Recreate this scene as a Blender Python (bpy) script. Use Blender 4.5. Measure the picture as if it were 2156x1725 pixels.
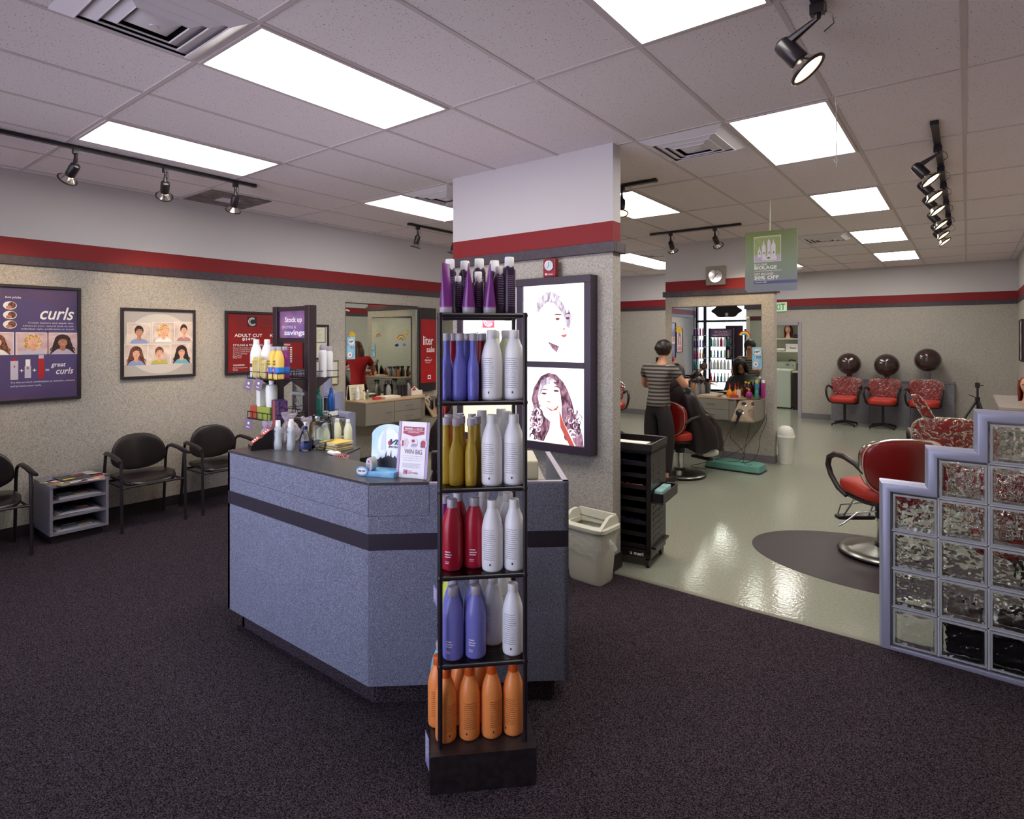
import bpy, bmesh, math, random
from math import sin, cos, pi, radians as R, atan2, hypot, sqrt
from mathutils import Vector, Matrix

S = bpy.context.scene
for o in list(bpy.data.objects):
    bpy.data.objects.remove(o)
COL = S.collection
CAM_H, CEIL, FPX = 1.655, 3.045, 1240.0
YAW = R(37.7)

# ------------------------------------------------------------------ camera
cd = bpy.data.cameras.new('camera')
cd.sensor_fit = 'HORIZONTAL'
cd.sensor_width = 36.0
cd.lens = FPX / 2156.0 * 36.0
cd.shift_y = -(862.5 - 713.5) / 2156.0
cd.clip_start = 0.02
cam = bpy.data.objects.new('camera', cd)
COL.objects.link(cam)
cam.location = (0, 0, CAM_H)
cam.rotation_euler = (pi / 2, 0, YAW)
S.camera = cam

# ------------------------------------------------------------------ colour, exposure, daylight
S.view_settings.view_transform = 'Standard'
S.view_settings.look = 'None'
S.view_settings.gamma = 1
S.view_settings.use_curve_mapping = False
S.view_settings.exposure = 0.14
S.cycles.max_bounces = 9
S.cycles.diffuse_bounces = 4
S.cycles.glossy_bounces = 5
S.cycles.transmission_bounces = 8
S.cycles.transparent_max_bounces = 12
S.cycles.sample_clamp_indirect = 4.0
S.cycles.caustics_reflective = False
S.cycles.caustics_refractive = False
S.cycles.use_denoising = True
PANEL = 12.0          # brightness of the fluorescent ceiling panels
SPOT_W = 38.0        # watts of one halogen track spot
W = bpy.data.worlds.new('sky')
S.world = W
W.use_nodes = True
bg = W.node_tree.nodes['Background']
bg.inputs[1].default_value = 1.0
_n = W.node_tree.nodes; _l = W.node_tree.links.new        # blue-white sky; glowing lower half made up to bounce light onto the ceiling
_tc = _n.new('ShaderNodeTexCoord'); _sp = _n.new('ShaderNodeSeparateXYZ'); _l(_tc.outputs['Generated'], _sp.inputs[0])
_gt = _n.new('ShaderNodeMath'); _gt.operation = 'GREATER_THAN'; _gt.inputs[1].default_value = -0.01; _l(_sp.outputs['Z'], _gt.inputs[0])
_mx = _n.new('ShaderNodeMix'); _mx.data_type = 'RGBA'; _l(_gt.outputs[0], _mx.inputs[0])
_mx.inputs[6].default_value = (3.6, 3.45, 4.1, 1)
_mx.inputs[7].default_value = (3.3, 3.5, 4.5, 1)
_l(_mx.outputs[2], bg.inputs[0])


# ------------------------------------------------------------------ materials
def lin(c):
    return tuple(((x / 255 / 12.92) if x / 255 <= 0.04045 else ((x / 255 + 0.055) / 1.055) ** 2.4) for x in c) + (1.0,)


MC = {}


def mat(name, c=None, rough=0.5, metal=0.0, spec=0.5, emit=0.0, coat=0.0, trans=0.0, ior=1.45, alpha=1.0,
        c2=None, scale=40.0, bump=0.0, bscale=None, lo=0.4, hi=0.6, ecol=None, detail=2.0):
    if name in MC:
        return MC[name]
    m = bpy.data.materials.new(name)
    m.use_nodes = True
    nt = m.node_tree
    b = nt.nodes['Principled BSDF']
    b.inputs['Base Color'].default_value = lin(c)
    b.inputs['Roughness'].default_value = rough
    b.inputs['Metallic'].default_value = metal
    b.inputs['Specular IOR Level'].default_value = spec
    b.inputs['Coat Weight'].default_value = coat
    b.inputs['Coat Roughness'].default_value = 0.08
    b.inputs['Transmission Weight'].default_value = trans
    b.inputs['IOR'].default_value = ior
    b.inputs['Alpha'].default_value = alpha
    if emit:
        b.inputs['Emission Color'].default_value = lin(ecol or c)
        b.inputs['Emission Strength'].default_value = emit
    if c2 is not None or bump:
        tc = nt.nodes.new('ShaderNodeTexCoord')
        no = nt.nodes.new('ShaderNodeTexNoise')
        no.inputs['Scale'].default_value = scale
        no.inputs['Detail'].default_value = detail
        nt.links.new(tc.outputs['Object'], no.inputs['Vector'])
        if c2 is not None:
            rp = nt.nodes.new('ShaderNodeValToRGB')
            rp.color_ramp.elements[0].position = lo
            rp.color_ramp.elements[1].position = hi
            rp.color_ramp.elements[0].color = lin(c)
            rp.color_ramp.elements[1].color = lin(c2)
            nt.links.new(no.outputs['Fac'], rp.inputs['Fac'])
            nt.links.new(rp.outputs['Color'], b.inputs['Base Color'])
        if bump:
            if bscale:
                no = nt.nodes.new('ShaderNodeTexNoise')
                no.inputs['Scale'].default_value = bscale
                nt.links.new(tc.outputs['Object'], no.inputs['Vector'])
            bp = nt.nodes.new('ShaderNodeBump')
            bp.inputs['Strength'].default_value = bump
            bp.inputs['Distance'].default_value = 0.01
            nt.links.new(no.outputs['Fac'], bp.inputs['Height'])
            nt.links.new(bp.outputs['Normal'], b.inputs['Normal'])
    MC[name] = m
    return m


def wall_mat():
    """painted upper wall, dark red paint stripe, speckled vinyl wallcovering below; heights are paint lines on the wall"""
    m = bpy.data.materials.new('wall_covering')
    m.use_nodes = True
    nt = m.node_tree
    L = nt.links.new
    b = nt.nodes['Principled BSDF']
    b.inputs['Roughness'].default_value = 0.62
    b.inputs['Specular IOR Level'].default_value = 0.3
    ge = nt.nodes.new('ShaderNodeNewGeometry')
    sp = nt.nodes.new('ShaderNodeSeparateXYZ')
    L(ge.outputs['Position'], sp.inputs[0])
    n1 = nt.nodes.new('ShaderNodeTexNoise'); n1.inputs['Scale'].default_value = 120; n1.inputs['Detail'].default_value = 3
    n1.inputs['Distortion'].default_value = 1.2
    L(ge.outputs['Position'], n1.inputs['Vector'])
    r1 = nt.nodes.new('ShaderNodeValToRGB')
    cr = r1.color_ramp
    cr.elements[0].position = 0.33; cr.elements[0].color = lin((136, 128, 121))
    cr.elements[1].position = 0.50; cr.elements[1].color = lin((174, 168, 160))
    e = cr.elements.new(0.68); e.color = lin((194, 189, 182))
    L(n1.outputs['Fac'], r1.inputs['Fac'])

    def step(z):
        mt = nt.nodes.new('ShaderNodeMath'); mt.operation = 'GREATER_THAN'
        mt.inputs[1].default_value = z
        L(sp.outputs['Z'], mt.inputs[0])
        return mt.outputs[0]

    def mix(f, a, bcol):
        mx = nt.nodes.new('ShaderNodeMix'); mx.data_type = 'RGBA'
        L(f, mx.inputs[0])
        if isinstance(a, tuple): mx.inputs[6].default_value = a
        else: L(a, mx.inputs[6])
        if isinstance(bcol, tuple): mx.inputs[7].default_value = bcol
        else: L(bcol, mx.inputs[7])
        return mx.outputs[2]
    s1, s2 = step(2.30), step(2.492)
    c = mix(s1, r1.outputs['Color'], lin((134, 34, 40)))
    c = mix(s2, c, lin((204, 200, 204)))
    L(c, b.inputs['Base Color'])
    bp = nt.nodes.new('ShaderNodeBump'); bp.inputs['Strength'].default_value = 0.25; bp.inputs['Distance'].default_value = 0.004
    inv = nt.nodes.new('ShaderNodeMath'); inv.operation = 'SUBTRACT'; inv.inputs[0].default_value = 1.0
    L(s1, inv.inputs[1])
    ml = nt.nodes.new('ShaderNodeMath'); ml.operation = 'MULTIPLY'
    L(inv.outputs[0], ml.inputs[0]); L(n1.outputs['Fac'], ml.inputs[1])
    L(ml.outputs[0], bp.inputs['Height'])
    L(bp.outputs['Normal'], b.inputs['Normal'])
    return m


def ceiling_mat():
    m = bpy.data.materials.new('acoustic_tile')
    m.use_nodes = True
    nt = m.node_tree
    L = nt.links.new
    b = nt.nodes['Principled BSDF']
    b.inputs['Roughness'].default_value = 0.9
    b.inputs['Specular IOR Level'].default_value = 0.1
    ge = nt.nodes.new('ShaderNodeNewGeometry')
    n1 = nt.nodes.new('ShaderNodeTexNoise'); n1.inputs['Scale'].default_value = 110; n1.inputs['Detail'].default_value = 1
    L(ge.outputs['Position'], n1.inputs['Vector'])
    r1 = nt.nodes.new('ShaderNodeValToRGB')
    r1.color_ramp.elements[0].position = 0.27; r1.color_ramp.elements[0].color = lin((110, 100, 106))
    r1.color_ramp.elements[1].position = 0.33; r1.color_ramp.elements[1].color = lin((238, 228, 232))
    L(n1.outputs['Fac'], r1.inputs['Fac'])
    L(r1.outputs['Color'], b.inputs['Base Color'])
    return m


def floor_mat():
    m = mat('sealed_floor', (142, 144, 130), 0.12, spec=0.5, c2=(158, 159, 145), scale=60, bump=0.09, bscale=42, lo=.3, hi=.7)
    return m


def plastic_wrap(strength=1.0, scale=13, ior=1.45):
    m = bpy.data.materials.new('clear_wrap')
    m.use_nodes = True
    nt = m.node_tree; L = nt.links.new
    nt.nodes.remove(nt.nodes['Principled BSDF'])
    out = nt.nodes['Material Output']
    t = nt.nodes.new('ShaderNodeBsdfTransparent')
    g = nt.nodes.new('ShaderNodeBsdfGlossy'); g.inputs['Roughness'].default_value = 0.09
    mx = nt.nodes.new('ShaderNodeMixShader')
    tc = nt.nodes.new('ShaderNodeTexCoord')
    n = nt.nodes.new('ShaderNodeTexNoise'); n.inputs['Scale'].default_value = scale; n.inputs['Detail'].default_value = 1.2
    n.inputs['Distortion'].default_value = 1.2
    L(tc.outputs['Object'], n.inputs['Vector'])
    bp = nt.nodes.new('ShaderNodeBump'); bp.inputs['Strength'].default_value = strength; bp.inputs['Distance'].default_value = 0.06
    L(n.outputs['Fac'], bp.inputs['Height'])
    L(bp.outputs['Normal'], g.inputs['Normal'])
    fr = nt.nodes.new('ShaderNodeFresnel'); fr.inputs[0].default_value = ior
    L(bp.outputs['Normal'], fr.inputs['Normal'])
    L(fr.outputs[0], mx.inputs[0])
    L(t.outputs[0], mx.inputs[1]); L(g.outputs[0], mx.inputs[2])
    L(mx.outputs[0], out.inputs['Surface'])
    return m


def film_mat(name, ca, cb, sx=9.0, sz=2.0, strength=1.0, lo=.38, hi=.62):
    """backlit printed film with hair-like streaks"""
    m = bpy.data.materials.new(name); m.use_nodes = True
    nt = m.node_tree; L = nt.links.new; b = nt.nodes['Principled BSDF']
    tc = nt.nodes.new('ShaderNodeTexCoord'); mp = nt.nodes.new('ShaderNodeMapping'); mp.inputs['Scale'].default_value = (sx, 1, sz)
    n = nt.nodes.new('ShaderNodeTexNoise'); n.inputs['Scale'].default_value = 4; n.inputs['Detail'].default_value = 4; n.inputs['Distortion'].default_value = .8
    rp = nt.nodes.new('ShaderNodeValToRGB'); rp.color_ramp.elements[0].position = lo; rp.color_ramp.elements[1].position = hi
    rp.color_ramp.elements[0].color = lin(ca); rp.color_ramp.elements[1].color = lin(cb)
    L(tc.outputs['Object'], mp.inputs[0]); L(mp.outputs[0], n.inputs['Vector']); L(n.outputs['Fac'], rp.inputs[0])
    b.inputs['Base Color'].default_value = lin((40, 34, 40)); L(rp.outputs[0], b.inputs['Emission Color']); b.inputs['Emission Strength'].default_value = strength
    return m


def thin_glass(name, tint=(1, 1, 1, 1), refl=1.45, base=0.0):
    m = bpy.data.materials.new(name)
    m.use_nodes = True
    nt = m.node_tree; L = nt.links.new
    nt.nodes.remove(nt.nodes['Principled BSDF'])
    out = nt.nodes['Material Output']
    t = nt.nodes.new('ShaderNodeBsdfTransparent'); t.inputs[0].default_value = tint
    g = nt.nodes.new('ShaderNodeBsdfGlossy'); g.inputs['Roughness'].default_value = 0.02
    fr = nt.nodes.new('ShaderNodeFresnel'); fr.inputs[0].default_value = refl
    mx = nt.nodes.new('ShaderNodeMixShader')
    L(fr.outputs[0], mx.inputs[0]); L(t.outputs[0], mx.inputs[1]); L(g.outputs[0], mx.inputs[2])
    L(mx.outputs[0], out.inputs['Surface'])
    return m


def label_mat(name, base, ink, z0, z1, a0, a1, rough=0.35, pitch=0.0105, fill=0.62, head=True, spec=.5):
    """plastic bottle with lines of tiny print wrapped over part of its side"""
    m = bpy.data.materials.new(name)
    m.use_nodes = True
    nt = m.node_tree; L = nt.links.new
    b = nt.nodes['Principled BSDF']
    b.inputs['Roughness'].default_value = rough
    b.inputs['Specular IOR Level'].default_value = spec
    tc = nt.nodes.new('ShaderNodeTexCoord')
    sp = nt.nodes.new('ShaderNodeSeparateXYZ'); L(tc.outputs['Object'], sp.inputs[0])

    def M(op, a, b2=None):
        q = nt.nodes.new('ShaderNodeMath'); q.operation = op
        for i, v in enumerate((a, b2)):
            if v is None: continue
            if isinstance(v, (int, float)): q.inputs[i].default_value = v
            else: L(v, q.inputs[i])
        return q.outputs[0]
    ang = M('ARCTAN2', sp.outputs['Y'], sp.outputs['X'])      # -pi/2 faces the front
    z = sp.outputs['Z']
    zi = M('DIVIDE', z, pitch)
    fr = M('FRACT', zi)
    line = M('LESS_THAN', fr, fill * 0.5)
    ro = M('FLOOR', zi)
    cx = nt.nodes.new('ShaderNodeCombineXYZ')
    L(M('MULTIPLY', ang, 34.0), cx.inputs[0]); L(M('MULTIPLY', ro, 7.3), cx.inputs[1])
    n = nt.nodes.new('ShaderNodeTexNoise'); n.inputs['Scale'].default_value = 1.0; n.inputs['Detail'].default_value = 2
    L(cx.outputs[0], n.inputs['Vector'])
    let = M('GREATER_THAN', n.outputs['Fac'], 0.43)
    cy = nt.nodes.new('ShaderNodeCombineXYZ'); L(M('MULTIPLY', ro, 3.1), cy.inputs[1])
    n2 = nt.nodes.new('ShaderNodeTexNoise'); n2.inputs['Scale'].default_value = 1.0; L(cy.outputs[0], n2.inputs['Vector'])
    endv = M('ADD', a1 - 0.35, M('MULTIPLY', n2.outputs['Fac'], 0.6))
    inside = M('MULTIPLY', M('MULTIPLY', M('GREATER_THAN', z, z0), M('LESS_THAN', z, z1)),
               M('MULTIPLY', M('GREATER_THAN', ang, a0), M('LESS_THAN', ang, endv)))
    f = M('MULTIPLY', M('MULTIPLY', line, let), inside)
    mx = nt.nodes.new('ShaderNodeMix'); mx.data_type = 'RGBA'
    L(f, mx.inputs[0]); mx.inputs[6].default_value = lin(base); mx.inputs[7].default_value = lin(ink)
    L(mx.outputs[2], b.inputs['Base Color'])
    return m


# ------------------------------------------------------------------ mesh building
class MB:
    def __init__(s):
        s.v = []; s.f = []; s.m = []; s.cm = 0

    def mat(s, i):
        s.cm = i; return s

    def add(s, vs, fs, M=None):
        n = len(s.v)
        if M is not None: vs = [tuple(M @ Vector(p)) for p in vs]
        s.v += [tuple(p) for p in vs]
        s.f += [tuple(i + n for i in f) for f in fs]
        s.m += [s.cm] * len(fs)
        return s

    def box(s, x0, x1, y0, y1, z0, z1, M=None):
        vs = [(x0, y0, z0), (x1, y0, z0), (x1, y1, z0), (x0, y1, z0), (x0, y0, z1), (x1, y0, z1), (x1, y1, z1), (x0, y1, z1)]
        return s.add(vs, [(3, 2, 1, 0), (4, 5, 6, 7), (0, 1, 5, 4), (1, 2, 6, 5), (2, 3, 7, 6), (3, 0, 4, 7)], M)

    def prism(s, pts, z0, z1, M=None):
        n = len(pts)
        a = sum(pts[i][0] * pts[(i + 1) % n][1] - pts[(i + 1) % n][0] * pts[i][1] for i in range(n))
        if a < 0: pts = pts[::-1]
        vs = [(p[0], p[1], z0) for p in pts] + [(p[0], p[1], z1) for p in pts]
        fs = [tuple(range(n))[::-1], tuple(range(n, 2 * n))] + [(i, (i + 1) % n, n + (i + 1) % n, n + i) for i in range(n)]
        return s.add(vs, fs, M)

    def lathe(s, prof, seg=24, sx=1, sy=1, M=None, cap=True):
        vs = []; fs = []
        for r, z in prof:
            for k in range(seg):
                a = 2 * pi * k / seg
                vs.append((r * cos(a) * sx, r * sin(a) * sy, z))
        for j in range(len(prof) - 1):
            for k in range(seg):
                k2 = (k + 1) % seg
                fs.append((j * seg + k, j * seg + k2, (j + 1) * seg + k2, (j + 1) * seg + k))
        if cap:
            if prof[0][0] > 1e-5: fs.append(tuple(range(seg))[::-1])
            if prof[-1][0] > 1e-5: fs.append(tuple(range((len(prof) - 1) * seg, len(prof) * seg)))
        return s.add(vs, fs, M)

    def cyl(s, p0, p1, r0, r1=None, seg=16):
        r1 = r0 if r1 is None else r1
        p0, p1 = Vector(p0), Vector(p1)
        d = p1 - p0
        M = Matrix.Translation(p0) @ d.to_track_quat('Z', 'Y').to_matrix().to_4x4()
        return s.lathe([(r0, 0), (r1, d.length)], seg, M=M)

    def tube(s, pts, r, seg=10, closed=False):
        pts = [Vector(p) for p in pts]
        n = len(pts)
        rr = r if isinstance(r, (list, tuple)) else [r] * n
        vs = []; fs = []
        up = None
        for i, p in enumerate(pts):
            a = pts[(i - 1) % n] if (closed or i > 0) else p
            b = pts[(i + 1) % n] if (closed or i < n - 1) else p
            t = (b - a).normalized()
            if up is None:
                up = t.orthogonal().normalized()
            up = (up - t * up.dot(t)).normalized()
            w = t.cross(up)
            for k in range(seg):
                an = 2 * pi * k / seg
                vs.append(p + (up * cos(an) + w * sin(an)) * rr[i])
        m = n if closed else n - 1
        for i in range(m):
            j = (i + 1) % n
            for k in range(seg):
                k2 = (k + 1) % seg
                fs.append((i * seg + k, i * seg + k2, j * seg + k2, j * seg + k))
        if not closed:
            fs.append(tuple(range(seg))[::-1]); fs.append(tuple(range((n - 1) * seg, n * seg)))
        return s.add(vs, fs)

    def pad(s, a, b, c, e1=0.5, e2=0.5, nu=14, nv=28, M=None, fn=None):
        """superellipsoid, half sizes a b c; e small = boxier"""
        def pw(x, e): return math.copysign(abs(x) ** e, x)
        vs = []; fs = []
        for i in range(1, nu):
            u = -pi / 2 + pi * i / nu
            for j in range(nv):
                v = 2 * pi * j / nv
                vs.append((a * pw(cos(u), e1) * pw(cos(v), e2), b * pw(cos(u), e1) * pw(sin(v), e2), c * pw(sin(u), e1)))
        bi = len(vs); vs.append((0, 0, -c)); vs.append((0, 0, c))
        for i in range(nu - 2):
            for j in range(nv):
                j2 = (j + 1) % nv
                fs.append((i * nv + j, i * nv + j2, (i + 1) * nv + j2, (i + 1) * nv + j))
        for j in range(nv):
            j2 = (j + 1) % nv
            fs.append((bi, j2, j)); fs.append((bi + 1, (nu - 2) * nv + j, (nu - 2) * nv + j2))
        if fn: vs = [fn(*p) for p in vs]
        return s.add(vs, fs, M)

    def mesh(s, name, mats, smooth=35):
        me = bpy.data.meshes.new(name)
        me.from_pydata(s.v, [], s.f)
        if not isinstance(mats, (list, tuple)): mats = [mats]
        for m in mats: me.materials.append(m)
        me.polygons.foreach_set('material_index', s.m)
        if smooth:
            me.shade_smooth()
            me.set_sharp_from_angle(angle=R(smooth))
        me.update()
        return me

    def obj(s, name, mats, parent=None, smooth=35, loc=None):
        return link(name, s.mesh(name, mats, smooth), parent, loc)


def link(name, me, parent=None, loc=None, rotz=0):
    o = bpy.data.objects.new(name, me)
    COL.objects.link(o)
    if parent is not None: o.parent = parent
    if loc is not None: o.location = loc
    if rotz: o.rotation_euler = (0, 0, rotz)
    return o


def bevel(o, w=0.004, seg=2):
    m = o.modifiers.new('bevel', 'BEVEL'); m.width = w; m.segments = seg; m.limit_method = 'ANGLE'; m.angle_limit = R(40)
    return o


def thing(name, label, cat, loc=(0, 0, 0), rotz=0, group=None):
    o = bpy.data.objects.new(name, None)
    o.empty_display_size = 0.05
    COL.objects.link(o)
    o.location = loc; o.rotation_euler = (0, 0, rotz)
    o['label'] = label; o['category'] = cat
    if group: o['group'] = group
    return o


def tag(o, label, cat, group=None, kind=None):
    o['label'] = label; o['category'] = cat
    if group: o['group'] = group
    if kind: o['kind'] = kind
    return o


def struct(name, mb, m, bev=0, smooth=35):
    o = mb.obj(name, m, None, smooth)
    o['kind'] = 'structure'
    if bev: bevel(o, bev)
    return o


CACHE = {}


def cached(key, fn):
    if key not in CACHE: CACHE[key] = fn()
    return CACHE[key]


# ------------------------------------------------------------------ flat print on posters, signs and labels
def ell(cx, cz, rx, rz, n=20, a0=0, a1=2 * pi):
    return [(cx + rx * cos(a0 + (a1 - a0) * k / n), cz + rz * sin(a0 + (a1 - a0) * k / n)) for k in range(n if a1 - a0 > 6.28 else n + 1)]


def rect(x0, x1, z0, z1):
    return [(x0, z0), (x1, z0), (x1, z1), (x0, z1)]


YOFF = {}


def flat(name, polys, parent, y=0.0):
    """polys: (points, material, layer). The print lies in the local XZ plane and is read from -Y."""
    y += YOFF.get(parent.name, 0)
    mb = MB(); mats = []
    for pts, m, ly in polys:
        if m not in mats: mats.append(m)
        mb.mat(mats.index(m))
        yy = y - 0.0007 * ly
        a = sum(pts[i][0] * pts[(i + 1) % len(pts)][1] - pts[(i + 1) % len(pts)][0] * pts[i][1] for i in range(len(pts)))
        if a < 0: pts = pts[::-1]
        mb.add([(p[0], yy, p[1]) for p in pts], [tuple(range(len(pts)))])
    return mb.obj(name, mats, parent, smooth=0)


def text_mesh(s, m, bold=0.0, shear=0.0, res=2, ext=0.0):
    cu = bpy.data.curves.new('t', 'FONT')
    cu.body = s; cu.size = 1; cu.offset = bold; cu.shear = shear; cu.resolution_u = res; cu.extrude = ext
    cu.align_x = 'LEFT'
    ob = bpy.data.objects.new('t', cu); COL.objects.link(ob)
    dg = bpy.context.evaluated_depsgraph_get()
    me = bpy.data.meshes.new_from_object(ob.evaluated_get(dg))
    bpy.data.objects.remove(ob); bpy.data.curves.remove(cu)
    me.materials.clear(); me.materials.append(m)
    return me


def text(s, x, z, w, h, m, parent, y=0.0, ly=3, name='lettering', bold=0.0, shear=0.0, res=2, align='L', flip=False):
    """text whose bounding box starts at x (or is centred / ends there), bottom z, fitted to w by h"""
    y += YOFF.get(parent.name, 0)
    me = text_mesh(s, m, bold, shear, res)
    xs = [v.co.x for v in me.vertices]; ys = [v.co.y for v in me.vertices]
    if not xs: return None
    x0, x1, y0, y1 = min(xs), max(xs), min(ys), max(ys)
    kx = w / (x1 - x0); kz = h / (y1 - y0)
    if align == 'C': x = x - w / 2
    if align == 'R': x = x - w
    for v in me.vertices:
        v.co = ((v.co.x - x0) * kx + x, y - 0.0007 * ly, (v.co.y - y0) * kz + z)
    me.update(); me.name = name
    return link(name, me, parent)


def lines(x0, x1, zt, n, pitch, m, ly=3, frac=0.45, rag=0.15, seed=1):
    """rows of greeked small print as short dashes"""
    rnd = random.Random(seed); out = []
    for i in range(n):
        z = zt - i * pitch; x = x0; xe = x1 - rnd.random() * rag * (x1 - x0)
        while x < xe:
            w = pitch * (0.8 + 2.2 * rnd.random())
            out.append((rect(x, min(x + w, xe), z - pitch * frac, z), m, ly)); x += w + pitch * 0.45
    return out


SKIN = mat('skin_print', (214, 152, 124), c2=(238, 186, 160), scale=28, lo=.3, hi=.7); SKIN_D = mat('skin_print_tan', (168, 108, 80), c2=(204, 146, 114), scale=28, lo=.3, hi=.7)
WHITE = mat('print_white', (240, 236, 238)); INK = mat('print_black', (32, 26, 32)); LIP = mat('print_lip', (176, 62, 72))


def portrait(x, z, w, h, hair, shirt, skin=None, style='long', back=None, ly=1, turn=0.0):
    """a small head and shoulders portrait drawn inside the rectangle x,z,w,h"""
    skin = skin or SKIN; cx = x + w * 0.5; fx = cx + turn * w * 0.05
    P = []
    if back: P.append((rect(x, x + w, z, z + h), back, ly))
    fz = z + h * 0.56; rx, rz = w * 0.155, h * 0.225
    if style == 'long':
        pts = ell(cx, fz + h * .08, w * .27, h * .30, 14, 0, pi)
        pts += [(cx - w * .33, z + h * .40), (cx - w * .36, z + h * .16), (cx - w * .25, z + h * .03), (cx + w * .25, z + h * .03), (cx + w * .36, z + h * .16), (cx + w * .33, z + h * .4)]
        P.append((pts, hair, ly + 1))
    elif style == 'bob':
        pts = ell(cx, fz + h * .06, w * .26, h * .31, 14, 0, pi)
        pts += [(cx - w * .27, z + h * .45), (cx - w * .22, z + h * .27), (cx + w * .22, z + h * .27), (cx + w * .28, z + h * .45)]
        P.append((pts, hair, ly + 1))
    else:
        P.append((ell(cx, fz + h * .08, w * .20, h * .25, 16), hair, ly + 1))
    P.append(([(cx - w * .40, z), (cx - w * .33, z + h * .15), (cx - w * .1, z + h * .24), (cx + w * .1, z + h * .24), (cx + w * .33, z + h * .15), (cx + w * .40, z)], shirt, ly + 2))
    P.append(([(cx - w * .075, z + h * .40), (cx - w * .1, z + h * .2), (cx, z + h * .12), (cx + w * .1, z + h * .2), (cx + w * .075, z + h * .40)], skin, ly + 3))
    P.append((ell(fx, fz, rx, rz, 20), skin, ly + 4))
    if style == 'long':
        for sx in (-1, 1):          # loose locks falling over the shoulders
            for k in range(4):
                x0_ = cx + sx * w * (.20 + .045 * k); zz = z + h * (.46 - .05 * k)
                P.append(([(x0_, zz), (x0_ + sx * w * .05, zz - h * .10), (x0_ - sx * w * .01, zz - h * .20), (x0_ + sx * w * .05, zz - h * .32), (x0_ + sx * w * .09, zz - h * .30), (x0_ + sx * w * .04, zz - h * .20), (x0_ + sx * w * .09, zz - h * .09), (x0_ + sx * w * .03, zz)], hair, ly + 4 + (k % 2)))
    # fringe
    P.append(([(fx - rx * 1.05, fz + rz * .1), (fx - rx * 1.1, fz + rz * .8), (fx - rx * .4, fz + rz * 1.25), (fx + rx * .6, fz + rz * 1.2), (fx + rx * 1.12, fz + rz * .6), (fx + rx * 1.02, fz + rz * .05), (fx + rx * .75, fz + rz * .55), (fx - rx * .1, fz + rz * .72), (fx - rx * .7, fz + rz * .45)], hair, ly + 5))
    for sx in (-1, 1):
        ex = fx + sx * rx * .42 + turn * rx * .12
        P.append((ell(ex, fz + rz * .12, rx * .17, rz * .075, 10), WHITE, ly + 5))
        P.append((ell(ex, fz + rz * .12, rx * .09, rz * .075, 8), INK, ly + 6))
        P.append((rect(ex - rx * .22, ex + rx * .22, fz + rz * .27, fz + rz * .33), hair, ly + 5))
    P.append(([(fx + turn * rx * .15, fz + rz * .05), (fx - rx * .1 + turn * rx * .2, fz - rz * .25), (fx + rx * .12 + turn * rx * .2, fz - rz * .25)], SKIN_D if skin is SKIN else mat('skin_shade', (160, 102, 78)), ly + 5))
    P.append(([(fx - rx * .35, fz - rz * .42), (fx + rx * .35, fz - rz * .42), (fx + rx * .15, fz - rz * .62), (fx - rx * .15, fz - rz * .62)], LIP, ly + 5))
    P.append((rect(fx - rx * .24, fx + rx * .24, fz - rz * .50, fz - rz * .44), WHITE, ly + 6))
    return P


def framed(name, label, cat, loc, rotz, w, h, ft=0.022, depth=0.022, fm=None, back=None, glass=False, group=None):
    """a wall poster: local x right, z up, origin at the lower left corner, read from -Y"""
    t = thing(name, label, cat, loc, rotz, group)
    YOFF[t.name] = -depth * .45
    mb = MB()
    mb.box(0, w, -depth, 0, 0, ft).box(0, w, -depth, 0, h - ft, h).box(0, ft, -depth, 0, ft, h - ft).box(w - ft, w, -depth, 0, ft, h - ft)
    bevel(mb.obj('frame', fm or BLACK, t), 0.003)
    MB().box(ft, w - ft, -depth * .45, -.001, ft, h - ft).obj('print', back, t, smooth=0)
    return t
# ------------------------------------------------------------------ shared materials
BLACK = mat('black_satin', (38, 30, 36), 0.42)
BLACKM = mat('black_metal', (34, 27, 34), 0.32, spec=0.6)
TRIM = mat('charcoal_trim', (62, 50, 60), 0.45, c2=(70, 58, 68), scale=25)
BASEB = mat('black_baseboard', (40, 32, 36), 0.5)
CARPET = mat('carpet_pile', (26, 20, 25), 1.0, spec=0.05, c2=(104, 92, 102), scale=190, bump=0.8, lo=.40, hi=.76, detail=4)
CHROME = mat('chrome', (205, 205, 205), 0.16, metal=1)
STEEL = mat('brushed_steel', (150, 148, 142), 0.3, metal=1)
GRID = mat('ceiling_grid_paint', (206, 194, 196), 0.5)
WHITEP = mat('white_plastic', (232, 232, 226), 0.35)
DIFF = mat('panel_diffuser', (255, 255, 255), 0.5, emit=PANEL, ecol=(255, 250, 240))
WALLM = wall_mat()
PAINT = mat('plain_paint', (204, 206, 192), 0.6)
MIRROR = mat('mirror_glass', (226, 234, 228), 0.0, metal=1)
LAMG = mat('grey_laminate', (118, 114, 118), 0.38, c2=(148, 143, 146), scale=420, lo=.42, hi=.6)
LAMB = mat('speckled_desk_laminate', (84, 86, 104), 0.42, c2=(150, 152, 172), scale=330, lo=.40, hi=.68, detail=1)
TOPB = mat('charcoal_laminate_top', (66, 62, 64), 0.3)
WINGLASS = thin_glass('window_glass')
SHELFGLASS = thin_glass('shelf_glass', (0.93, 0.96, 0.95, 1))

# ------------------------------------------------------------------ structure
XL, XR, YF, YB = -6.22, 0.69, -0.75, 13.45
struct('floor', MB().box(XL - .2, XR + .2, YF - .2, 17.4, -0.12, 0.0), floor_mat())
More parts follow.
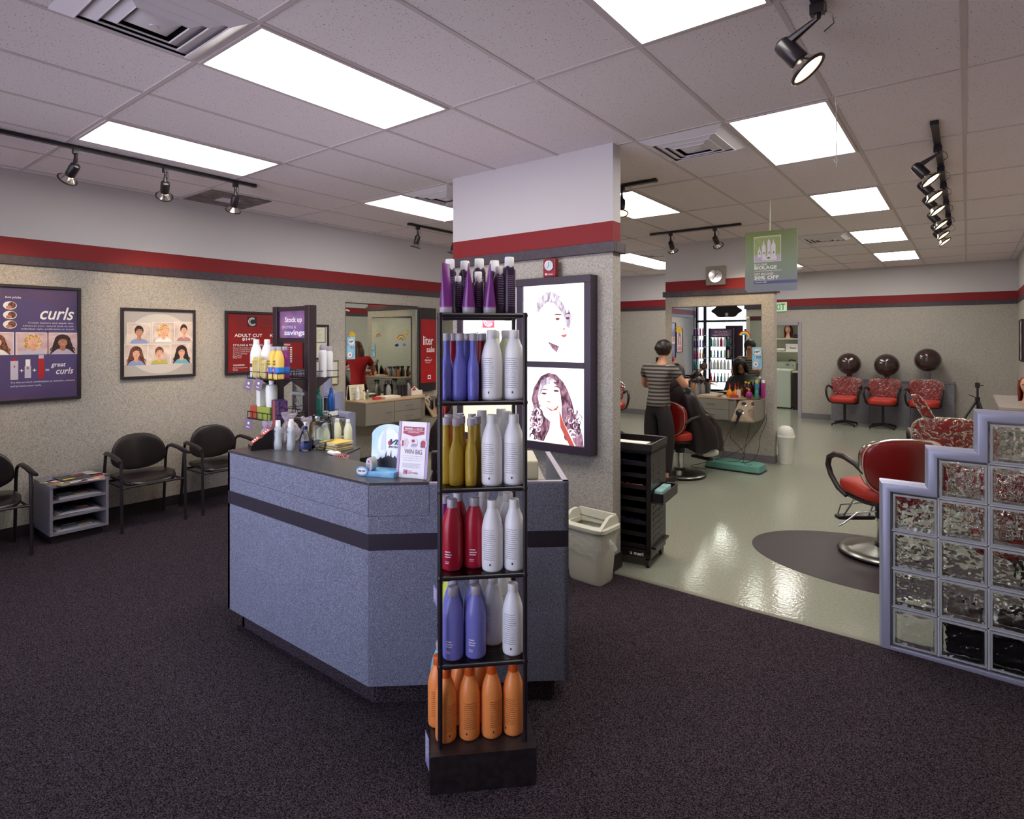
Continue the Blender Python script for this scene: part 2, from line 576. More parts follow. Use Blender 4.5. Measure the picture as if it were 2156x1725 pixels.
# carpet of the reception area, thin pile laid over the slab
struct('floor_carpet', MB().prism([(XL, YF), (XR, YF), (XR, 3.66), (-.36, 3.70), (-1.93, 3.70), (-1.93, 3.735), (-3.56, 3.735), (-3.56, 3.70), (XL, 3.70)], 0.0, 0.009), CARPET)
struct('trim_1', MB().box(-1.96, -.36, 3.70, 3.735, 0, .012), mat('edge_strip', (120, 116, 104), .4), smooth=0)
struct('ceiling', MB().box(XL - .2, XR + .2, YF - .2, 17.4, CEIL, CEIL + .12), ceiling_mat())
gx0, gy0, gw, gl = -3.062, 1.362, 0.6096, 1.2192
g = MB()
for i in range(-5, 7):
    g.box(gx0 + i * gw - .012, gx0 + i * gw + .012, YF, YB, CEIL - .004, CEIL + .001)
for j in range(-2, 11):
    y = gy0 + j * gl
    if y < YB: g.box(XL, XR, y - .012, y + .012, CEIL - .0045, CEIL + .001)
g.box(XL, XL + .022, YF, YB, CEIL - .004, CEIL).box(XR - .022, XR, YF, YB, CEIL - .004, CEIL).box(XL, XR, YB - .022, YB, CEIL - .004, CEIL)
struct('trim_2', g, GRID, smooth=0)

struct('wall_left', MB().box(XL - .14, XL, YF - .14, YB + .1, 0, CEIL), WALLM)
struct('wall_right', MB().box(XR, XR + .14, YF - .14, YB + .1, 0, CEIL), WALLM)
DX0, DX1, DH = -3.78, -2.79, 1.96       # doorway in the back wall
struct('wall_back', MB().box(DX1, XR, YB, YB + .12, 0, CEIL).box(-4.0, DX0, YB, YB + .12, 0, CEIL).box(DX0, DX1, YB, YB + .12, DH, CEIL)
       .box(-4.12, -4.0, 11.95, YB + .12, 0, CEIL), WALLM)
struct('wall_back.001', MB().box(XL, -4.0, 11.95, 12.05, 0, CEIL), WALLM)
struct('wall_utility', MB().box(-4.4, -2.3, 15.7, 15.8, 0, CEIL).box(-4.5, -4.4, YB + .12, 15.8, 0, CEIL).box(-2.3, -2.2, YB + .12, 15.8, 0, CEIL), PAINT)
fr = MB()
fr.box(DX1 - .02, DX1 + .05, YB - .02, YB + .13, 0, DH + .05).box(DX0 - .05, DX0 + .02, YB - .02, YB + .13, 0, DH + .05).box(DX0, DX1, YB - .02, YB + .13, DH - .02, DH + .05)
struct('door_1', fr, mat('door_frame_paint', (158, 154, 166), .4), .004)
# front wall with storefront windows
PX = [XL + .06, -5.93, -4.35, -2.75, -1.15, XR - .04]
fw = MB().box(XL - .14, XR + .14, YF - .14, YF, 0, .12).box(XL - .14, XR + .14, YF - .14, YF, 2.86, CEIL).box(PX[4] + .03, XR + .14, YF - .14, YF, .12, 2.86)  # solid unseen right end, added to keep daylight off the angled desk side
struct('wall_front', fw, WALLM)
MULL = mat('dark_bronze_frame', (34, 28, 32), .35, spec=.6)
for k in range(4):
    a, b = PX[k], PX[k + 1]
    w = MB().mat(0)
    w.box(a - .03, a + .03, YF - .12, YF - .01, .12, 2.86).box(b - .03, b + .03, YF - .121, YF - .011, .12, 2.86)
    w.box(a, b, YF - .11, YF - .02, .12, .18).box(a, b, YF - .11, YF - .02, 2.80, 2.86).box(a, b, YF - .11, YF - .02, 2.14, 2.20)
    wo = struct('window_%d' % (k + 1), w, MULL)
    MB().box(a + .03, b - .03, YF - .07, YF - .062, .18, 2.14).box(a + .03, b - .03, YF - .07, YF - .062, 2.20, 2.80).obj('pane', WINGLASS, wo, 0)
# the two partitions
P1L, P1R, P1Y0, P1Y1 = -3.535, -1.985, 3.735, 3.852
P2L, P2R, P2Y0, P2Y1 = -3.53, -2.02, 8.28, 8.42
struct('wall_partition', MB().box(P1L, P1R, P1Y0, P1Y1, 0, CEIL), WALLM)
struct('wall_partition.001', MB().box(P2L, P2R, P2Y0, P2Y1, 0, CEIL), WALLM)
# ledge trim under the red stripe
def ledge(n, mb): return struct(n, mb, TRIM, .003)
ledge('trim_3', MB().box(XL, XL + .018, YF, 11.95, 2.268, 2.344))
ledge('trim_4', MB().box(-4.0, XR, YB - .018, YB, 2.268, 2.344).box(XR - .018, XR, YF, YB - .018, 2.268, 2.344))
ledge('trim_5', MB().box(XL + .018, -4.0, 11.932, 11.95, 2.268, 2.344))
def ring(x0, x1, y0, y1, t, z0, z1):
    return MB().box(x0 - t, x1 + t, y0 - t, y0, z0, z1).box(x0 - t, x1 + t, y1, y1 + t, z0, z1).box(x0 - t, x0, y0, y1, z0, z1).box(x1, x1 + t, y0, y1, z0, z1)
ledge('trim_6', ring(P1L, P1R, P1Y0, P1Y1, .032, 2.268, 2.344))
ledge('trim_7', ring(P2L, P2R, P2Y0, P2Y1, .032, 2.268, 2.344))
struct('baseboard_left', MB().box(XL, XL + .012, YF, 11.95, .0, .105), BASEB, .002)
GBASE = mat('grey_baseboard', (116, 112, 118), .4)
struct('baseboard_back', MB().box(DX1 + .05, -2.2, YB - .012, YB, 0, .11).box(-.15, XR, YB - .012, YB, 0, .11).box(-4.0, XL + .02, 11.938, 11.95, 0, .11), GBASE, .002)
struct('baseboard_right', MB().box(XR - .012, XR, 3.8, YB - .012, 0, .11), GBASE, .002)
struct('baseboard_partition', ring(P1L, P1R, P1Y0, P1Y1, .010, .009, .115), BASEB, .002)
struct('baseboard_station', ring(P2L, P2R, P2Y0, P2Y1, .010, 0, .10), GBASE, .002)

# ------------------------------------------------------------------ daylight portals on the storefront glass
for k in range(4):
    a, b = PX[k], PX[k + 1]
    ld = bpy.data.lights.new('daylight_portal', 'AREA'); ld.shape = 'RECTANGLE'; ld.size = b - a; ld.size_y = 2.68
    ld.cycles.is_portal = True
    lo = bpy.data.objects.new('daylight_portal', ld); COL.objects.link(lo)
    lo.location = ((a + b) / 2, YF - .13, 1.49); lo.rotation_euler = (-pi / 2, 0, 0)

# ------------------------------------------------------------------ fluorescent ceiling panels
def panel_mesh():
    e = .016
    return MB().box(e, gw - e, e, gl - e, -.004, .0).mesh('diffuser', DIFF, 0)
def panel_frame():
    return MB().box(.012, gw - .012, .012, .030, -.007, 0).box(.012, gw - .012, gl - .03, gl - .012, -.007, 0).box(.012, .03, .03, gl - .03, -.007, 0).box(gw - .03, gw - .012, .03, gl - .03, -.007, 0).mesh('frame', GRID, 0)
PL = {(0, 0): 'fluorescent ceiling panel above the front of the reception desk', (-3, 0): 'fluorescent ceiling panel beside the long left track light',
      (3, 0): 'large fluorescent ceiling panel cut off by the top edge of the photo', (3, 2): 'fluorescent ceiling panel with a wire hook hanging in front of it',
      (3, 4): 'fluorescent ceiling panel, second nearest in the right-hand row', (3, 6): 'fluorescent ceiling panel, third in the right-hand row',
      (3, 8): 'fluorescent ceiling panel, farthest in the right-hand row', (-3, 2): 'fluorescent ceiling panel just left of the central partition',
      (0, 3): 'fluorescent ceiling panel just right of the central partition', (-3, 6): 'nearer of the two joined ceiling panels right of the partition ledge',
      (-3, 7): 'farther of the two joined ceiling panels right of the partition ledge', (0, 8): 'fluorescent ceiling panel whose tip shows right of the hanging green sign'}
for (i, j), lb in PL.items():
    t = thing('ceiling_light', lb, 'ceiling light', (gx0 + i * gw, gy0 + j * gl, CEIL - .004), 0, 'fluorescent ceiling panels')
    link('diffuser', cached('diffuser', panel_mesh), t)
    link('frame', cached('pframe', panel_frame), t)
t = thing('ceiling_light', 'fluorescent ceiling panel of the laundry room', 'ceiling light', (-3.6, 14.1, CEIL - .004))
link('diffuser', cached('diffuser', panel_mesh), t); link('frame', cached('pframe', panel_frame), t)

# ------------------------------------------------------------------ louvred air diffusers
VENTM = mat('vent_paint', (222, 216, 224), .35)
DARK = mat('duct_dark', (30, 26, 30), .8)
def vent_parts():
    s = gw - .026
    out = []
    b = MB().box(-s / 2, s / 2, -s / 2, s / 2, -.002, .002)
    out.append(('backing', b.mesh('backing', DARK, 0)))
    for k, (ro, ri, zo, zi) in enumerate(((.295, .222, -.001, -.032), (.236, .160, -.010, -.040), (.172, .104, -.016, -.046), (.086, .0, -.030, -.040))):
        m = MB()
        vs = []
        for r, z in ((ro, zo), (ri, zi)):
            rr = max(r, .002)
            vs += [(-rr, -rr, z), (rr, -rr, z), (rr, rr, z), (-rr, rr, z)]
        if k == 3:
            vs = [(-.086, -.086, -.030), (.086, -.086, -.030), (.086, .086, -.030), (-.086, .086, -.030), (-.05, -.05, -.046), (.05, -.05, -.046), (.05, .05, -.046), (-.05, .05, -.046)]
        fs = [(q, 4 + q, 4 + (q + 1) % 4, (q + 1) % 4) for q in range(4)]
        if k == 3: fs.append((7, 6, 5, 4))
        vs2 = [(x, y, z + .004) for x, y, z in vs]
        m.add(vs, fs)
        m.add(vs2, [f[::-1] for f in fs])
        if k < 3:   # rolled lip
            rr = ri; z = zi
            m.tube([(-rr, -rr, z + .002), (rr, -rr, z + .002), (rr, rr, z + .002), (-rr, rr, z + .002)], .0045, 6, closed=True)
        else:
            m.cyl((0, 0, -.05), (0, 0, -.044), .016)
        out.append(('louver', m.mesh('louver', VENTM, 30)))
    return out
for x, y, lb in ((gx0, gy0 - gw, 'large square air vent at the top left corner of the ceiling'), (gx0 + 2 * gw, gy0 + 2 * gl, 'square air vent between the partition and the nearest right-hand panel'),
                 (gx0 - 2 * gw, gy0 + 2 * gl, 'square air vent tucked left of the central partition'), (gx0 + 2 * gw, gy0 + 6 * gl, 'square air vent right of the hanging green sign'),
                 (gx0 - 2 * gw, gy0 + 6 * gl, 'square air vent just left of the station partition top'), (gx0, gy0 + 9 * gl, 'farthest small air vent low beside the hanging green sign')):
    t = thing('air_vent', lb, 'air vent', (x + gw / 2, y + gw / 2, CEIL - .004), 0, 'ceiling air vents')
    for n, me in cached('vent', vent_parts): link(n, me, t)
t = thing('return_vent', 'dusty perforated return vent with pale centre plate over the left wall', 'air vent', (-5.85, 2.92, CEIL - .004))
MB().box(-.30, .30, -.30, .30, -.003, 0).obj('perforated_plate', mat('dusty_shaded_vent', (104, 92, 94), .8, c2=(150, 138, 140), scale=9, lo=.35, hi=.75), t)  # dark plate colour holds both dirt and the diffuser's painted shade
MB().box(-.09, .09, -.09, .09, -.006, -.003).obj('centre_plate', VENTM, t)

# ------------------------------------------------------------------ track lights
HEADM = mat('lamp_black', (30, 24, 30), .3, spec=.6)
REFL = mat('lamp_reflector', (220, 214, 204), .14, metal=1)
BULB = mat('halogen_face', (255, 226, 180), .4, emit=3.2, ecol=(255, 206, 146))
def head_meshes():
    """spot can pointing along -Z from the pivot at the origin"""
    out = []
    out.append(('can', MB().lathe([(.0, .030), (.018, .028), (.030, .018), (.033, 0), (.033, -.075), (.030, -.08)], 20).mesh('can', HEADM)))
    out.append(('reflector', MB().lathe([(.026, -.078), (.034, -.085), (.058, -.118)], 24, cap=False).mesh('reflector', REFL)))
    out.append(('rim', MB().tube([(.060 * cos(a), .060 * sin(a), -.120) for a in [2 * pi * k / 24 for k in range(24)]], .006, 8, closed=True).mesh('rim', HEADM)))
    out.append(('lens', MB().lathe([(.0, -.112), (.056, -.119)], 24, cap=False).mesh('lens', BULB)))
    out.append(('filament_glow', MB().lathe([(0, -.118), (.018, -.117), (.024, -.112)], 20, cap=False).mesh('filament_glow', mat('halogen_core', (255, 244, 220), .4, emit=16))))
    return out
def spot_head(loc, aim, label, group, scale=1.0, lit=True, drop=.12, side=(0, 0)):
    """loc = where the adapter meets the track, aim = direction the lamp points"""
    t = thing('spotlight', label, 'spotlight', loc, 0, group)
    mb = MB().box(-.022, .022, -.016, .016, -.035, 0)
    mb.cyl((0, 0, -.025), (0, 0, -.05), .011, seg=8)
    mb.cyl((0, 0, -.048), (side[0] / scale, side[1] / scale, -drop - .006), .008, .019, 8)
    a = mb.obj('bracket', HEADM, t)
    a.scale = (scale,) * 3
    MB().tube([(.02, 0, -.03), (.045, 0, -.05), (.05, 0, -.08), (.02, 0, -.10)], .0025, 6).obj('cord', HEADM, t).scale = (scale,) * 3
    q = Vector(aim).normalized().to_track_quat('-Z', 'Y')
    piv = Vector((side[0], side[1], -drop * scale)) + q @ Vector((0, 0, -.012 * scale))
    for n, me in cached('head', head_meshes):
        o = link(n, me, t); o.location = piv; o.rotation_mode = 'QUATERNION'; o.rotation_quaternion = q; o.scale = (scale,) * 3
    if lit:
        ld = bpy.data.lights.new('halogen', 'SPOT'); ld.energy = SPOT_W; ld.color = (1, .74, .44); ld.spot_size = R(56); ld.spot_blend = .9
        ld.shadow_soft_size = .045
        o = bpy.data.objects.new('halogen', ld); COL.objects.link(o); o.parent = t
        o.location = piv + q @ Vector((0, 0, -.135 * scale)); o.rotation_mode = 'QUATERNION'; o.rotation_quaternion = q
    return t
def track(p0, p1, label):
    p0, p1 = Vector(p0), Vector(p1)
    d = (p1 - p0); L = d.length
    t = thing('track_rail', label, 'track light', p0, atan2(d.y, d.x))
    bevel(MB().box(0, L, -.021, .021, -.024, 0).obj('rail', HEADM, t), .002)
    MB().box(L - .03, L + .004, -.0225, .0225, -.0255, 0).obj('end_cap', HEADM, t); MB().box(-.02, .05, -.023, .023, -.026, 0).obj('end_feed', HEADM, t)
    return t
ZT = CEIL - .004
track((-5.07, .34, ZT), (-5.07, 2.78, ZT), 'long black ceiling track over the waiting chairs on the left')
for y, aim, w in ((.75, (-.9, -.1, -1), 'left of the photo edge, out over the purple poster'), (1.43, (-.95, -.22, -.88), 'nearest the left edge of the photo'), (2.03, (-.95, .30, -.86), 'in the middle of the long left track'), (2.60, (-.62, .12, -1), 'at the right end of the long left track')):
    spot_head((-5.07, y, ZT - .022), aim, 'silver-rimmed spotlight ' + w, 'spotlights on the left track')
track((-5.29, 4.84, ZT), (-5.29, 7.2, ZT), 'black ceiling track left of the partition above the mirror station')
for y, w in ((4.97, 'left one of the pair above the left mirror station'), (5.62, 'right one of the pair, half behind the partition'), (6.7, 'hidden behind the central partition')):
    spot_head((-5.29, y, ZT - .022), (-.30, -.05, -1), 'glowing spotlight, ' + w, 'spotlights over the left mirror station')
track((-4.2, 4.80, ZT), (-2.13, 4.80, ZT), 'black ceiling track poking out right of the partition')
spot_head((-2.46, 4.80, ZT - .022), (.12, -.35, -1), 'spotlight hanging in front of the panel right of the partition', 'spotlights behind the partition')
spot_head((-3.3, 4.80, ZT - .022), (0, -.5, -1), 'spotlight behind the central partition', 'spotlights behind the partition')
track((-3.29, 7.27, ZT), (-2.15, 7.27, ZT), 'short black ceiling track in front of the station partition')
spot_head((-3.03, 7.27, ZT - .022), (0, .8, -1), 'silver-rimmed spotlight on the left of the track above the square clock', 'spotlights over the salon station')
spot_head((-2.46, 7.27, ZT - .022), (.10, 1, -.85), 'silver-rimmed spotlight on the right of the track above the square clock', 'spotlights over the salon station')
track((-.165, 4.62, ZT), (-.165, 8.62, ZT), 'long black ceiling track on the right above the red styling chairs')

for k, (y, w) in enumerate(((5.15, 'nearest of the six'), (5.78, 'second nearest of the six'), (6.42, 'third nearest of the six'), (7.25, 'fourth of the six'), (8.0, 'fifth of the six'), (8.55, 'farthest of the six'))):
    spot_head((-.165, y, ZT - .022), (.61, -.08, -.79), 'lit spotlight on the long right-hand ceiling track, ' + w, 'spotlights on the right track', 1.12, drop=.10, side=(-.13, .03))
track((-.483, .7, ZT), (-.483, 2.73, ZT), 'black ceiling track running out of the top right of the photo')
spot_head((-.483, 2.66, ZT - .022), (.60, .08, -.80), 'big lit spotlight at the top right, close to the camera', 'spotlights on the near track', 1.2, drop=.09, side=(-.14, .04))
# ------------------------------------------------------------------ reception desk
desk = thing('reception_desk', 'blue-grey speckled reception desk with black stripe, dark top and angled corner', 'desk', (-2.1137, 1.6613, 0))
def dk(p): return (p[0] + 2.1137, p[1] - 1.6613)
A_, B_, E_ = (-3.353, 1.675), (-2.10, 1.675), (-1.425, 2.262)
u_ = Vector((E_[0] - B_[0], E_[1] - B_[1])); LB = u_.length; u_.normalize(); n_ = Vector((-u_.y, u_.x))
C_ = (B_[0] + u_.x * .268, B_[1] + u_.y * .268)
def off(p, a, b): return (p[0] + u_.x * a + n_.x * b, p[1] + u_.y * a + n_.y * b)
F_ = off(E_, 0, .70)
TH = .022
B_in = (B_[0] - .008, B_[1] + TH); E_in = off(E_, -TH, TH)
def wallstrip(mb, pts, t, z0, z1):
    """upright panel following pts, thickness t to the left side"""
    for k in range(len(pts) - 1):
        a, b = Vector(pts[k]), Vector(pts[k + 1]); d = (b - a).normalized(); n = Vector((-d.y, d.x)) * t
        mb.prism([dk(a), dk(b), dk(b + n), dk(a + n)], z0, z1)
    return mb
body = [A_, B_, E_, F_]
for nm, z0, z1, m in (('lower_panel', .112, .7145, LAMB), ('upper_panel', .7885, 1.004, LAMB)):
    p = MB()
    wallstrip(p, body, TH, z0, z1)
    p.prism([dk(q) for q in ((A_[0], A_[1]), (A_[0] + TH, A_[1]), (A_[0] + TH, 2.2), (A_[0], 2.2))], z0, z1)
    p.obj(nm, m, desk, smooth=0)
p = MB(); wallstrip(p, [(A_[0], A_[1] + .001), (B_[0], B_[1] + .001), off(E_, 0, .001), F_], TH, .7145, .7885)
p.prism([dk(q) for q in ((A_[0] + .001, A_[1]), (A_[0] + TH, A_[1]), (A_[0] + TH, 2.2), (A_[0] + .001, 2.2))], .7145, .7885)
p.obj('stripe', mat('black_stripe', (44, 37, 48), .4), desk, smooth=0)
kick = [(A_[0] + .07, A_[1] + .05), (B_[0] - .02, B_[1] + .05), off(E_, -.06, .06), off(F_, -.06, 0)]
p = MB(); wallstrip(p, kick, .02, .009, .114); p.prism([dk(q) for q in ((kick[0]), (kick[0][0] + .02, kick[0][1]), (kick[0][0] + .02, 2.15), (kick[0][0], 2.15))], .009, .114)
p.obj('kick', CARPET, desk, smooth=0)
SEAM = mat('seam_dark', (58, 52, 62), .7)
p = MB()   # thin seams of the drop panel
for a, b in (((A_[0], A_[1] - .0008), (B_[0], B_[1] - .0008)),):
    p.prism([dk(a), dk(b), dk((b[0], b[1] + .001)), dk((a[0], a[1] + .001))], .8665, .868)
s0, s1 = off(B_, 0, -.0008), off(C_, 0, -.0008)
p.prism([dk(s0), dk(s1), dk(off(C_, 0, .001)), dk(off(B_, 0, .001))], .8665, .868)
for q in (B_, C_):
    p.prism([dk(off(q, -.0008, -.0008)), dk(off(q, .0008, -.0008)), dk(off(q, .0008, .001)), dk(off(q, -.0008, .001))], .868, 1.004)
p.obj('seam', SEAM, desk, smooth=0)
top = [A_, B_, C_, off(C_, 0, .235), (-2.26, 1.93), (-2.70, 1.95), (-2.83, 2.2), (A_[0], 2.2)]
bevel(MB().prism([dk(q) for q in top], 1.004, 1.017).obj('counter_top', TOPB, desk, 0), .002)
p = MB(); wallstrip(p, [(-2.81, 2.18), (-2.70, 1.95 - .02), (-2.26, 1.91), off(C_, -.005, .215)], -.02, .66, 1.003)
p.obj('inner_panel', LAMG, desk, 0)
mb = MB().prism([dk(q) for q in ((-2.83, 1.70), B_in, E_in, off(F_, -TH, 0), off(F_, -.52, .0), (-2.35, 2.45), (-2.83, 2.45))], .72, .745)
mb.obj('work_surface', LAMG, desk, 0)
p = MB(); wallstrip(p, [C_, E_, F_], TH + .004, 1.004, 1.012); p.obj('edge_cap', mat('edge_cap_lilac', (150, 142, 156), .4), desk, 0)
None and bevel(MB().prism([dk(q) for q in ((-3.15, 2.42), (-2.84, 2.22), (-2.60, 2.38), (-2.9, 2.62))], .90, .93).prism([dk(q) for q in ((-3.10, 2.44), (-3.06, 2.41), (-2.84, 2.56), (-2.88, 2.59))], .009, .90).obj('side_shelf', TOPB, desk, 0), .002)

# ------------------------------------------------------------------ display racks
RACKGLASS = SHELFGLASS
LV = [.444, .770, 1.094, 1.416, 1.742]
def rack_parts():
    out = []
    out.append(('base', MB().box(0, .388, 0, .40, .009, .146).mesh('base', mat('black_oak', (30, 24, 27), .42, c2=(44, 36, 38), scale=30, bump=.1), 0)))
    for x in (.036, .352):
        for y in (.044, .364):
            out.append(('post', MB().cyl((x, y, .146), (x, y, 1.742), .0088, seg=12).mesh('post', BLACKM)))
    for z in LV:
        m = MB()
        for y in (.044, .364):
            m.cyl((.036, y, z), (.352, y, z), .0085, seg=12)
            for xx in (.062, .326): m.cyl((xx - .012, y, z), (xx + .012, y, z), .0100, seg=12)
        for x in (.036, .352): m.cyl((x, .044, z), (x, .364, z), .006, seg=10)
        for x in (.036, .352):
            for y in (.044, .364): m.lathe([(.0, -.0115), (.0088, -.0095), (.0115, 0), (.0088, .0095), (0, .0115)], 12, M=Matrix.Translation((x, y, z)))
        out.append(('shelf_rail', m.mesh('shelf_rail', BLACKM)))
        out.append(('shelf', MB().box(.044, .344, .052, .356, z + .0015, z + .0075).mesh('shelf', RACKGLASS, 0)))
    return out
def rack(loc, rz, label):
    t = thing('display_rack', label, 'display rack', loc, rz)
    for n, me in cached('rack', rack_parts): link(n, me, t)
    return t
RK = (-1.53, 1.498, 0); RA = R(45.2)
rack(RK, RA, 'tall black tube display rack full of bottles in front of the reception desk')
def rk(x, y, z):
    return (RK[0] + x * cos(RA) - y * sin(RA), RK[1] + x * sin(RA) + y * cos(RA), z)

# ------------------------------------------------------------------ hair product bottles
CAPW = mat('cap_white', (238, 236, 238), .3); CAPC = mat('cap_frosted', (214, 208, 222), .25, trans=.35)
CAPO = mat('cap_orange', (226, 96, 34), .35)
WHT = label_mat('white_bottle', (240, 239, 244), (150, 148, 164), .045, .160, -2.75, -1.55, pitch=.0078)
CODE = mat('code_print', (60, 55, 70), .5)
REDB = mat('red_bottle', (172, 28, 52), .28); PERI = mat('periwinkle_bottle', (122, 122, 200), .3)
ORG = label_mat('orange_bottle', (246, 150, 80), (150, 84, 44), .045, .145, -2.3, -1.0, pitch=.0078)
GOLD = mat('gold_bottle', (178, 146, 48), .32, bump=.25, scale=70); BLUE = mat('violet_blue_bottle', (104, 104, 190), .3, bump=.25, scale=70)
LIME = mat('lime_bottle', (196, 206, 70), .3); AQUA = mat('aqua_bottle', (120, 196, 214), .3)
PLUM = mat('plum_tube', (112, 44, 122), .26, spec=.7); CANB = label_mat('aubergine_can', (52, 34, 58), (124, 104, 132), .03, .15, -2.2, -1.1, .25, pitch=.0075)
REDCLEAR = mat('clear_red_bottle', (150, 24, 40), .15, trans=.3); PALE = mat('pale_cream_bottle', (226, 228, 196), .3)
INKW = mat('print_pale', (226, 214, 232), .4); YEL = mat('yellow_plastic', (232, 200, 60), .3)
GREENP = mat('teal_plastic', (34, 120, 116), .25, trans=.2); SILV = mat('silver_plastic', (186, 186, 194), .3, metal=.5)
LITRE = [(.0, 0), (.034, 0), (.0385, .004), (.040, .012), (.0405, .10), (.0405, .148), (.0395, .164), (.0362, .183), (.0305, .203), (.0242, .219), (.0200, .231), (.0190, .238)]
def m_litre(): return LITRE
SHAPES = {
    'litre': (LITRE, [(.0192, .232), (.0200, .234), (.0194, .262), (.0180, .265), (0, .2655)], 1, 1),
    'tall': ([(0, 0), (.023, 0), (.0265, .004), (.0275, .03), (.0285, .08), (.0282, .115), (.0262, .132), (.0205, .152), (.0165, .166), (.0152, .18), (.0150, .228)], [(.0162, .224), (.0168, .226), (.0164, .249), (.0150, .252), (0, .2525)], 1, .78),
    'can': ([(0, 0), (.0235, 0), (.0245, .004), (.0245, .165), (.021, .178), (.017, .183)], [(.0180, .181), (.0185, .183), (.0180, .213), (.0165, .217), (0, .2175)], 1, 1),
    'small': ([(0, 0), (.019, 0), (.020, .004), (.020, .105), (.015, .120), (.012, .125)], [(.0125, .122), (.013, .124), (.0128, .142), (.0115, .145), (0, .1455)], 1, 1),
}
def bottle_mesh(kind, bm, cm):
    key = ('b', kind, bm.name, cm.name)
    def mk():
        pr_, cp, sx, sy = SHAPES[kind]
        return MB().lathe(pr_, 24, sx, sy).mesh('bottle', bm, 50), MB().lathe(cp, 20, sx, min(1, sy + .15)).mesh('cap', cm, 40)
    return cached(key, mk)
def bottle(kind, bm, cm, loc, label, group, rz=0, s=1.0, name='shampoo_bottle', cat='bottle', sz=None):
    b, c = bottle_mesh(kind, bm, cm)
    t = thing(name, label, cat, loc, rz, group)
    t.scale = (s, s, sz or s)
    link('body', b, t); link('cap', c, t)
    return t
def tube_mesh():
    def mk():
        # squeeze tube standing on its cap: round at the bottom, flat crimp on top
        mb = MB(); seg = 24; H = .165
        vs = []; fs = []
        rows = 9
        for j in range(rows):
            f = j / (rows - 1); z = .022 + f * H
            ax = .0250 * (1 - f) + .0255 * f; ay = .0240 * (1 - f ** 1.15) + .0012
            for k in range(seg):
                a = 2 * pi * k / seg
                vs.append((ax * cos(a) * (1 if f < .99 else 1), ay * sin(a), z))
        for j in range(rows - 1):
            for k in range(seg):
                k2 = (k + 1) % seg; fs.append((j * seg + k, j * seg + k2, (j + 1) * seg + k2, (j + 1) * seg + k))
        fs.append(tuple(range((rows - 1) * seg, rows * seg)))
        mb.add(vs, fs)
        c = MB().lathe([(0, 0), (.0225, 0), (.0235, .003), (.0240, .018), (.0245, .022)], 24).mesh('cap', CAPC)
        band = MB().lathe([(.0252, .0225), (.0253, .026)], 24, cap=False).mesh('band', mat('magenta_band', (150, 60, 150), .3))
        return mb.mesh('tube', PLUM, 50), c, band
    return cached('tube', mk)
# --- top of the rack: purple squeeze tubes in front of dark cans
for k, (x, rz) in enumerate(((.058, .95), (.143, 1.45), (.222, 1.62))):
    t = thing('squeeze_tube', ('leftmost', 'middle', 'right-hand')[k] + ' purple squeeze tube standing on its cap on top of the black rack', 'tube', rk(x, .078, 1.7505), RA + rz, 'purple tubes on top of the rack')
    a, c, b = tube_mesh(); link('body', a, t); link('cap', c, t); link('band', b, t)
cans = [(.30, .10, 1.0, 'can', 'tallest-looking front right'), (.245, .155, .93, 'can', 'second from right'), (.075, .16, .98, 'can', 'left, behind the left tube'), (.135, .20, .98, 'can', 'left of centre'), (.195, .24, 1.05, 'can', 'centre back'),
        (.26, .27, 1.04, 'can', 'back row right of centre'), (.105, .125, 1.0, 'small', 'short one between the left two tubes'), (.182, .12, 1.0, 'small', 'short one between the right two tubes'), (.185, .165, 1.15, 'small', 'short one in the second row'), (.262, .105, 1.25, 'small', 'short one in front of the tall right can')]
for x, y, s, kd, w in cans:
    bottle(kd, CANB, CAPW, rk(x, y, 1.7505), 'dark aubergine can, white cap, rack top, ' + w, 'dark spray cans on top of the rack', RA + .3, s, 'spray_can', 'spray can')
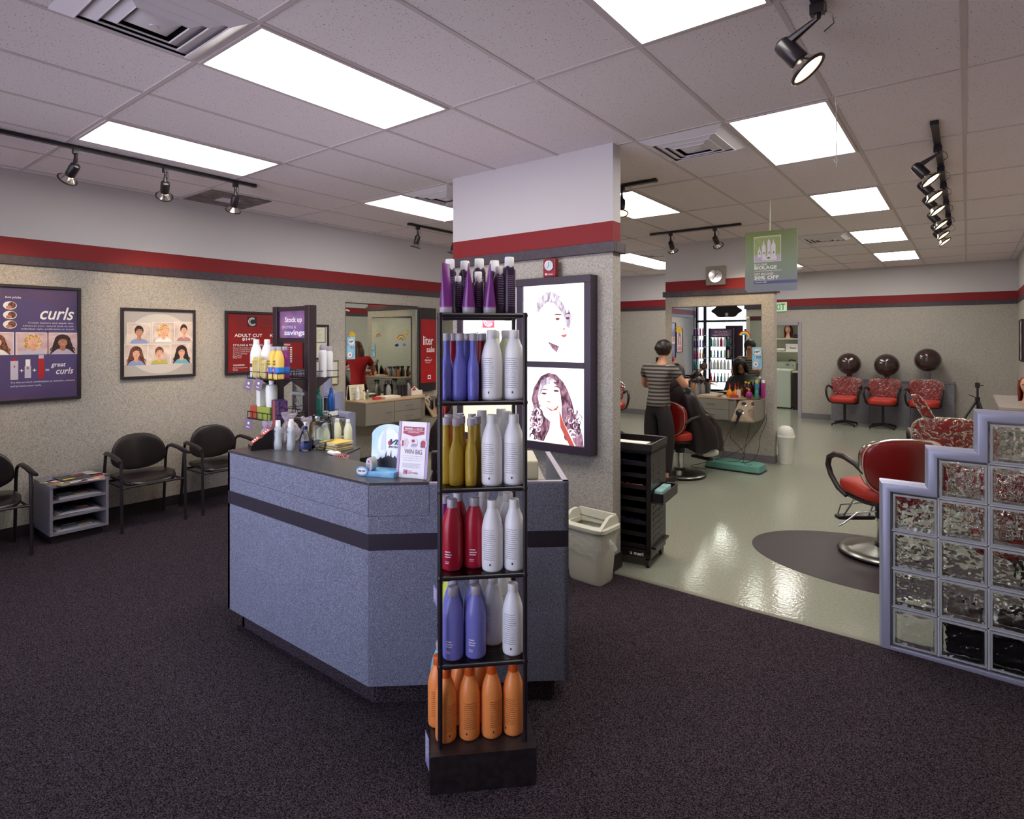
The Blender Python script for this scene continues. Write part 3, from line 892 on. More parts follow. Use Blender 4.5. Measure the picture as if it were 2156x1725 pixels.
# --- shelves: (kind, body, cap, colour word, x, y, turn)
lev = {4: 1.4235 + .0, 3: 1.1015, 2: .7775, 1: .4515, 0: .1465}
names = {4: 'top shelf', 3: 'upper shelf', 2: 'middle shelf', 1: 'lowest glass shelf', 0: 'base'}
FR = ['front row', 'second row', 'third row', 'back row']
rows = {
    4: [('tall', BLUE, CAPC, 'violet-blue', .062, .095, 1.2), ('tall', BLUE, CAPC, 'violet-blue', .110, .085, .35), ('tall', BLUE, CAPC, 'violet-blue', .160, .080, 1.5), ('tall', BLUE, CAPC, 'violet-blue', .140, .150, .4),
        ('tall', REDCLEAR, CAPC, 'clear red', .085, .175, 0), ('tall', REDCLEAR, CAPC, 'clear red', .200, .150, .5), ('tall', REDCLEAR, CAPC, 'clear red', .195, .215, .5),
        ('litre', WHT, CAPW, 'white', .232, .094, 0), ('litre', WHT, CAPW, 'white', .318, .097, .12), ('litre', PALE, CAPW, 'cream', .300, .185, 0), ('litre', PALE, CAPW, 'cream', .262, .275, 0), ('tall', BLUE, CAPC, 'violet-blue', .075, .24, .4)],
    3: [('tall', GOLD, CAPC, 'gold', .098, .098, .35), ('tall', GOLD, CAPC, 'gold', .152, .090, 1.5), ('tall', GOLD, CAPC, 'gold', .060, .130, .2), ('tall', GOLD, CAPC, 'gold', .118, .165, .2), ('tall', GOLD, CAPC, 'gold', .180, .150, .9), ('tall', CAPO, CAPC, 'orange', .165, .225, .5), ('tall', CAPO, CAPC, 'orange', .070, .22, .4), ('tall', CAPO, CAPC, 'orange', .118, .245, .4),
        ('litre', WHT, CAPW, 'white', .232, .094, .05), ('litre', WHT, CAPW, 'white', .316, .094, .1), ('litre', WHT, CAPW, 'white', .300, .185, 0), ('litre', WHT, CAPW, 'white', .288, .275, 0), ('litre', WHT, CAPW, 'white', .205, .235, 0)],
    2: [('litre', REDB, CAPC, 'red', .082, .125, 0), ('litre', REDB, CAPC, 'red', .168, .140, .2), ('litre', REDB, CAPC, 'red', .108, .215, .2), ('tall', PLUM, CAPC, 'purple', .055, .22, .2),
        ('litre', WHT, CAPW, 'white', .234, .094, .1), ('litre', WHT, CAPW, 'white', .318, .094, .1), ('litre', WHT, CAPW, 'white', .305, .185, .1), ('litre', WHT, CAPW, 'white', .212, .24, 0), ('litre', WHT, CAPW, 'white', .296, .275, 0)],
    1: [('litre', PERI, CAPC, 'periwinkle', .085, .100, 0), ('litre', PERI, CAPC, 'periwinkle', .170, .102, 0), ('litre', PERI, CAPC, 'periwinkle', .088, .195, 0), ('litre', PERI, CAPC, 'periwinkle', .172, .195, 0), ('litre', LIME, CAPC, 'lime', .080, .285, 0),
        ('litre', WHT, CAPW, 'white', .314, .105, .1), ('litre', WHT, CAPW, 'white', .246, .190, -.4), ('litre', WHT, CAPW, 'white', .300, .278, 0), ('litre', WHT, CAPW, 'white', .205, .285, 0)],
    0: [('litre', ORG, CAPO, 'orange', .058, .098, .75), ('litre', ORG, CAPO, 'orange', .147, .102, .1), ('litre', ORG, CAPO, 'orange', .232, .102, .5), ('litre', ORG, CAPO, 'orange', .316, .106, -.5), ('litre', ORG, CAPO, 'orange', .030, .190, 0),
        ('litre', ORG, CAPO, 'orange', .115, .195, 0), ('litre', ORG, CAPO, 'orange', .200, .200, 0), ('litre', AQUA, CAPC, 'aqua blue', .040, .300, 0)],
}
for lv, items in rows.items():
    cnt = {}
    for kd, bm, cm, cw, x, y, rz in items:
        ro = 0 if y < .128 else 1 if y < .212 else 2 if y < .262 else 3
        if lv == 2 and kd == 'litre' and y < .15: ro = 0
        key = (cw, ro); cnt.setdefault(key, []).append((x, kd, bm, cm, y, rz))
    for (cw, ro), L_ in cnt.items():
        L_.sort()
        for q, (x, kd, bm, cm, y, rz) in enumerate(L_):
            w = '' if len(L_) == 1 else (', left of its pair' if q == 0 else ', right of its pair') if len(L_) == 2 else ', %s from left' % ('first', 'second', 'third', 'fourth', 'fifth')[q]
            t = bottle(kd, bm, cm, rk(x, y, lev[lv]), '%s %s bottle, %s, %s of the black rack%s' % (cw, 'litre' if kd == 'litre' else 'slender', FR[ro], names[lv], w), 'bottles on the black display rack', RA + rz)
            if ro == 0 and cw in ('white', 'orange', 'red', 'periwinkle'):
                if cw in ('white', 'orange'):
                    m = MB(); r = .0412   # recycling mark and code under the text block
                    for a0, a1, z0, z1 in ((-2.05, -1.92, .026, .034),):
                        n = 4; vs = []; fs = []
                        for i in range(n + 1):
                            a = a0 + (a1 - a0) * i / n
                            vs += [(r * cos(a), r * sin(a), z0), (r * cos(a), r * sin(a), z1)]
                        for i in range(n): fs.append((2 * i, 2 * i + 2, 2 * i + 3, 2 * i + 1))
                        m.add(vs, fs)
                    m.obj('print_mark', CODE, t)
                else:
                    m = MB(); r = .0411
                    for a0, a1, z0, z1 in ((-2.3, -1.75, .072, .076), (-2.3, -1.62, .062, .066), (-2.3, -1.7, .053, .057), (-2.3, -1.85, .036, .038), (-2.3, -1.9, .030, .032)):
                        n = 4; vs = []; fs = []
                        for i in range(n + 1):
                            a = a0 + (a1 - a0) * i / n
                            vs += [(r * cos(a), r * sin(a), z0), (r * cos(a), r * sin(a), z1)]
                        for i in range(n): fs.append((2 * i, 2 * i + 2, 2 * i + 3, 2 * i + 1))
                        m.add(vs, fs)
                    m.obj('print_mark', INKW, t)
# price tag cards hanging on the left side of the rack
for k, (y, z, h) in enumerate(((.30, .60, .07), (.10, .105, .12))):
    t = thing('shelf_card', ('small lilac card hanging at mid height on the left of the black rack', 'lilac price card leaning off the left of the rack base')[k], 'card', rk(-.012 if k else .018, y, z), RA - pi / 2 + .25)
    flat('card', [(rect(-.03, .03, -h / 2, h / 2), mat('lilac_card', (150, 142, 190), .4), 0)], t)
    flat('print', lines(-.022, .022, h / 2 - .01, 6, h / 9, WHITE, 1), t)

# ------------------------------------------------------------------ glass block half walls
GB = mat('glass_block', (235, 240, 246), .02, trans=1, ior=1.45, spec=.5, bump=1.0, scale=26, detail=1)
GBE = mat('glass_block_edge', (212, 216, 226), .15, trans=.5, ior=1.4)
MORTAR = mat('white_spacer', (226, 224, 232), .4)
ALU = mat('lilac_aluminium', (156, 158, 184), .38, metal=.35)
def block_meshes():
    s = .0945; d = .038
    m = MB(); n = 10
    rnd = random.Random(5)
    for sg in (-1, 1):                     # two wavy faces
        vs = []; fs = []
        for i in range(n + 1):
            for j in range(n + 1):
                x = -s + 2 * s * i / n; z = -s + 2 * s * j / n
                edge = i in (0, n) or j in (0, n)
                y = sg * (d - (0 if edge else .004 + .004 * rnd.random()))
                vs.append((x, y, z))
        for i in range(n):
            for j in range(n):
                q = (i * (n + 1) + j, (i + 1) * (n + 1) + j, (i + 1) * (n + 1) + j + 1, i * (n + 1) + j + 1)
                fs.append(q if sg < 0 else q[::-1])
        m.add(vs, fs)
    face = m
    rim = MB()
    for x0, x1, z0, z1 in ((-s, s, -s, -s + .010), (-s, s, s - .010, s), (-s, -s + .010, -s + .01, s - .01), (s - .010, s, -s + .01, s - .01)):
        rim.box(x0, x1, -d - .001, d + .001, z0, z1)
    return face.mesh('pane', GB, 60), rim.mesh('rim', GBE, 0)
def glass_wall(loc, rz, steps, label, cw=.200, ch=.2025, base=.03, wid=.06):
    """steps: number of blocks in each column"""
    t = thing('glass_block_wall', label, 'half wall', loc, rz)
    x0 = .058
    tot = x0 + len(steps) * cw
    sp = MB()
    for c, n in enumerate(steps):
        for r in range(n):
            f, e = cached('gblock', block_meshes)
            for nm, me in (('glass_block', f),):
                o = link(nm, me, t, (x0 + (c + .5) * cw, 0, base + (r + .5) * ch))
                link('rim', e, o)
            z = base + (r + 1) * ch
            if r < n - 1: sp.box(x0 + c * cw, x0 + (c + 1) * cw, -.030, .030, z - .004, z + .004)
        if c: sp.box(x0 + c * cw - .004, x0 + c * cw + .004, -.030, .030, base, base + min(n, steps[c - 1]) * ch)
    sp.obj('spacer', MORTAR, t, 0)
    # rounded aluminium channel following the steps
    path = [(0 + .03, 0)]
    outline = []
    zt = [base + n * ch + .030 for n in steps]
    pts = [(.028, 0.0), (.028, zt[0])]
    for c in range(1, len(steps)):
        if steps[c] > steps[c - 1]:
            xx = x0 + c * cw - .028
            pts += [(xx, zt[c - 1]), (xx, zt[c])]
    pts.append((tot + .4 if False else tot, zt[-1]))
    ch_ = MB(); seg = 14
    prof = []                               # cross section: rounded outside, flat inside; (outward, y)
    for k in range(9):
        a = -pi / 2 + pi * k / 8
        prof.append((.006 + .024 * cos(a), .052 * sin(a)))
    prof += [(-.024, .050), (-.026, .036), (-.030, .035), (-.030, -.035), (-.026, -.036), (-.024, -.050)]
    rings = []
    for i, (x, z) in enumerate(pts):
        din = Vector((x - pts[i - 1][0], z - pts[i - 1][1])).normalized() if i else None
        dout = Vector((pts[i + 1][0] - x, pts[i + 1][1] - z)).normalized() if i < len(pts) - 1 else None
        if din is None: din = dout
        if dout is None: dout = din
        n1 = Vector((-din.y, din.x)); n2 = Vector((-dout.y, dout.x))
        mt = (n1 + n2); mt = mt / (mt.length_squared) * 2
        rings.append([(x + mt.x * o_, y_, z + mt.y * o_) for o_, y_ in prof])
    vs = [p for r in rings for p in r]; fs = []; k = len(prof)
    for i in range(len(rings) - 1):
        for j in range(k):
            j2 = (j + 1) % k
            fs.append((i * k + j, (i + 1) * k + j, (i + 1) * k + j2, i * k + j2))
    fs.append(tuple(range(k))); fs.append(tuple(range((len(rings) - 1) * k, len(rings) * k))[::-1])
    ch_.add(vs, fs)
    ch_.obj('channel', ALU, t, 30)
    bevel(MB().box(.028, tot, -.05, .05, .0, base - .004).obj('sill', ALU, t, 0), .004)
    return t
glass_wall((-.375, 3.745, .0), 0, [4, 5, 6, 7, 7], 'stepped glass block half wall with lilac metal frame on the right')
glass_wall((-5.00, 3.79, .0), pi, [4, 5, 6, 6, 6], 'stepped glass block half wall against the left wall behind the desk')
# ------------------------------------------------------------------ waiting area
VINYL = mat('black_vinyl', (25, 18, 20), .27, spec=.6)
TUBEB = mat('black_tube', (34, 27, 31), .35)
def wchair_parts():
    out = []
    for x in (-.255, .255):
        out.append(('leg', MB().tube([(x, -.245, .009), (x, -.235, .40), (x, -.228, .585), (x, -.215, .622)], .0125, 10).mesh('leg', TUBEB)))
        out.append(('leg', MB().tube([(x, .225, .009), (x * .99, .19, .30), (x * .98, .165, .52), (x * .98, .145, .615), (x, .12, .640)], .0125, 10).mesh('leg', TUBEB)))
        out.append(('armrest', MB().tube([(x * 1.02, .125, .641), (x * 1.04, .06, .655), (x * 1.05, -.08, .645), (x * 1.05, -.20, .628), (x * 1.10, -.27, .618)], [.014, .018, .020, .021, .012], 10).mesh('armrest', TUBEB)))
    out.append(('seat_frame', MB().tube([(-.255, -.235, .385), (-.20, -.235, .39), (.20, -.235, .39), (.255, -.235, .385)], .010, 8).tube([(-.25, .18, .385), (.25, .18, .385)], .010, 8).tube([(-.235, -.24, .385), (-.235, .185, .385)], .009, 8).tube([(.235, -.24, .385), (.235, .185, .385)], .009, 8).mesh('seat_frame', TUBEB)))
    def f(x, y, z):
        return (x, y, z + .42 - .035 * max(0, (-y - .05) / .2) ** 2 + .02 * (x / .23) ** 2 * (1 if y > -.1 else .3))
    out.append(('seat', MB().pad(.232, .235, .030, .55, .62, fn=f).mesh('seat', VINYL, 60)))
    def g(x, y, z):      # pad in x (width) and y (height), thickness z -> stand it up; flat-bottomed dome
        h = y
        w = x * (1.0 if h < 0 else 1 - .04 * h / .15)
        zz = .585 + (h * 1.36 if h > 0 else h * .62 - .028 * (1 - (x / .228) ** 2) * (-h / .15))
        return (w, .150 + z - .055 * (x / .228) ** 2 + .10 * (zz - .6), zz)
    out.append(('backrest', MB().pad(.228, .150, .024, .5, .80, fn=g).mesh('backrest', VINYL, 60)))
    return out
for y, lb in ((1.055, 'black vinyl waiting chair cut off by the left edge of the photo'), (2.17, 'black vinyl waiting chair between the magazine shelf and the other chair'), (2.835, 'black vinyl waiting chair nearest the reception desk')):
    t = thing('waiting_chair', lb, 'chair', (-5.875, y, 0), pi / 2, 'black waiting chairs along the left wall')
    for n, me in cached('wchair', wchair_parts): link(n, me, t)

t = thing('magazine_shelf', 'low grey laminate magazine shelf between two waiting chairs', 'shelf', (-6.19, 1.455, .009))
W_, D_, H_ = .405, .43, .472
LAMS = mat('lilac_grey_laminate', (112, 106, 118), .45, c2=(140, 134, 146), scale=300)
mb = MB().box(0, D_, 0, .02, .07, H_ - .02).box(0, D_, W_ - .02, W_, .07, H_ - .02).box(0, .01, .02, W_ - .02, .07, H_ - .02)
mb.obj('carcass', LAMS, t, 0)
MB().box(0, D_ + .003, -.002, W_ + .002, H_ - .02, H_).obj('top', LAMS, t, 0)
for z in (.07, .20, .33): MB().box(.01, D_ - .002, .02, W_ - .02, z, z + .018).obj('shelf', LAMS, t, 0)
MB().box(.01, .36, .03, W_ - .03, 0, .07).obj('plinth', BASEB, t, 0)
MAGC = [(176, 174, 186), (200, 198, 200), (120, 44, 56), (70, 76, 104), (150, 140, 96), (44, 42, 50), (190, 140, 142), (130, 140, 156)]
rnd = random.Random(3)
def magazine(loc, rz, w, d, h, ci, label, group, tilt=0):
    t = thing('magazine', label, 'magazine', loc, rz, group)
    t.rotation_euler = (0, tilt, rz)
    MB().box(-w / 2 + .002, w / 2 - .002, -d / 2 + .002, d / 2 - .002, .0008, h - .0008).obj('pages', mat('paper_edge', (224, 222, 224), .6), t, 0)
    m = mat('magazine_cover_%d' % ci, MAGC[ci], .25)
    MB().box(-w / 2, w / 2, -d / 2, d / 2, 0, .0009).box(-w / 2, w / 2, -d / 2, d / 2, h - .0009, h).box(-w / 2, -w / 2 + .001, -d / 2, d / 2, .0009, h - .0009).obj('cover', m, t, 0)
    r2 = random.Random(ci * 7 + int(w * 1000)); p = []
    for q in range(4):
        a = -w / 2 + .01 + r2.random() * w * .5; b = -d / 2 + .02 + q * d * .22
        p.append(([(a, b), (a + w * .4, b), (a + w * .4, b + d * .12), (a, b + d * .12)], r2.choice([WHITE, mat('print_red', (190, 60, 70)), mat('print_yellow', (222, 200, 90)), INK])))
    mb = MB(); ms = []
    for pts, m in p:
        if m not in ms: ms.append(m)
        mb.mat(ms.index(m)); mb.add([(x, y, h + .0004) for x, y in pts], [(0, 1, 2, 3)])
    mb.obj('print', ms, t, 0)
zt = .481
for k, (x, y, rz, ci, w_) in enumerate(((-5.86, 1.57, 1.9, 4, 'yellow and dark cover, at the left front'), (-5.98, 1.60, 1.2, 7, 'bluish cover, at the back left'), (-5.86, 1.745, 1.35, 6, 'pink and white cover, at the right front'), (-6.0, 1.76, 1.8, 1, 'white cover, leaning towards the chair'))):
    magazine((x, y, zt), rz, .21, .275, .005, ci, 'magazine with ' + w_ + ' of the shelf top', 'magazines on top of the shelf'); 
magazine((-5.93, 1.66, zt + .0062), 1.62, .21, .275, .007, 5, 'dark glossy magazine on top of the others on the shelf', 'magazines on top of the shelf')
for s_, z in enumerate((.098, .228, .358)):
    zz = z
    for k in range(3 if s_ != 1 else 4):
        h = .0035 + .002 * rnd.random()
        magazine((-5.90 + .02 * rnd.random(), 1.655 + .03 * (rnd.random() - .5), zz), pi / 2 + .1 * (rnd.random() - .5), .30 - .03 * k, .21, h, (0, 1, 7, 3)[k], 'magazine lying in the %s compartment of the grey shelf, %s' % (('bottom', 'middle', 'top')[s_], ('lowest', 'second from below', 'third from below', 'topmost')[k]), 'magazines inside the shelf')
        zz += h + .0012

# ------------------------------------------------------------------ posters on the left wall (local x = world +Y)
WX = XL + .001
PUR = mat('poster_purple', (74, 62, 104), .3, c2=(94, 74, 108), scale=3, lo=.3, hi=.7)
PUR2 = mat('poster_purple_arc', (86, 74, 118), .3)
PH = mat('photo_pink_grey', (190, 150, 156), .4, c2=(224, 200, 202), scale=14, lo=.3, hi=.7); PH2 = mat('photo_beige', (196, 172, 166), .4, c2=(230, 218, 208), scale=14, lo=.3, hi=.7)
BRN = mat('hair_brown', (70, 36, 30), c2=(142, 90, 70), scale=90); BLD = mat('hair_blonde', (186, 128, 70), c2=(240, 206, 150), scale=90); DKH = mat('hair_black', (28, 18, 22), c2=(70, 46, 46), scale=90); REDP = mat('print_red', (190, 60, 70))
DRKR = mat('print_deep_red', (176, 30, 36)); LILA = mat('print_lilac', (196, 188, 208))
t = framed('poster', 'purple framed curls poster cut off by the left edge of the photo', 'poster', (WX, .80, 1.128), pi / 2, .990, .975, .025, .03, None, PUR)
P = [(ell(.55, .47, .44, .40, 30), PUR2, 1)]
for k, (cx, sh, hr, st, sk) in enumerate(((.415, WHITE, BRN, 'long', None), (.650, LILA, BLD, 'bob', None), (.858, mat('shirt_lilac', (190, 178, 200)), DKH, 'long', SKIN_D), (.18, WHITE, BRN, 'bob', None))):
    x0, x1 = cx - .108, min(cx + .108, .964)
    P.append((rect(x0 - .004, x1 + .004 if x1 < .96 else x1, .394, .580), WHITE, 2))
    P += portrait(x0, .398, x1 - x0, .178, hr, sh, sk, st, PH, 3)
for k in range(3):
    P.append((ell(.502, .800 - k * .078, .044, .034, 20), WHITE, 2)); P.append((ell(.515, .802 - k * .078, .026, .027, 14), BRN, 3)); P.append((ell(.495, .785 - k * .078, .02, .014, 12), SKIN_D, 4))
P += [(rect(.505, .555, .19, .345), LILA, 3), (rect(.520, .542, .345, .37), DRKR, 3), (rect(.527, .535, .29, .305), DRKR, 4), (rect(.597, .640, .20, .30), LILA, 3), (rect(.603, .634, .30, .355), WHITE, 3), (rect(.612, .622, .275, .29), DRKR, 4),
      (rect(.688, .727, .195, .36), DRKR, 3), (rect(.690, .725, .36, .39), LILA, 3)]
flat('artwork', P, t)
SER = 0.28
text('hot picks', .47, .855, .105, .022, WHITE, t, bold=.01, shear=.3)
text('curls', .700, .690, .24, .108, WHITE, t, shear=.32, bold=.012, res=4)
text('Create texture and depth that', .620, .652, .315, .016, WHITE, t)
text('enhances your natural look to suit', .585, .626, .350, .016, WHITE, t)
text('individual style, preference or trend.', .575, .600, .365, .016, WHITE, t)
text('+', .565, .25, .024, .026, WHITE, t, bold=.01); text('+', .650, .25, .024, .026, WHITE, t, bold=.01); text('=', .737, .255, .026, .014, WHITE, t, bold=.01)
text('great', .775, .275, .105, .044, WHITE, t, shear=.3, bold=.01); text('curls', .810, .222, .125, .055, WHITE, t, shear=.3, bold=.012)
text('Try this product combination to maintain, enhance', .505, .155, .44, .018, WHITE, t)
text('and protect your curls.', .505, .125, .205, .018, WHITE, t)

t = framed('poster', 'framed poster of six smiling portraits over the waiting chairs', 'poster', (WX, 2.10, 1.277), pi / 2, .665, .668, .024, .03, None, mat('poster_grey', (178, 172, 170), .3))
P = [(ell(.335, .33, .305, .29, 30), mat('poster_pale', (206, 200, 194), .3), 1), ]
for x0, z0, hr, sh, sk, st, tu in ((.055, .335, DKH, mat('shirt_blue', (140, 156, 206)), SKIN_D, 'short', 0), (.270, .345, BLD, WHITE, None, 'bob', 1), (.470, .355, DKH, mat('shirt_plaid', (176, 130, 130)), None, 'short', 0),
                                   (.030, .130, BRN, mat('shirt_blue', (140, 156, 206)), None, 'long', 0), (.232, .133, BRN, mat('shirt_olive', (190, 180, 84)), None, 'short', 0), (.436, .136, DKH, mat('shirt_aqua', (110, 178, 196)), None, 'long', 0)):
    w_ = min(.195, .640 - x0)
    P.append((rect(x0 - .003, x0 + w_ + .003, z0 - .003, z0 + .193), WHITE, 2)); P += portrait(x0, z0, w_, .19, hr, sh, sk, st, PH2, 3, tu)
flat('artwork', P, t)

def logo_c(x, z, s, parent, box, sw, ly=3, y=0.0):
    """square badge with a double open swoosh shaped like a letter c"""
    P = [(rect(x, x + s, z, z + s), box, ly)]
    for k, (r0, r1) in enumerate(((.43, .36), (.31, .26))):
        n = 16; o = []; i_ = []
        for q in range(n + 1):
            a = R(55) + R(265) * q / n
            cx_, cz_ = x + s * (.52 + .03 * k), z + s * .50
            o.append((cx_ + r0 * s * cos(a) * 1.05, cz_ + r0 * s * sin(a))); i_.append((cx_ + r1 * s * cos(a) * 1.1 + s * .01, cz_ + r1 * s * sin(a)))
        for q in range(n): P.append(([o[q], o[q + 1], i_[q + 1], i_[q]], sw, ly + 1))
    return flat('emblem', P, parent, y)
MR = mat('menu_red', (150, 26, 30), .25, c2=(128, 34, 40), scale=4, lo=.3, hi=.7)
t = framed('price_board', 'red framed price menu behind the product rack', 'price board', (WX, 3.070, 1.270), pi / 2, .95, .682, .026, .03, None, MR)
DR = mat('print_dark_maroon', (96, 22, 28)); 
logo_c(.245, .520, .105, t, INK, WHITE)
text('COST', .385, .592, .13, .026, DR, t); text('CUTTERS', .385, .545, .31, .036, DR, t, bold=.01); text('just your style', .385, .500, .22, .022, DR, t)
text('ADULT CUT', .10, .405, .315, .034, WHITE, t, bold=.022); text('$14', .185, .360, .09, .036, WHITE, t, bold=.03); text('95', .280, .373, .055, .022, WHITE, t, bold=.03)
text("KID'S CUT", .505, .405, .295, .034, WHITE, t, bold=.022); text('$12', .560, .360, .09, .036, WHITE, t, bold=.03); text('95', .655, .373, .055, .022, WHITE, t, bold=.03)
text('STYLING & FINISHING', .085, .305, .335, .022, WHITE, t, bold=.01); text('COLOR & PERM', .515, .305, .24, .022, WHITE, t, bold=.01)
for k, s_ in enumerate(('Shampoo & Condition w/Cut', 'Shampoo & Style Finish w/Cut', 'Shampoo & Style Finish', 'Deep Conditioning', 'Beard Trim', 'Bang Trim')):
    text(s_, .085, .278 - k * .021, (.225, .245, .19, .155, .095, .09)[k], .013, WHITE, t, bold=.015)
    flat('price_line', [(rect(.355, .40, .282 - k * .021, .285 - k * .021), WHITE, 3), (rect(.415, .450, .278 - k * .021, .290 - k * .021), WHITE, 3)], t)
flat('price_line', [(rect(.515, .555, .279 - k * .021, .289 - k * .021), WHITE, 3) for k in range(6)] + [(rect(.70, .74, .282 - k * .021, .285 - k * .021), WHITE, 3) for k in range(9)] + [(rect(.752, .78, .279 - k * .021, .289 - k * .021), WHITE, 3) for k in range(9)], t)
text('WAXING', .085, .090, .125, .020, WHITE, t, bold=.012); text('Eyebrows/Lips/Chin', .085, .065, .16, .013, WHITE, t, bold=.01); text('Facial', .085, .045, .05, .012, WHITE, t, bold=.01)
flat('price_line', [(rect(.35, .39, .075 - k * .02, .078 - k * .02), WHITE, 3) for k in range(2)] + [(rect(.40, .45, .071 - k * .02, .083 - k * .02), WHITE, 3) for k in range(2)], t)

CREAM = mat('certificate_cream', (214, 210, 186), .5); MATT = mat('blue_grey_mat', (96, 104, 136), .5)
t = framed('framed_certificate', 'black framed certificates with blue mat, right of the product rack', 'certificate', (WX, 3.99, 1.405), pi / 2, .355, .42, .022, .025, None, mat('mat_cream', (214, 208, 190), .5))
flat('certificate', [(rect(.04, .315, .20, .40), MATT, 1), (rect(.052, .303, .212, .388), CREAM, 2), (rect(.05, .305, .04, .185), CREAM, 1)] + lines(.08, .27, .365, 8, .016, mat('print_grey', (150, 150, 140)), 3, .3, .3), t)
t = framed('framed_license', 'thin framed licence papers beneath the larger certificate frame', 'certificate', (WX, 4.16, 1.085), pi / 2, .33, .30, .010, .015, mat('bronze_frame', (96, 84, 66), .4), mat('mat_pale', (206, 202, 180), .5))
flat('paper', [(rect(.04, .28, .16, .27), mat('paper_blueish', (206, 214, 214), .5), 1), (rect(.03, .30, .02, .12), CREAM, 1), (ell(.16, .215, .03, .03, 14), mat('seal_grey', (150, 160, 160)), 2)] + lines(.05, .12, .25, 4, .014, mat('print_grey', (150, 150, 140)), 2, .3), t)

# portrait photo near the front windows (seen in the station mirror)
t = framed('framed_photo', 'framed photo of a woman with grey-pink hair near the windows, seen in the mirror', 'poster', (WX, .28, 1.28), pi / 2, .46, .66, .018, .025, None, mat('photo_pale_rose', (226, 196, 196), .4))
flat('artwork', portrait(.03, .05, .40, .56, mat('hair_ash', (110, 100, 130)), mat('shirt_rose', (206, 120, 120)), None, 'bob', None, 1), t)

# ------------------------------------------------------------------ lightbox on the partition
LBX0, LBX1, LBZ0, LBZ1, LBY = -3.395, -2.107, .822, 2.113, 3.635
t = thing('lightbox', 'large black-framed backlit lightbox with two portraits on the partition', 'lightbox', (LBX0, P1Y0 - .001, LBZ0))
w_, h_ = LBX1 - LBX0, LBZ1 - LBZ0; d_ = P1Y0 - .001 - LBY
GLOW = mat('lightbox_white', (255, 255, 255), .4, emit=1.35, ecol=(250, 248, 255))
def glow(name, c, e=1.0): return mat(name, c, .4, emit=e)
mb = MB(); f = .056
mb.box(0, w_, -d_, 0, 0, f).box(0, w_, -d_, 0, h_ - f, h_).box(0, f, -d_, 0, f, h_ - f).box(w_ - f, w_, -d_, 0, f, h_ - f)
dv = -2.768 - LBX0
mb.box(dv, dv + f, -d_, -.01, f, h_ - f).box(dv + f, w_ - f, -d_, -.01, .618, .662).box(f, dv, -d_, -.01, .57, .61)
bevel(mb.obj('frame', mat('lightbox_frame', (58, 46, 62), .4), t, 0), .002)
MB().box(f, w_ - f, -d_ + .02, -d_ + .022, f, h_ - f).obj('backlit_film', GLOW, t, 0)
y0 = -d_ + .0195
G1 = glow('film_lilac', (206, 202, 222), .9); G2 = glow('film_skin', (255, 226, 218), 1.1); G3 = glow('film_hair', (196, 172, 196), .75); G4 = glow('film_dark_hair', (136, 66, 92), .42); G5 = glow('film_red', (196, 90, 84), .5); G6 = glow('film_pink_grey', (226, 214, 226), 1.0); G7 = glow('film_cream', (236, 232, 196), .7); GI = glow('film_ink', (90, 70, 84), .2)
G3 = film_mat('film_light_hair', (168, 142, 176), (250, 244, 250), 10, 3, .95); G4 = film_mat('film_dark_hair', (84, 24, 44), (214, 160, 186), 9, 3.5, .8, .40, .66); GD = glow('film_dark_line', (110, 50, 76), .35)
GP = glow('film_logo_red', (226, 90, 110), .7)
# upper right film: side-swept fair hair, pale face looking left
ax0, ax1 = dv + f, w_ - f
bz = .662; wR = ax1 - ax0
def q(u, v, zb, hh): return (ax0 + u * wR, zb + v * hh)
hT = h_ - f - .662
P = [([q(*p, bz, hT) for p in ((.06, .86), (.0, .80), (.03, .98), (.3, .98), (.2, .9))], G1, 1),
     ([q(*p, bz, hT) for p in ((.12, .78), (.22, .88), (.45, .95), (.75, .94), (.86, .90), (.82, .80), (.6, .86), (.3, .82))], G1, 1),
     ([q(*p, bz, hT) for p in ((.20, .72), (.26, .82), (.38, .90), (.48, .91), (.62, .84), (.74, .72), (.80, .55), (.76, .42), (.72, .46), (.66, .62), (.52, .76), (.40, .78), (.30, .70), (.24, .62))], G3, 3),
     (ell(*q(.48, .50, bz, hT), wR * .25, hT * .30, 30), G2, 2),
     ([q(*p, bz, hT) for p in ((.42, .26), (.60, .20), (.56, .12), (.48, .18))], G4, 4),
     ([q(*p, bz, hT) for p in ((.50, .60), (.56, .625), (.64, .615), (.64, .60), (.56, .605))], GD, 5), ([q(*p, bz, hT) for p in ((.69, .61), (.76, .64), (.79, .60), (.76, .615))], GD, 5),
     (ell(*q(.575, .555, bz, hT), wR * .035, hT * .016, 12), GD, 5), (ell(*q(.735, .56, bz, hT), wR * .03, hT * .016, 12), GD, 5),
     ([q(*p, bz, hT) for p in ((.655, .43), (.70, .43), (.69, .415), (.66, .418))], G5, 5), ([q(*p, bz, hT) for p in ((.62, .345), (.73, .36), (.70, .32), (.66, .32))], G5, 5),
     ([q(*p, bz, hT) for p in ((.60, .82), (.68, .72), (.73, .60), (.75, .68), (.70, .80))], G6, 4)]
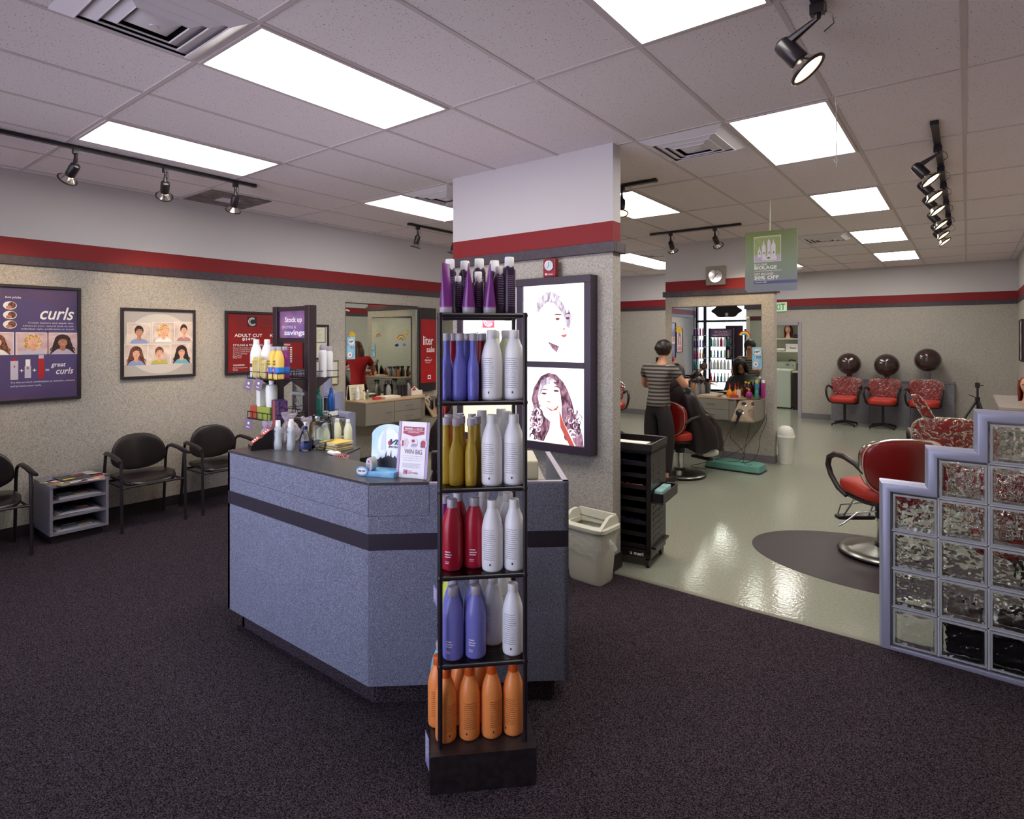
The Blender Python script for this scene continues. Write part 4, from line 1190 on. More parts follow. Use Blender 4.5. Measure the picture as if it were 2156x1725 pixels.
# lower right film: long dark curls
hB = .618 - f
def r_(u, v): return q(u, v, f, hB)
rr = random.Random(8)
hair = [(.30, .88), (.42, .93), (.55, .91), (.66, .82), (.74, .70), (.80, .56), (.84, .42), (.90, .30), (.96, .14), (.98, .0), (.72, .0), (.66, .12), (.64, .30), (.64, .52), (.60, .72), (.46, .78), (.30, .62), (.26, .48), (.36, .34), (.46, .28), (.48, .14), (.44, .0), (.24, .02), (.14, .10), (.20, .20), (.12, .32), (.18, .44), (.14, .56), (.18, .72)]
P += [([r_(*p) for p in hair], G4, 1), (ell(*r_(.44, .60), wR * .185, hB * .215, 30), G2, 3), ([r_(*p) for p in ((.36, .44), (.60, .50), (.66, .30), (.86, .0), (.34, .0), (.44, .18), (.46, .30))], G2, 2),
      ([r_(*p) for p in ((.24, .60), (.30, .82), (.44, .88), (.56, .82), (.50, .80), (.36, .76), (.28, .62))], G3, 4)]
for sx, sy in ((.355, .650), (.555, .695)):
    P += [(ell(*r_(sx, sy), wR * .045, hB * .014, 12), GD, 5), ([r_(*p) for p in ((sx - .06, sy + .045), (sx, sy + .065), (sx + .06, sy + .055), (sx + .06, sy + .045), (sx, sy + .05))], GD, 5)]
P += [([r_(*p) for p in ((.38, .475), (.50, .455), (.60, .51), (.56, .445), (.47, .425))], G5, 5), ([r_(*p) for p in ((.40, .470), (.50, .450), (.58, .495), (.50, .440))], GLOW, 6), ([r_(*p) for p in ((.40, .555), (.46, .545), (.47, .535), (.41, .54))], G5, 5),
      ([r_(*p) for p in ((.60, .45), (.66, .30), (.84, .0), (.76, .0), (.62, .22))], G5, 4)]
for k in range(80):                       # loose curls
    a = rr.random(); side = rr.random() < .5
    cx_ = (.14 + .14 * rr.random()) if side else (.72 + .2 * rr.random()); cz_ = .04 + .45 * rr.random()
    s0 = .03 + .03 * rr.random(); n = 8; o = []; i_ = []
    for z_ in range(n + 1):
        an = a * 6.28 + 4.2 * z_ / n
        o.append(r_(cx_ + s0 * cos(an), cz_ + s0 * sin(an))); i_.append(r_(cx_ + s0 * .62 * cos(an), cz_ + s0 * .62 * sin(an)))
    for z_ in range(n): P.append(([o[z_], o[z_ + 1], i_[z_ + 1], i_[z_]], (G3, G4, GI, G6)[k % 4], 2 + k % 2))
# left column: pale arch photo, logo and the cream lower film
P += [(rect(f, dv, h_ - .27, h_ - f), G1, 1), (ell((f + dv) / 2, h_ - .27, .22, .16, 24, 0, pi), G6, 2), (ell((f + dv) / 2, h_ - .23, .085, .11, 20), G1, 3), (rect(f, dv, f, .57), G7, 1)]
for k in range(5):
    pts = [(f + .02 + .10 * k + .04 * q_, f + .05 + .42 * q_ + .05 * sin(3 * q_ + k)) for q_ in [i / 8 for i in range(9)]]
    P.append((pts + [(x + .004, z) for x, z in pts[::-1]], G3, 2))
flat('film_picture', P, t, y0)
logo_c(-3.127 - LBX0, 1.744 - LBZ0, .125, t, GP, GLOW, 3, y0)
text('just your style', -3.262 - LBX0, 1.668 - LBZ0, .37, .055, GI, t, y0, 3, res=3)
t = thing('wall_clock', 'small red clock with silver dial standing on the lightbox', 'clock', (-2.532, 3.655, 2.1145))
CR = mat('clock_red', (140, 30, 40), .3)
bevel(MB().box(0, .116, 0, .045, 0, .140).obj('case', CR, t, 0), .012, 3)
M_ = Matrix.Translation((.058, -.001, .088)) @ Matrix.Rotation(pi / 2, 4, 'X')
MB().lathe([(0, 0), (.036, 0), (.036, .004), (0, .004)], 28, M=M_).obj('dial', mat('dial_silver', (198, 204, 210), .3, metal=.4), t)
MB().tube([(.058 + .038 * cos(a), -.003, .088 + .038 * sin(a)) for a in [2 * pi * k / 28 for k in range(28)]], .003, 6, closed=True).obj('bezel', CHROME, t)
MB().box(.0565, .0595, -.0065, -.0055, .084, .116).obj('hand', INK, t, 0); MB().cyl((.058, -.006, .088), (.045, -.006, .070), .0013, seg=6).obj('hand', INK, t)
flat('emblem', [(rect(.024, .036, .018, .032), WHITE, 1)], t); text('Cutters', .042, .018, .05, .012, WHITE, t, ly=1)

# ------------------------------------------------------------------ hanging green sign and the hook
t = thing('hanging_sign', 'green cardboard promotion sign hanging from the ceiling by a white cord', 'sign', (-1.79, 6.2, 2.127), R(2))
sw, sh = .485, .605
def sign_mat():
    m = mat('sign_green', (126, 140, 88), .35)
    nt = m.node_tree; b = nt.nodes['Principled BSDF']
    tc = nt.nodes.new('ShaderNodeTexCoord'); sp = nt.nodes.new('ShaderNodeSeparateXYZ'); nt.links.new(tc.outputs['Object'], sp.inputs[0])
    rp = nt.nodes.new('ShaderNodeValToRGB'); e = rp.color_ramp.elements
    e[0].position = .0; e[0].color = lin((128, 132, 150)); e[1].position = .6; e[1].color = lin((122, 136, 84))
    k = e.new(.28); k.color = lin((134, 148, 128))
    nt.links.new(sp.outputs['Z'], rp.inputs['Fac']); nt.links.new(rp.outputs['Color'], b.inputs['Base Color'])
    return m
pts = [(.0, .03), (.012, .01), (.03, 0), (sw, .0), (sw, sh), (0, sh)]
MB().prism(pts, -.002, .002, Matrix.Rotation(pi / 2, 4, 'X')).obj('board', sign_mat(), t, 0)
GL = mat('sign_photo_green', (176, 188, 128), .4); GLD = mat('sign_wave', (110, 126, 84), .4); PB = mat('sign_bottle', (222, 216, 228), .4)
px0, px1, pz0, pz1 = .09, .335, .30, .55
P = [(rect(px0 - .004, px1 + .004, pz0 - .004, pz1 + .004), WHITE, 4), (rect(px0, px1, pz0, pz1), GL, 5), (rect(px0, px1, pz0, pz0 + .06), mat('sign_lilac', (186, 178, 204), .4), 6)]
for k in range(17):
    z = pz0 + .075 + k * .0098; n = 24
    up = [(px0 + (px1 - px0) * i / n, z + .0022 * sin(i * .9 + k * .6)) for i in range(n + 1)]
    P.append((up + [(x, zz - .003) for x, zz in up[::-1]], GLD, 6))
for x, w2, zt_, nz in ((.138, .015, .44, .022), (.180, .018, .49, .03), (.228, .015, .53, .0), (.270, .020, .50, .02)):
    P.append(([(x - w2, pz0 + .045), (x + w2, pz0 + .045), (x + w2, zt_ - .04), (x + .005, zt_ - .012), (x + .003, zt_ + nz - .01), (x - .003, zt_ + nz - .01), (x - .005, zt_ - .012), (x - w2, zt_ - .04)], PB, 7))
    P.append((ell(x + .002, pz0 + .085, .006, .012, 10), GLD, 8))
P += [(rect(.165, .30, pz0 + .012, pz0 + .05), PB, 8), (ell(.225, pz0 + .033, .018, .010, 12), GLD, 9), (rect(.085, sw - .0005, .077, .107), mat('sign_band', (92, 88, 140), .4), 4)]
flat('artwork', P, t)
text('BUY ONE', .09, .262, .12, .020, WHITE, t, ly=6, bold=.008); text('BIOLAGE', .09, .222, .21, .036, WHITE, t, ly=6, bold=.03); text('STYLING AND FINISHING PRODUCT', .09, .200, .255, .013, WHITE, t, ly=6)
text('GET SECOND', .09, .165, .18, .022, WHITE, t, ly=6, bold=.01); text('50% OFF', .09, .121, .23, .037, WHITE, t, ly=6, bold=.03); text('just your style', .10, .085, .105, .018, WHITE, t, ly=6, bold=.012)
flat('small_print', lines(.095, .285, .115, 1, .006, WHITE, 6), t)
CORD = mat('white_cord', (232, 226, 204), .6)
MB().cyl((.238, 0, sh), (.238, 0, CEIL - 2.131), .005, seg=8).obj('cord', CORD, t)
t = thing('wire_hook', 'thin bent wire hook hanging from the ceiling before the right panel', 'hook', (-.583, 3.74, CEIL - .004))
MB().tube([(0, 0, 0), (-.004, 0, -.05), (.0, 0, -.075), (.010, 0, -.065), (.006, 0, -.055), (.0, 0, -.06), (.0, 0, -.12), (-.002, 0, -.25), (0, 0, -.37), (.008, 0, -.385), (0, 0, -.395), (-.010, 0, -.385), (-.012, 0, -.37)], .0026, 6).tube([(0, 0, -.39), (0, 0, -.42)], .0015, 6).obj('wire', mat('wire_grey', (206, 204, 196), .45), t)

# exit sign, square clock
t = thing('exit_sign', 'pale green exit sign with green letters above the laundry doorway', 'exit sign', (-3.37, YB - .04, 2.235))
bevel(MB().box(0, .35, 0, .038, 0, .195).obj('housing', mat('exit_pale', (196, 222, 190), .4, emit=.25), t, 0), .006)
text('EXIT', .03, .03, .29, .135, mat('exit_green', (44, 140, 60), .4, emit=.15), t, ly=1, bold=.012)
t = thing('wall_clock', 'square stone-coloured clock over the red stripe of the station partition', 'clock', (-2.918, P2Y0 - .0365, 2.405))
CK = mat('clock_stone', (142, 132, 124), .5, c2=(158, 148, 140), scale=80)
bevel(MB().box(0, .272, 0, .034, 0, .265).obj('case', CK, t, 0), .006)
M_ = Matrix.Translation((.136, -.0005, .132)) @ Matrix.Rotation(pi / 2, 4, 'X')
MB().lathe([(0, 0), (.092, 0), (.092, .003), (0, .003)], 36, M=M_).obj('dial', mat('dial_mirror', (232, 228, 230), .06, metal=1), t)
MB().tube([(.136 + .1 * cos(a), -.002, .132 + .1 * sin(a)) for a in [2 * pi * k / 36 for k in range(36)]], .005, 6, closed=True).obj('bezel', CK, t)
MB().cyl((.136, -.006, .132), (.094, -.006, .074), .003, seg=6).obj('hand', INK, t); MB().cyl((.136, -.007, .132), (.168, -.007, .160), .003, seg=6).obj('hand', INK, t)
MB().cyl((.136, -.008, .110), (.136, -.008, .215), .0015, seg=6).obj('hand', mat('print_red', (190, 60, 70)), t)
flat('dial_mark', [(rect(.134, .138, .048, .066), INK, 8), (rect(.134, .138, .20, .214), INK, 8)], t)
# ------------------------------------------------------------------ salon stations
STUCL = mat('station_laminate', (120, 114, 108), .42, c2=(150, 144, 134), scale=350, lo=.4, hi=.62)
STTOP = mat('station_top', (166, 142, 116), .35, c2=(182, 158, 132), scale=200)
TAN = mat('tool_panel_tan', (158, 138, 116), .4, c2=(172, 152, 130), scale=300)
def station(loc, rz, label, mlabel, mw=1.24, mtop=2.105, tilt=0.0, tool=True, cabw=.93):
    """wall-hung cabinet: x right along the wall, wall face at y = 0, front towards -y"""
    t = thing('styling_station', label, 'styling station', loc, rz)
    d = .40
    MB().box(0, cabw + .09, -d + .02, -.001, .575, .855).obj('carcass', STUCL, t, 0)
    bevel(MB().prism([(-.005, -.001), (-.005, -d), (cabw + .06, -d), (cabw + .30, -.17), (cabw + .30, -.001)], .855, .876).obj('top', STTOP, t, 0), .003)
    def handle(x, z, parent):
        MB().tube([(x - .05, 0, z), (x - .05, -.022, z), (x + .05, -.022, z), (x + .05, 0, z)], .004, 8).obj('handle', CHROME, parent, loc=(0, -d, 0))
    dr = bevel(MB().box(.004, .462, -d, -d + .019, .582, .850).obj('door', STUCL, t, 0), .002); handle(.36, .72, dr)
    for z0, z1 in ((.582, .714), (.718, .850)):
        w = bevel(MB().box(.468, cabw + .004, -d, -d + .019, z0, z1).obj('drawer', STUCL, t, 0), .002); handle(.70, (z0 + z1) / 2, w)
    if tool:
        a = cabw + .115
        pa = [(a, -.30, .853), (a + .245, -.19, .853), (a + .245, -.44, .62), (a, -.62, .62)]
        # slanted holder panel
        m = MB(); n_ = Vector((0, -.55, .75)).normalized() * .018
        v = [Vector(p) for p in ((a, -.30, .855), (a + .245, -.19, .855), (a + .225, -.47, .60), (a - .03, -.55, .60))]
        m.add([tuple(p) for p in v] + [tuple(p - Vector((0, -.012, .018))) for p in v], [(3, 2, 1, 0), (4, 5, 6, 7), (0, 1, 5, 4), (1, 2, 6, 5), (2, 3, 7, 6), (3, 0, 4, 7)])
        m.obj('tool_panel', TAN, t, 0)
        MB().prism([(a - .03, -.545), (a + .225, -.465), (a + .245, -.002), (a, -.002)], .585, .60).obj('tool_tray', STUCL, t, 0)
        MB().prism([(a + .228, -.465), (a + .245, -.19), (a + .245, -.002), (a + .228, -.002)], .60, .853).obj('side_panel', STUCL, t, 0)
        M0 = v[0] * .5 + v[1] * .5
        ex = (v[1] - v[0]).normalized(); ey = (v[3] - v[0]).normalized(); nz = -ex.cross(ey).normalized()
        if nz.z < 0: nz = -nz
        for i, (fx, fy) in enumerate(((.28, .22), (.74, .22), (.28, .58), (.74, .58))):
            c = v[0] + (v[1] - v[0]) * fx + (v[3] - v[0]) * fy
            Q = Matrix.Translation(c) @ nz.to_track_quat('Z', 'Y').to_matrix().to_4x4()
            MB().lathe([(.026, 0), (.037, 0), (.037, .005), (.028, .006), (.026, .004)], 20, M=Q, cap=False).obj('holder_ring', CHROME, t)
            MB().lathe([(0, .0015), (.027, .0015)], 20, M=Q, cap=False).obj('holder_hole', INK, t)
    t2 = thing('wall_mirror', mlabel, 'mirror', loc, rz + tilt)
    t2.location.z = .879
    if tilt: t2.location.y -= mw * sin(tilt)
    MB().box(0, mw, -.012, -.006, 0, mtop - .879).obj('glass', MIRROR, t2, 0)
    MB().box(0, mw, -.006, -.001, 0, mtop - .879).box(0, mw, -.014, -.001, mtop - .879, mtop - .867).obj('mirror_backing', BLACK, t2, 0)
    return t
station((-3.42, P2Y0, 0), 0, 'grey wall-hung styling station with drawers and slanted tool panel under the station mirror', 'big wall mirror of the station partition, sun and rainbow stickers', 1.24, tilt=R(.64))
station((XL, 4.60, 0), pi / 2, 'grey wall-hung styling station on the left wall, seen over the reception desk', 'wall mirror on the left wall behind the reception desk', 1.235)
station((XL, 6.30, 0), pi / 2, 'second grey styling station farther along the left wall', 'second wall mirror farther along the left wall')
station((P1L + 1.32, P1Y1, 0), pi, 'grey styling station on the back of the central partition', 'wall mirror on the back of the central partition', 1.24)

# stickers, promo cards, cords on the mirror
YEL2 = mat('sticker_gold', (222, 184, 44), .4)
def sun(loc, rz, lb):
    t = thing('sun_sticker', lb, 'sticker', loc, rz)
    P = [(ell(0, 0, .035, .035, 18), YEL2, 1)]
    for k in range(10):
        a = 2 * pi * k / 10
        P.append(([(.034 * cos(a - .25), .034 * sin(a - .25)), (.062 * cos(a), .062 * sin(a)), (.034 * cos(a + .25), .034 * sin(a + .25))], YEL2, 1))
    P += [(ell(-.012, .008, .004, .004, 8), INK, 2), (ell(.012, .008, .004, .004, 8), INK, 2), (ell(0, -.010, .012, .005, 10, pi, 2 * pi), INK, 2)]
    flat('sticker', P, t)
def rainbow(loc, rz, lb, clouds=False):
    t = thing('rainbow_sticker', lb, 'sticker', loc, rz)
    P = []
    for k, c in enumerate(((200, 60, 50), (226, 150, 60), (232, 214, 90), (90, 160, 90), (80, 110, 190))):
        r1 = .080 - .011 * k; n = 12; o = [(r1 * cos(pi * i / n * .9), r1 * sin(pi * i / n * .9)) for i in range(n + 1)]; i_ = [((r1 - .010) * x / r1, (r1 - .010) * z / r1) for x, z in o]
        m = mat('rainbow_%d' % k, c, .4)
        for i in range(n): P.append(([o[i], o[i + 1], i_[i + 1], i_[i]], m, 1))
    if clouds:
        for x in (-.09, .06, -.07): P.append((ell(x, -.04 - abs(x) * .3, .03, .018, 12), mat('rainbow_4', (80, 110, 190)), 2))
    flat('sticker', P, t)
sun((-3.315, P2Y0 - .028, 1.785), 0, 'yellow sun sticker at the left of the station mirror')
rainbow((-2.395, P2Y0 - .019, 1.685), 0, 'rainbow sticker at the right of the station mirror')
sun((XL + .0125, 4.70, 1.70), pi / 2, 'yellow sun sticker on the left wall mirror')
rainbow((XL + .0125, 5.52, 1.63), pi / 2, 'rainbow and cloud sticker on the left wall mirror', True)
SKY = mat('promo_blue', (96, 176, 226), .35, c2=(190, 226, 244), scale=7, lo=.35, hi=.7)
def promo(loc, rz, lb):
    t = thing('promo_card', lb, 'card', loc, rz)
    MB().box(0, .125, 0, .003, 0, .285).obj('card', SKY, t, 0)
    flat('print', [(ell(.062, .222, .050, .038, 18), WHITE, 1), (ell(.045, .055, .034, .034, 18), WHITE, 1), (ell(.045, .055, .012, .012, 10), REDP, 2)], t)
    text('VIP', .022, .208, .075, .030, INK, t, ly=3, bold=.03, shear=.3); text('20% OFF', .050, .150, .065, .016, mat('navy_print', (40, 50, 96)), t, ly=2, bold=.03); text('SPOTLIGHT', .050, .132, .065, .010, mat('navy_print', (40, 50, 96)), t, ly=2, bold=.02)
promo((-2.293, P2Y0 - .020, 1.255), 0, 'blue promotional card stuck to the right edge of the station mirror')
promo((XL + .017, 4.615, 1.395), pi / 2, 'blue promotional card stuck to the left wall mirror')
for lc, rz in (((-2.39, P2Y0 - .0165, 1.93), 0), ((XL + .0125, 4.60, 2.00), pi / 2)):
    t = thing('paper_tag', 'small pale tag at the top corner of the %s mirror' % ('station' if rz == 0 else 'left wall'), 'label', lc, rz)
    flat('tag', [([(0, .012), (.055, 0), (.058, .018), (.003, .030)], CREAM, 1)], t)

# red liter sale panel at the end of the left station
t = thing('wall_panel', 'tall narrow red sale banner in a black frame beside the left wall mirror', 'banner', (XL + .001, 5.85, .905), pi / 2)
bevel(MB().box(0, .315, -.045, 0, 0, 1.195).obj('frame', BLACK, t, 0), .003)
YOFF[t.name] = -.0455
RB = mat('banner_red', (178, 26, 34), .3, c2=(150, 24, 34), scale=5, lo=.3, hi=.7)
flat('banner', [(rect(.012, .303, .115, 1.03), RB, 1)], t)
text('liter', .055, .66, .20, .13, WHITE, t, ly=2, bold=.015); text('sale', .12, .555, .16, .085, WHITE, t, ly=2, bold=.015)
text('For a', .12, .47, .07, .018, WHITE, t, ly=2, shear=.3); text('limited', .085, .425, .14, .032, WHITE, t, ly=2, shear=.3, bold=.01); text('time only', .10, .395, .10, .018, WHITE, t, ly=2, shear=.3)
flat('emblem', [(rect(.145, .205, .165, .225), WHITE, 2), (ell(.175, .195, .018, .018, 12), RB, 3)], t)

# ------------------------------------------------------------------ red styling chairs
REDV = mat('red_vinyl', (132, 26, 26), .30, spec=.5, coat=.3)
REDS = mat('red_vinyl_seat', (176, 46, 34), .45)
WRAP = plastic_wrap(); WRAP2 = plastic_wrap(.15, 4, 1.25)
PIPE = mat('pale_piping', (206, 176, 160), .3)
ARMB = mat('arm_black', (40, 32, 34), .35)
def back_fn(h0, w, hh):
    def g(x, y, z):
        zz = h0 + y
        ww = x * (1 + .06 * (y / hh)) * (1 - .10 * max(0, -y / hh))
        return (ww, .245 + z - .07 * (x / w) ** 2 + .10 * (zz - .55), zz)
    return g
def schair(loc, rz, label, group, base='disc', arms='loop', wrap=True, headrest=False, seat_z=.49, spin=0.0):
    t = thing('styling_chair', label, 'salon chair', loc, rz, group)
    def P(n, key, fn, m):
        return link(n, cached(('sc', key), lambda: fn().mesh(n, m, 50)), t)
    P('seat', 'seat', lambda: MB().pad(.255, .255, .062, .45, .55, fn=lambda x, y, z: (x, y - .01, z + .505 - .015 * (y / .25) ** 2)), REDS)
    P('seat_pan', 'pan', lambda: MB().pad(.235, .235, .022, .4, .55, M=Matrix.Translation((0, 0, .437))), BLACK)
    P('backrest', 'back', lambda: MB().pad(.285, .205, .048, .42, .62, 18, 36, fn=back_fn(.715, .285, .205)), REDV)
    P('piping', 'pipe', lambda: MB().tube([back_fn(.715, .285, .205)(.287 * math.copysign(abs(cos(a)) ** .62, cos(a)), .207 * math.copysign(abs(sin(a)) ** .62, sin(a)), .03) for a in [2 * pi * k / 48 for k in range(48)]], .004, 6, closed=True), PIPE)
    if wrap: P('plastic_cover', ('wrap', wrap), lambda: MB().pad(.292, .212, .058, .42, .62, 18, 36, fn=back_fn(.715, .285, .205)), WRAP2 if wrap == 2 else WRAP)
    if headrest:
        a = MB().pad(.045, .15, .028, .5, .6, fn=lambda x, y, z: (x + .13 + .45 * (y + .15), .30 + z + .12 * y, 1.0 + y * .85)).mesh('headrest', REDV, 50)
        link('headrest', a, t)
        link('plastic_cover', MB().pad(.052, .158, .034, .5, .6, fn=lambda x, y, z: (x + .13 + .45 * (y + .15), .30 + z + .12 * y, 1.0 + y * .85)).mesh('plastic_cover', WRAP, 50), t)
    for sx in (-1, 1):
        x = sx * .285
        P('armrest', ('arm', sx, arms), lambda: MB().tube([(x * .93, .20, .665), (x * .98, .12, .715), (x * 1.02, -.02, .745), (x * 1.03, -.14, .74), (x * 1.03, -.225, .70), (x * 1.02, -.25, .635), (x * 1.0, -.215, .56), (x * .96, -.13, .475), (x * .90, -.05, .435)], [.017, .022, .023, .023, .022, .021, .020, .018, .014], 12), ARMB)
    if base == 'disc':
        P('base', 'disc', lambda: MB().lathe([(0, .018), (.295, .018), (.305, .024), (.300, .034), (.24, .050), (.10, .070), (.05, .078), (0, .078)], 48), STEEL)
        P('base_ring', 'ring', lambda: MB().tube([(.300 * cos(a), .300 * sin(a), .020) for a in [2 * pi * k / 48 for k in range(48)]], .010, 8, closed=True), BLACK)
        P('column', 'col', lambda: MB().cyl((0, 0, .075), (0, 0, .30), .046, seg=28), CHROME)
        P('column_sleeve', 'slv', lambda: MB().lathe([(0, .28), (.055, .28), (.058, .30), (.058, .42), (.12, .425), (0, .426)], 28), BLACK)
        P('collar', 'clr', lambda: MB().lathe([(.046, .072), (.060, .074), (.062, .088), (.047, .096)], 28, cap=False), BLACK)
        P('foot_lever', 'lev', lambda: MB().tube([(.05, .0, .33), (.15, -.08, .30), (.24, -.12, .20), (.27, -.13, .18)], .007, 8), CHROME)
        P('footrest_frame', 'frf', lambda: MB().tube([(-.09, -.17, .43), (-.09, -.27, .32), (-.10, -.37, .19), (.10, -.37, .19), (.09, -.27, .32), (.09, -.17, .43)], .008, 8), CHROME)
        P('footrest_frame', 'frf2', lambda: MB().tube([(-.13, -.40, .20), (-.13, -.36, .28), (-.05, -.24, .33), (.05, -.24, .33), (.13, -.36, .28), (.13, -.40, .20)], .006, 8), CHROME)
        P('footrest', 'fr', lambda: MB().pad(.155, .042, .017, .3, .3, M=Matrix.Translation((0, -.385, .175))), BLACK)
    else:
        P('column', 'col2', lambda: MB().cyl((0, 0, .06), (0, 0, .43), .024, seg=18), BLACK)
        for k in range(4):
            a = pi / 2 * k + .5 + spin
            P('base_leg', ('bl', k, spin), lambda: MB().tube([(0, 0, .075), (.16 * cos(a), .16 * sin(a), .055), (.29 * cos(a), .29 * sin(a), .032)], [.028, .022, .016], 8).cyl((.285 * cos(a), .285 * sin(a), 0), (.285 * cos(a), .285 * sin(a), .03), .016, seg=10), BLACK)
    return t
G3S = 'red styling chairs on the right'
schair((-.50, 5.26, .014), R(-143), 'red styling chair with chrome base standing on the black oval mat', G3S, wrap=2)
schair((-.16, 7.05, 0), R(186), 'red styling chair in clear plastic with a raised headrest, behind the oval-mat chair', G3S, headrest=True)
schair((.30, 4.52, 0.0), R(150), 'red styling chair blurred behind the glass blocks at the right edge', G3S)
schair((-2.76, 6.90, 0), R(158), 'red styling chair at the station, occupied under a black cape', 'red chairs at the salon stations', wrap=False)
schair((-4.95, 9.20, 0), R(35), 'red four-legged chair left of the stylist, plastic on its back', 'red chairs at the salon stations', base='star', spin=.4)
schair((-4.75, 5.35, 0), R(90), 'red styling chair before the left wall mirror, mostly hidden by the partition', 'red chairs at the salon stations', wrap=False)

# anti-fatigue mat
t = thing('floor_mat', 'black oval salon mat under the nearest red styling chair', 'mat', (-.50, 5.10, 0))
MATM = mat('rubber_mat', (58, 48, 52), .5, bump=.15, bscale=300)
MB().lathe([(0, .0005), (.90, .0005), (.90, .002), (.80, .013), (.0, .013)], 64, sy=.70).obj('mat', MATM, t, 30)

# hood dryers against the back wall
DRYB = mat('dryer_brown', (52, 34, 36), .18, spec=.6, coat=.5)
PAN = mat('panel_lilac_grey', (122, 118, 128), .5, c2=(136, 132, 142), scale=60)
for k in range(3):
    x0 = -2.165 + k * .662
    t = thing('dryer_cabinet', 'grey cabinet panel behind the %s dryer chair' % ('left', 'middle', 'right')[k], 'cabinet', (x0, YB - .001, 0), 0, 'dryer cabinets along the back wall')
    MB().box(.002, .66, -.14, 0, 0, .83).obj('body', PAN, t, 0)
    bevel(MB().box(0, .662, -.155, 0, .83, .865).obj('top', LAMS, t, 0), .004)
for k, (x, hz) in enumerate(((-1.86, 1.185), (-1.235, 1.175), (-.60, 1.285))):
    w = ('left', 'middle', 'right')[k]
    schair((x, 12.83, 0), R(-3), 'red dryer chair in clear plastic, %s one at the back wall' % w, 'red dryer chairs along the back wall', base='star', spin=.35).scale = (.92, .95, 1)
    t = thing('hood_dryer', 'brown dome hair dryer above the %s chair at the back wall' % w, 'hair dryer', (x + .03, 13.2, .866), 0, 'hood dryers at the back wall')
    z = hz - .866
    bevel(MB().box(-.045, .045, -.03, .06, 0, z - .08).obj('post', DRYB, t, 0), .006)
    q = Matrix.Translation((0, -.05, z)) @ Matrix.Rotation(R(-62), 4, 'X')
    MB().lathe([(.205, -.09), (.212, -.06), (.20, .02), (.16, .10), (.09, .145), (0, .16)], 36, M=Matrix.Translation((0, -.10, z)) @ Matrix.Rotation(R(-68), 4, 'X').inverted(), cap=False).obj('hood', DRYB, t)
    MB().lathe([(0, .05), (.10, .04), (.17, -.02), (.203, -.088)], 36, M=Matrix.Translation((0, -.10, z)) @ Matrix.Rotation(R(-68), 4, 'X').inverted(), cap=False).obj('hood_lining', mat('dryer_lining', (74, 54, 52), .2, spec=.6), t)
    MB().lathe([(0, 0), (.028, 0), (.03, .02), (0, .035)], 20, M=Matrix.Translation((0, -.12, z)) @ Matrix.Rotation(R(-68), 4, 'X').inverted() @ Matrix.Translation((0, 0, -.02))).obj('air_outlet', BLACK, t)

# tripod mannequin stand
t = thing('mannequin_tripod', 'black tripod stand without a head near the back right corner', 'tripod', (.12, 11.0, 0))
MB().cyl((0, 0, .42), (0, 0, .96), .014).obj('centre_pole', BLACKM, t); MB().cyl((0, 0, 1.0), (0, 0, 1.10), .008).obj('pin', CHROME, t)
MB().cyl((0, 0, .94), (0, 0, 1.01), .030).cyl((.02, 0, .975), (.07, 0, .975), .006).obj('clamp', BLACKM, t); MB().cyl((0, 0, .74), (0, 0, .80), .030).cyl((-.02, 0, .79), (-.10, 0, .83), .006).obj('collar', BLACKM, t)
for k in range(3):
    a = pi + 2 * pi * k / 3 + .15
    MB().cyl((0, 0, .77), (.40 * cos(a), .40 * sin(a), .01), .018, .013, 10).obj('leg', BLACKM, t)
    MB().cyl((0, 0, .44), (.22 * cos(a), .22 * sin(a), .34), .008, seg=8).obj('brace', BLACKM, t)

# right wall: picture and vanity with a mannequin head
t = framed('poster', 'dark framed picture on the right wall, cut by the photo edge', 'poster', (XR - .001, 12.56, 1.30), -pi / 2, .60, .66, .02, .03, None, mat('print_pale_grey', (196, 190, 190), .4))
flat('artwork', portrait(.08, .05, .44, .56, BRN, LILA, None, 'long', None, 1), t)
t = thing('vanity', 'grey wall-hung vanity along the right wall behind the glass blocks', 'cabinet', (.31, 8.75, 0))
MB().box(0, .375, 0, 1.9, .56, .84).obj('carcass', STUCL, t, 0); bevel(MB().box(-.02, .375, -.01, 1.91, .84, .872).obj('top', mat('vanity_top', (176, 164, 160), .4), t, 0), .003)
def head(name, label, loc, rz, hair, sc=1.0):
    t = thing(name, label, 'mannequin head', loc, rz)
    HS = mat('mannequin_skin', (206, 158, 136), .4)
    def f(x, y, z):
        return (x * (1 - .25 * max(0, -z / .115)), y * (1 - .18 * max(0, -z / .115)) - (.012 if (abs(x) < .018 and y < -.05 and -.03 < z < .02) else 0), z)
    m = MB().pad(.072, .088, .115, .95, 1.0, 16, 24, Matrix.Translation((0, -.01, .235)), f)
    m.lathe([(0, 0), (.065, 0), (.060, .03), (.045, .08), (.042, .16)], 20)
    m.obj('head', HS, t, 60)
    m = MB().pad(.086, .095, .11, .9, 1.0, 14, 24, Matrix.Translation((0, .02, .262)))
    for k in range(22):
        a = R(-20) + R(220) * k / 21
        x, y = .080 * cos(a), .02 + .085 * sin(a)
        m.tube([(x, y, .30), (x * 1.12, y * 1.1, .20), (x * 1.1, y * 1.15, .10), (x * 1.18, y * 1.2, .03)], [.018, .020, .017, .006], 6)
    m.obj('hair', hair, t, 60)
    for sx in (-1, 1): MB().pad(.012, .004, .006, 1, 1, 6, 10, Matrix.Translation((sx * .028, -.092, .245))).obj('eye', INK, t)
    MB().pad(.020, .005, .006, 1, 1, 6, 10, Matrix.Translation((0, -.086, .178))).obj('mouth', LIP, t)
    t.scale = (sc,) * 3
    return t
head('styling_mannequin', 'auburn-haired mannequin head on the vanity at the right edge', (.575, 9.35, .8735), R(-15), mat('hair_auburn', (120, 48, 30), .4), .95)

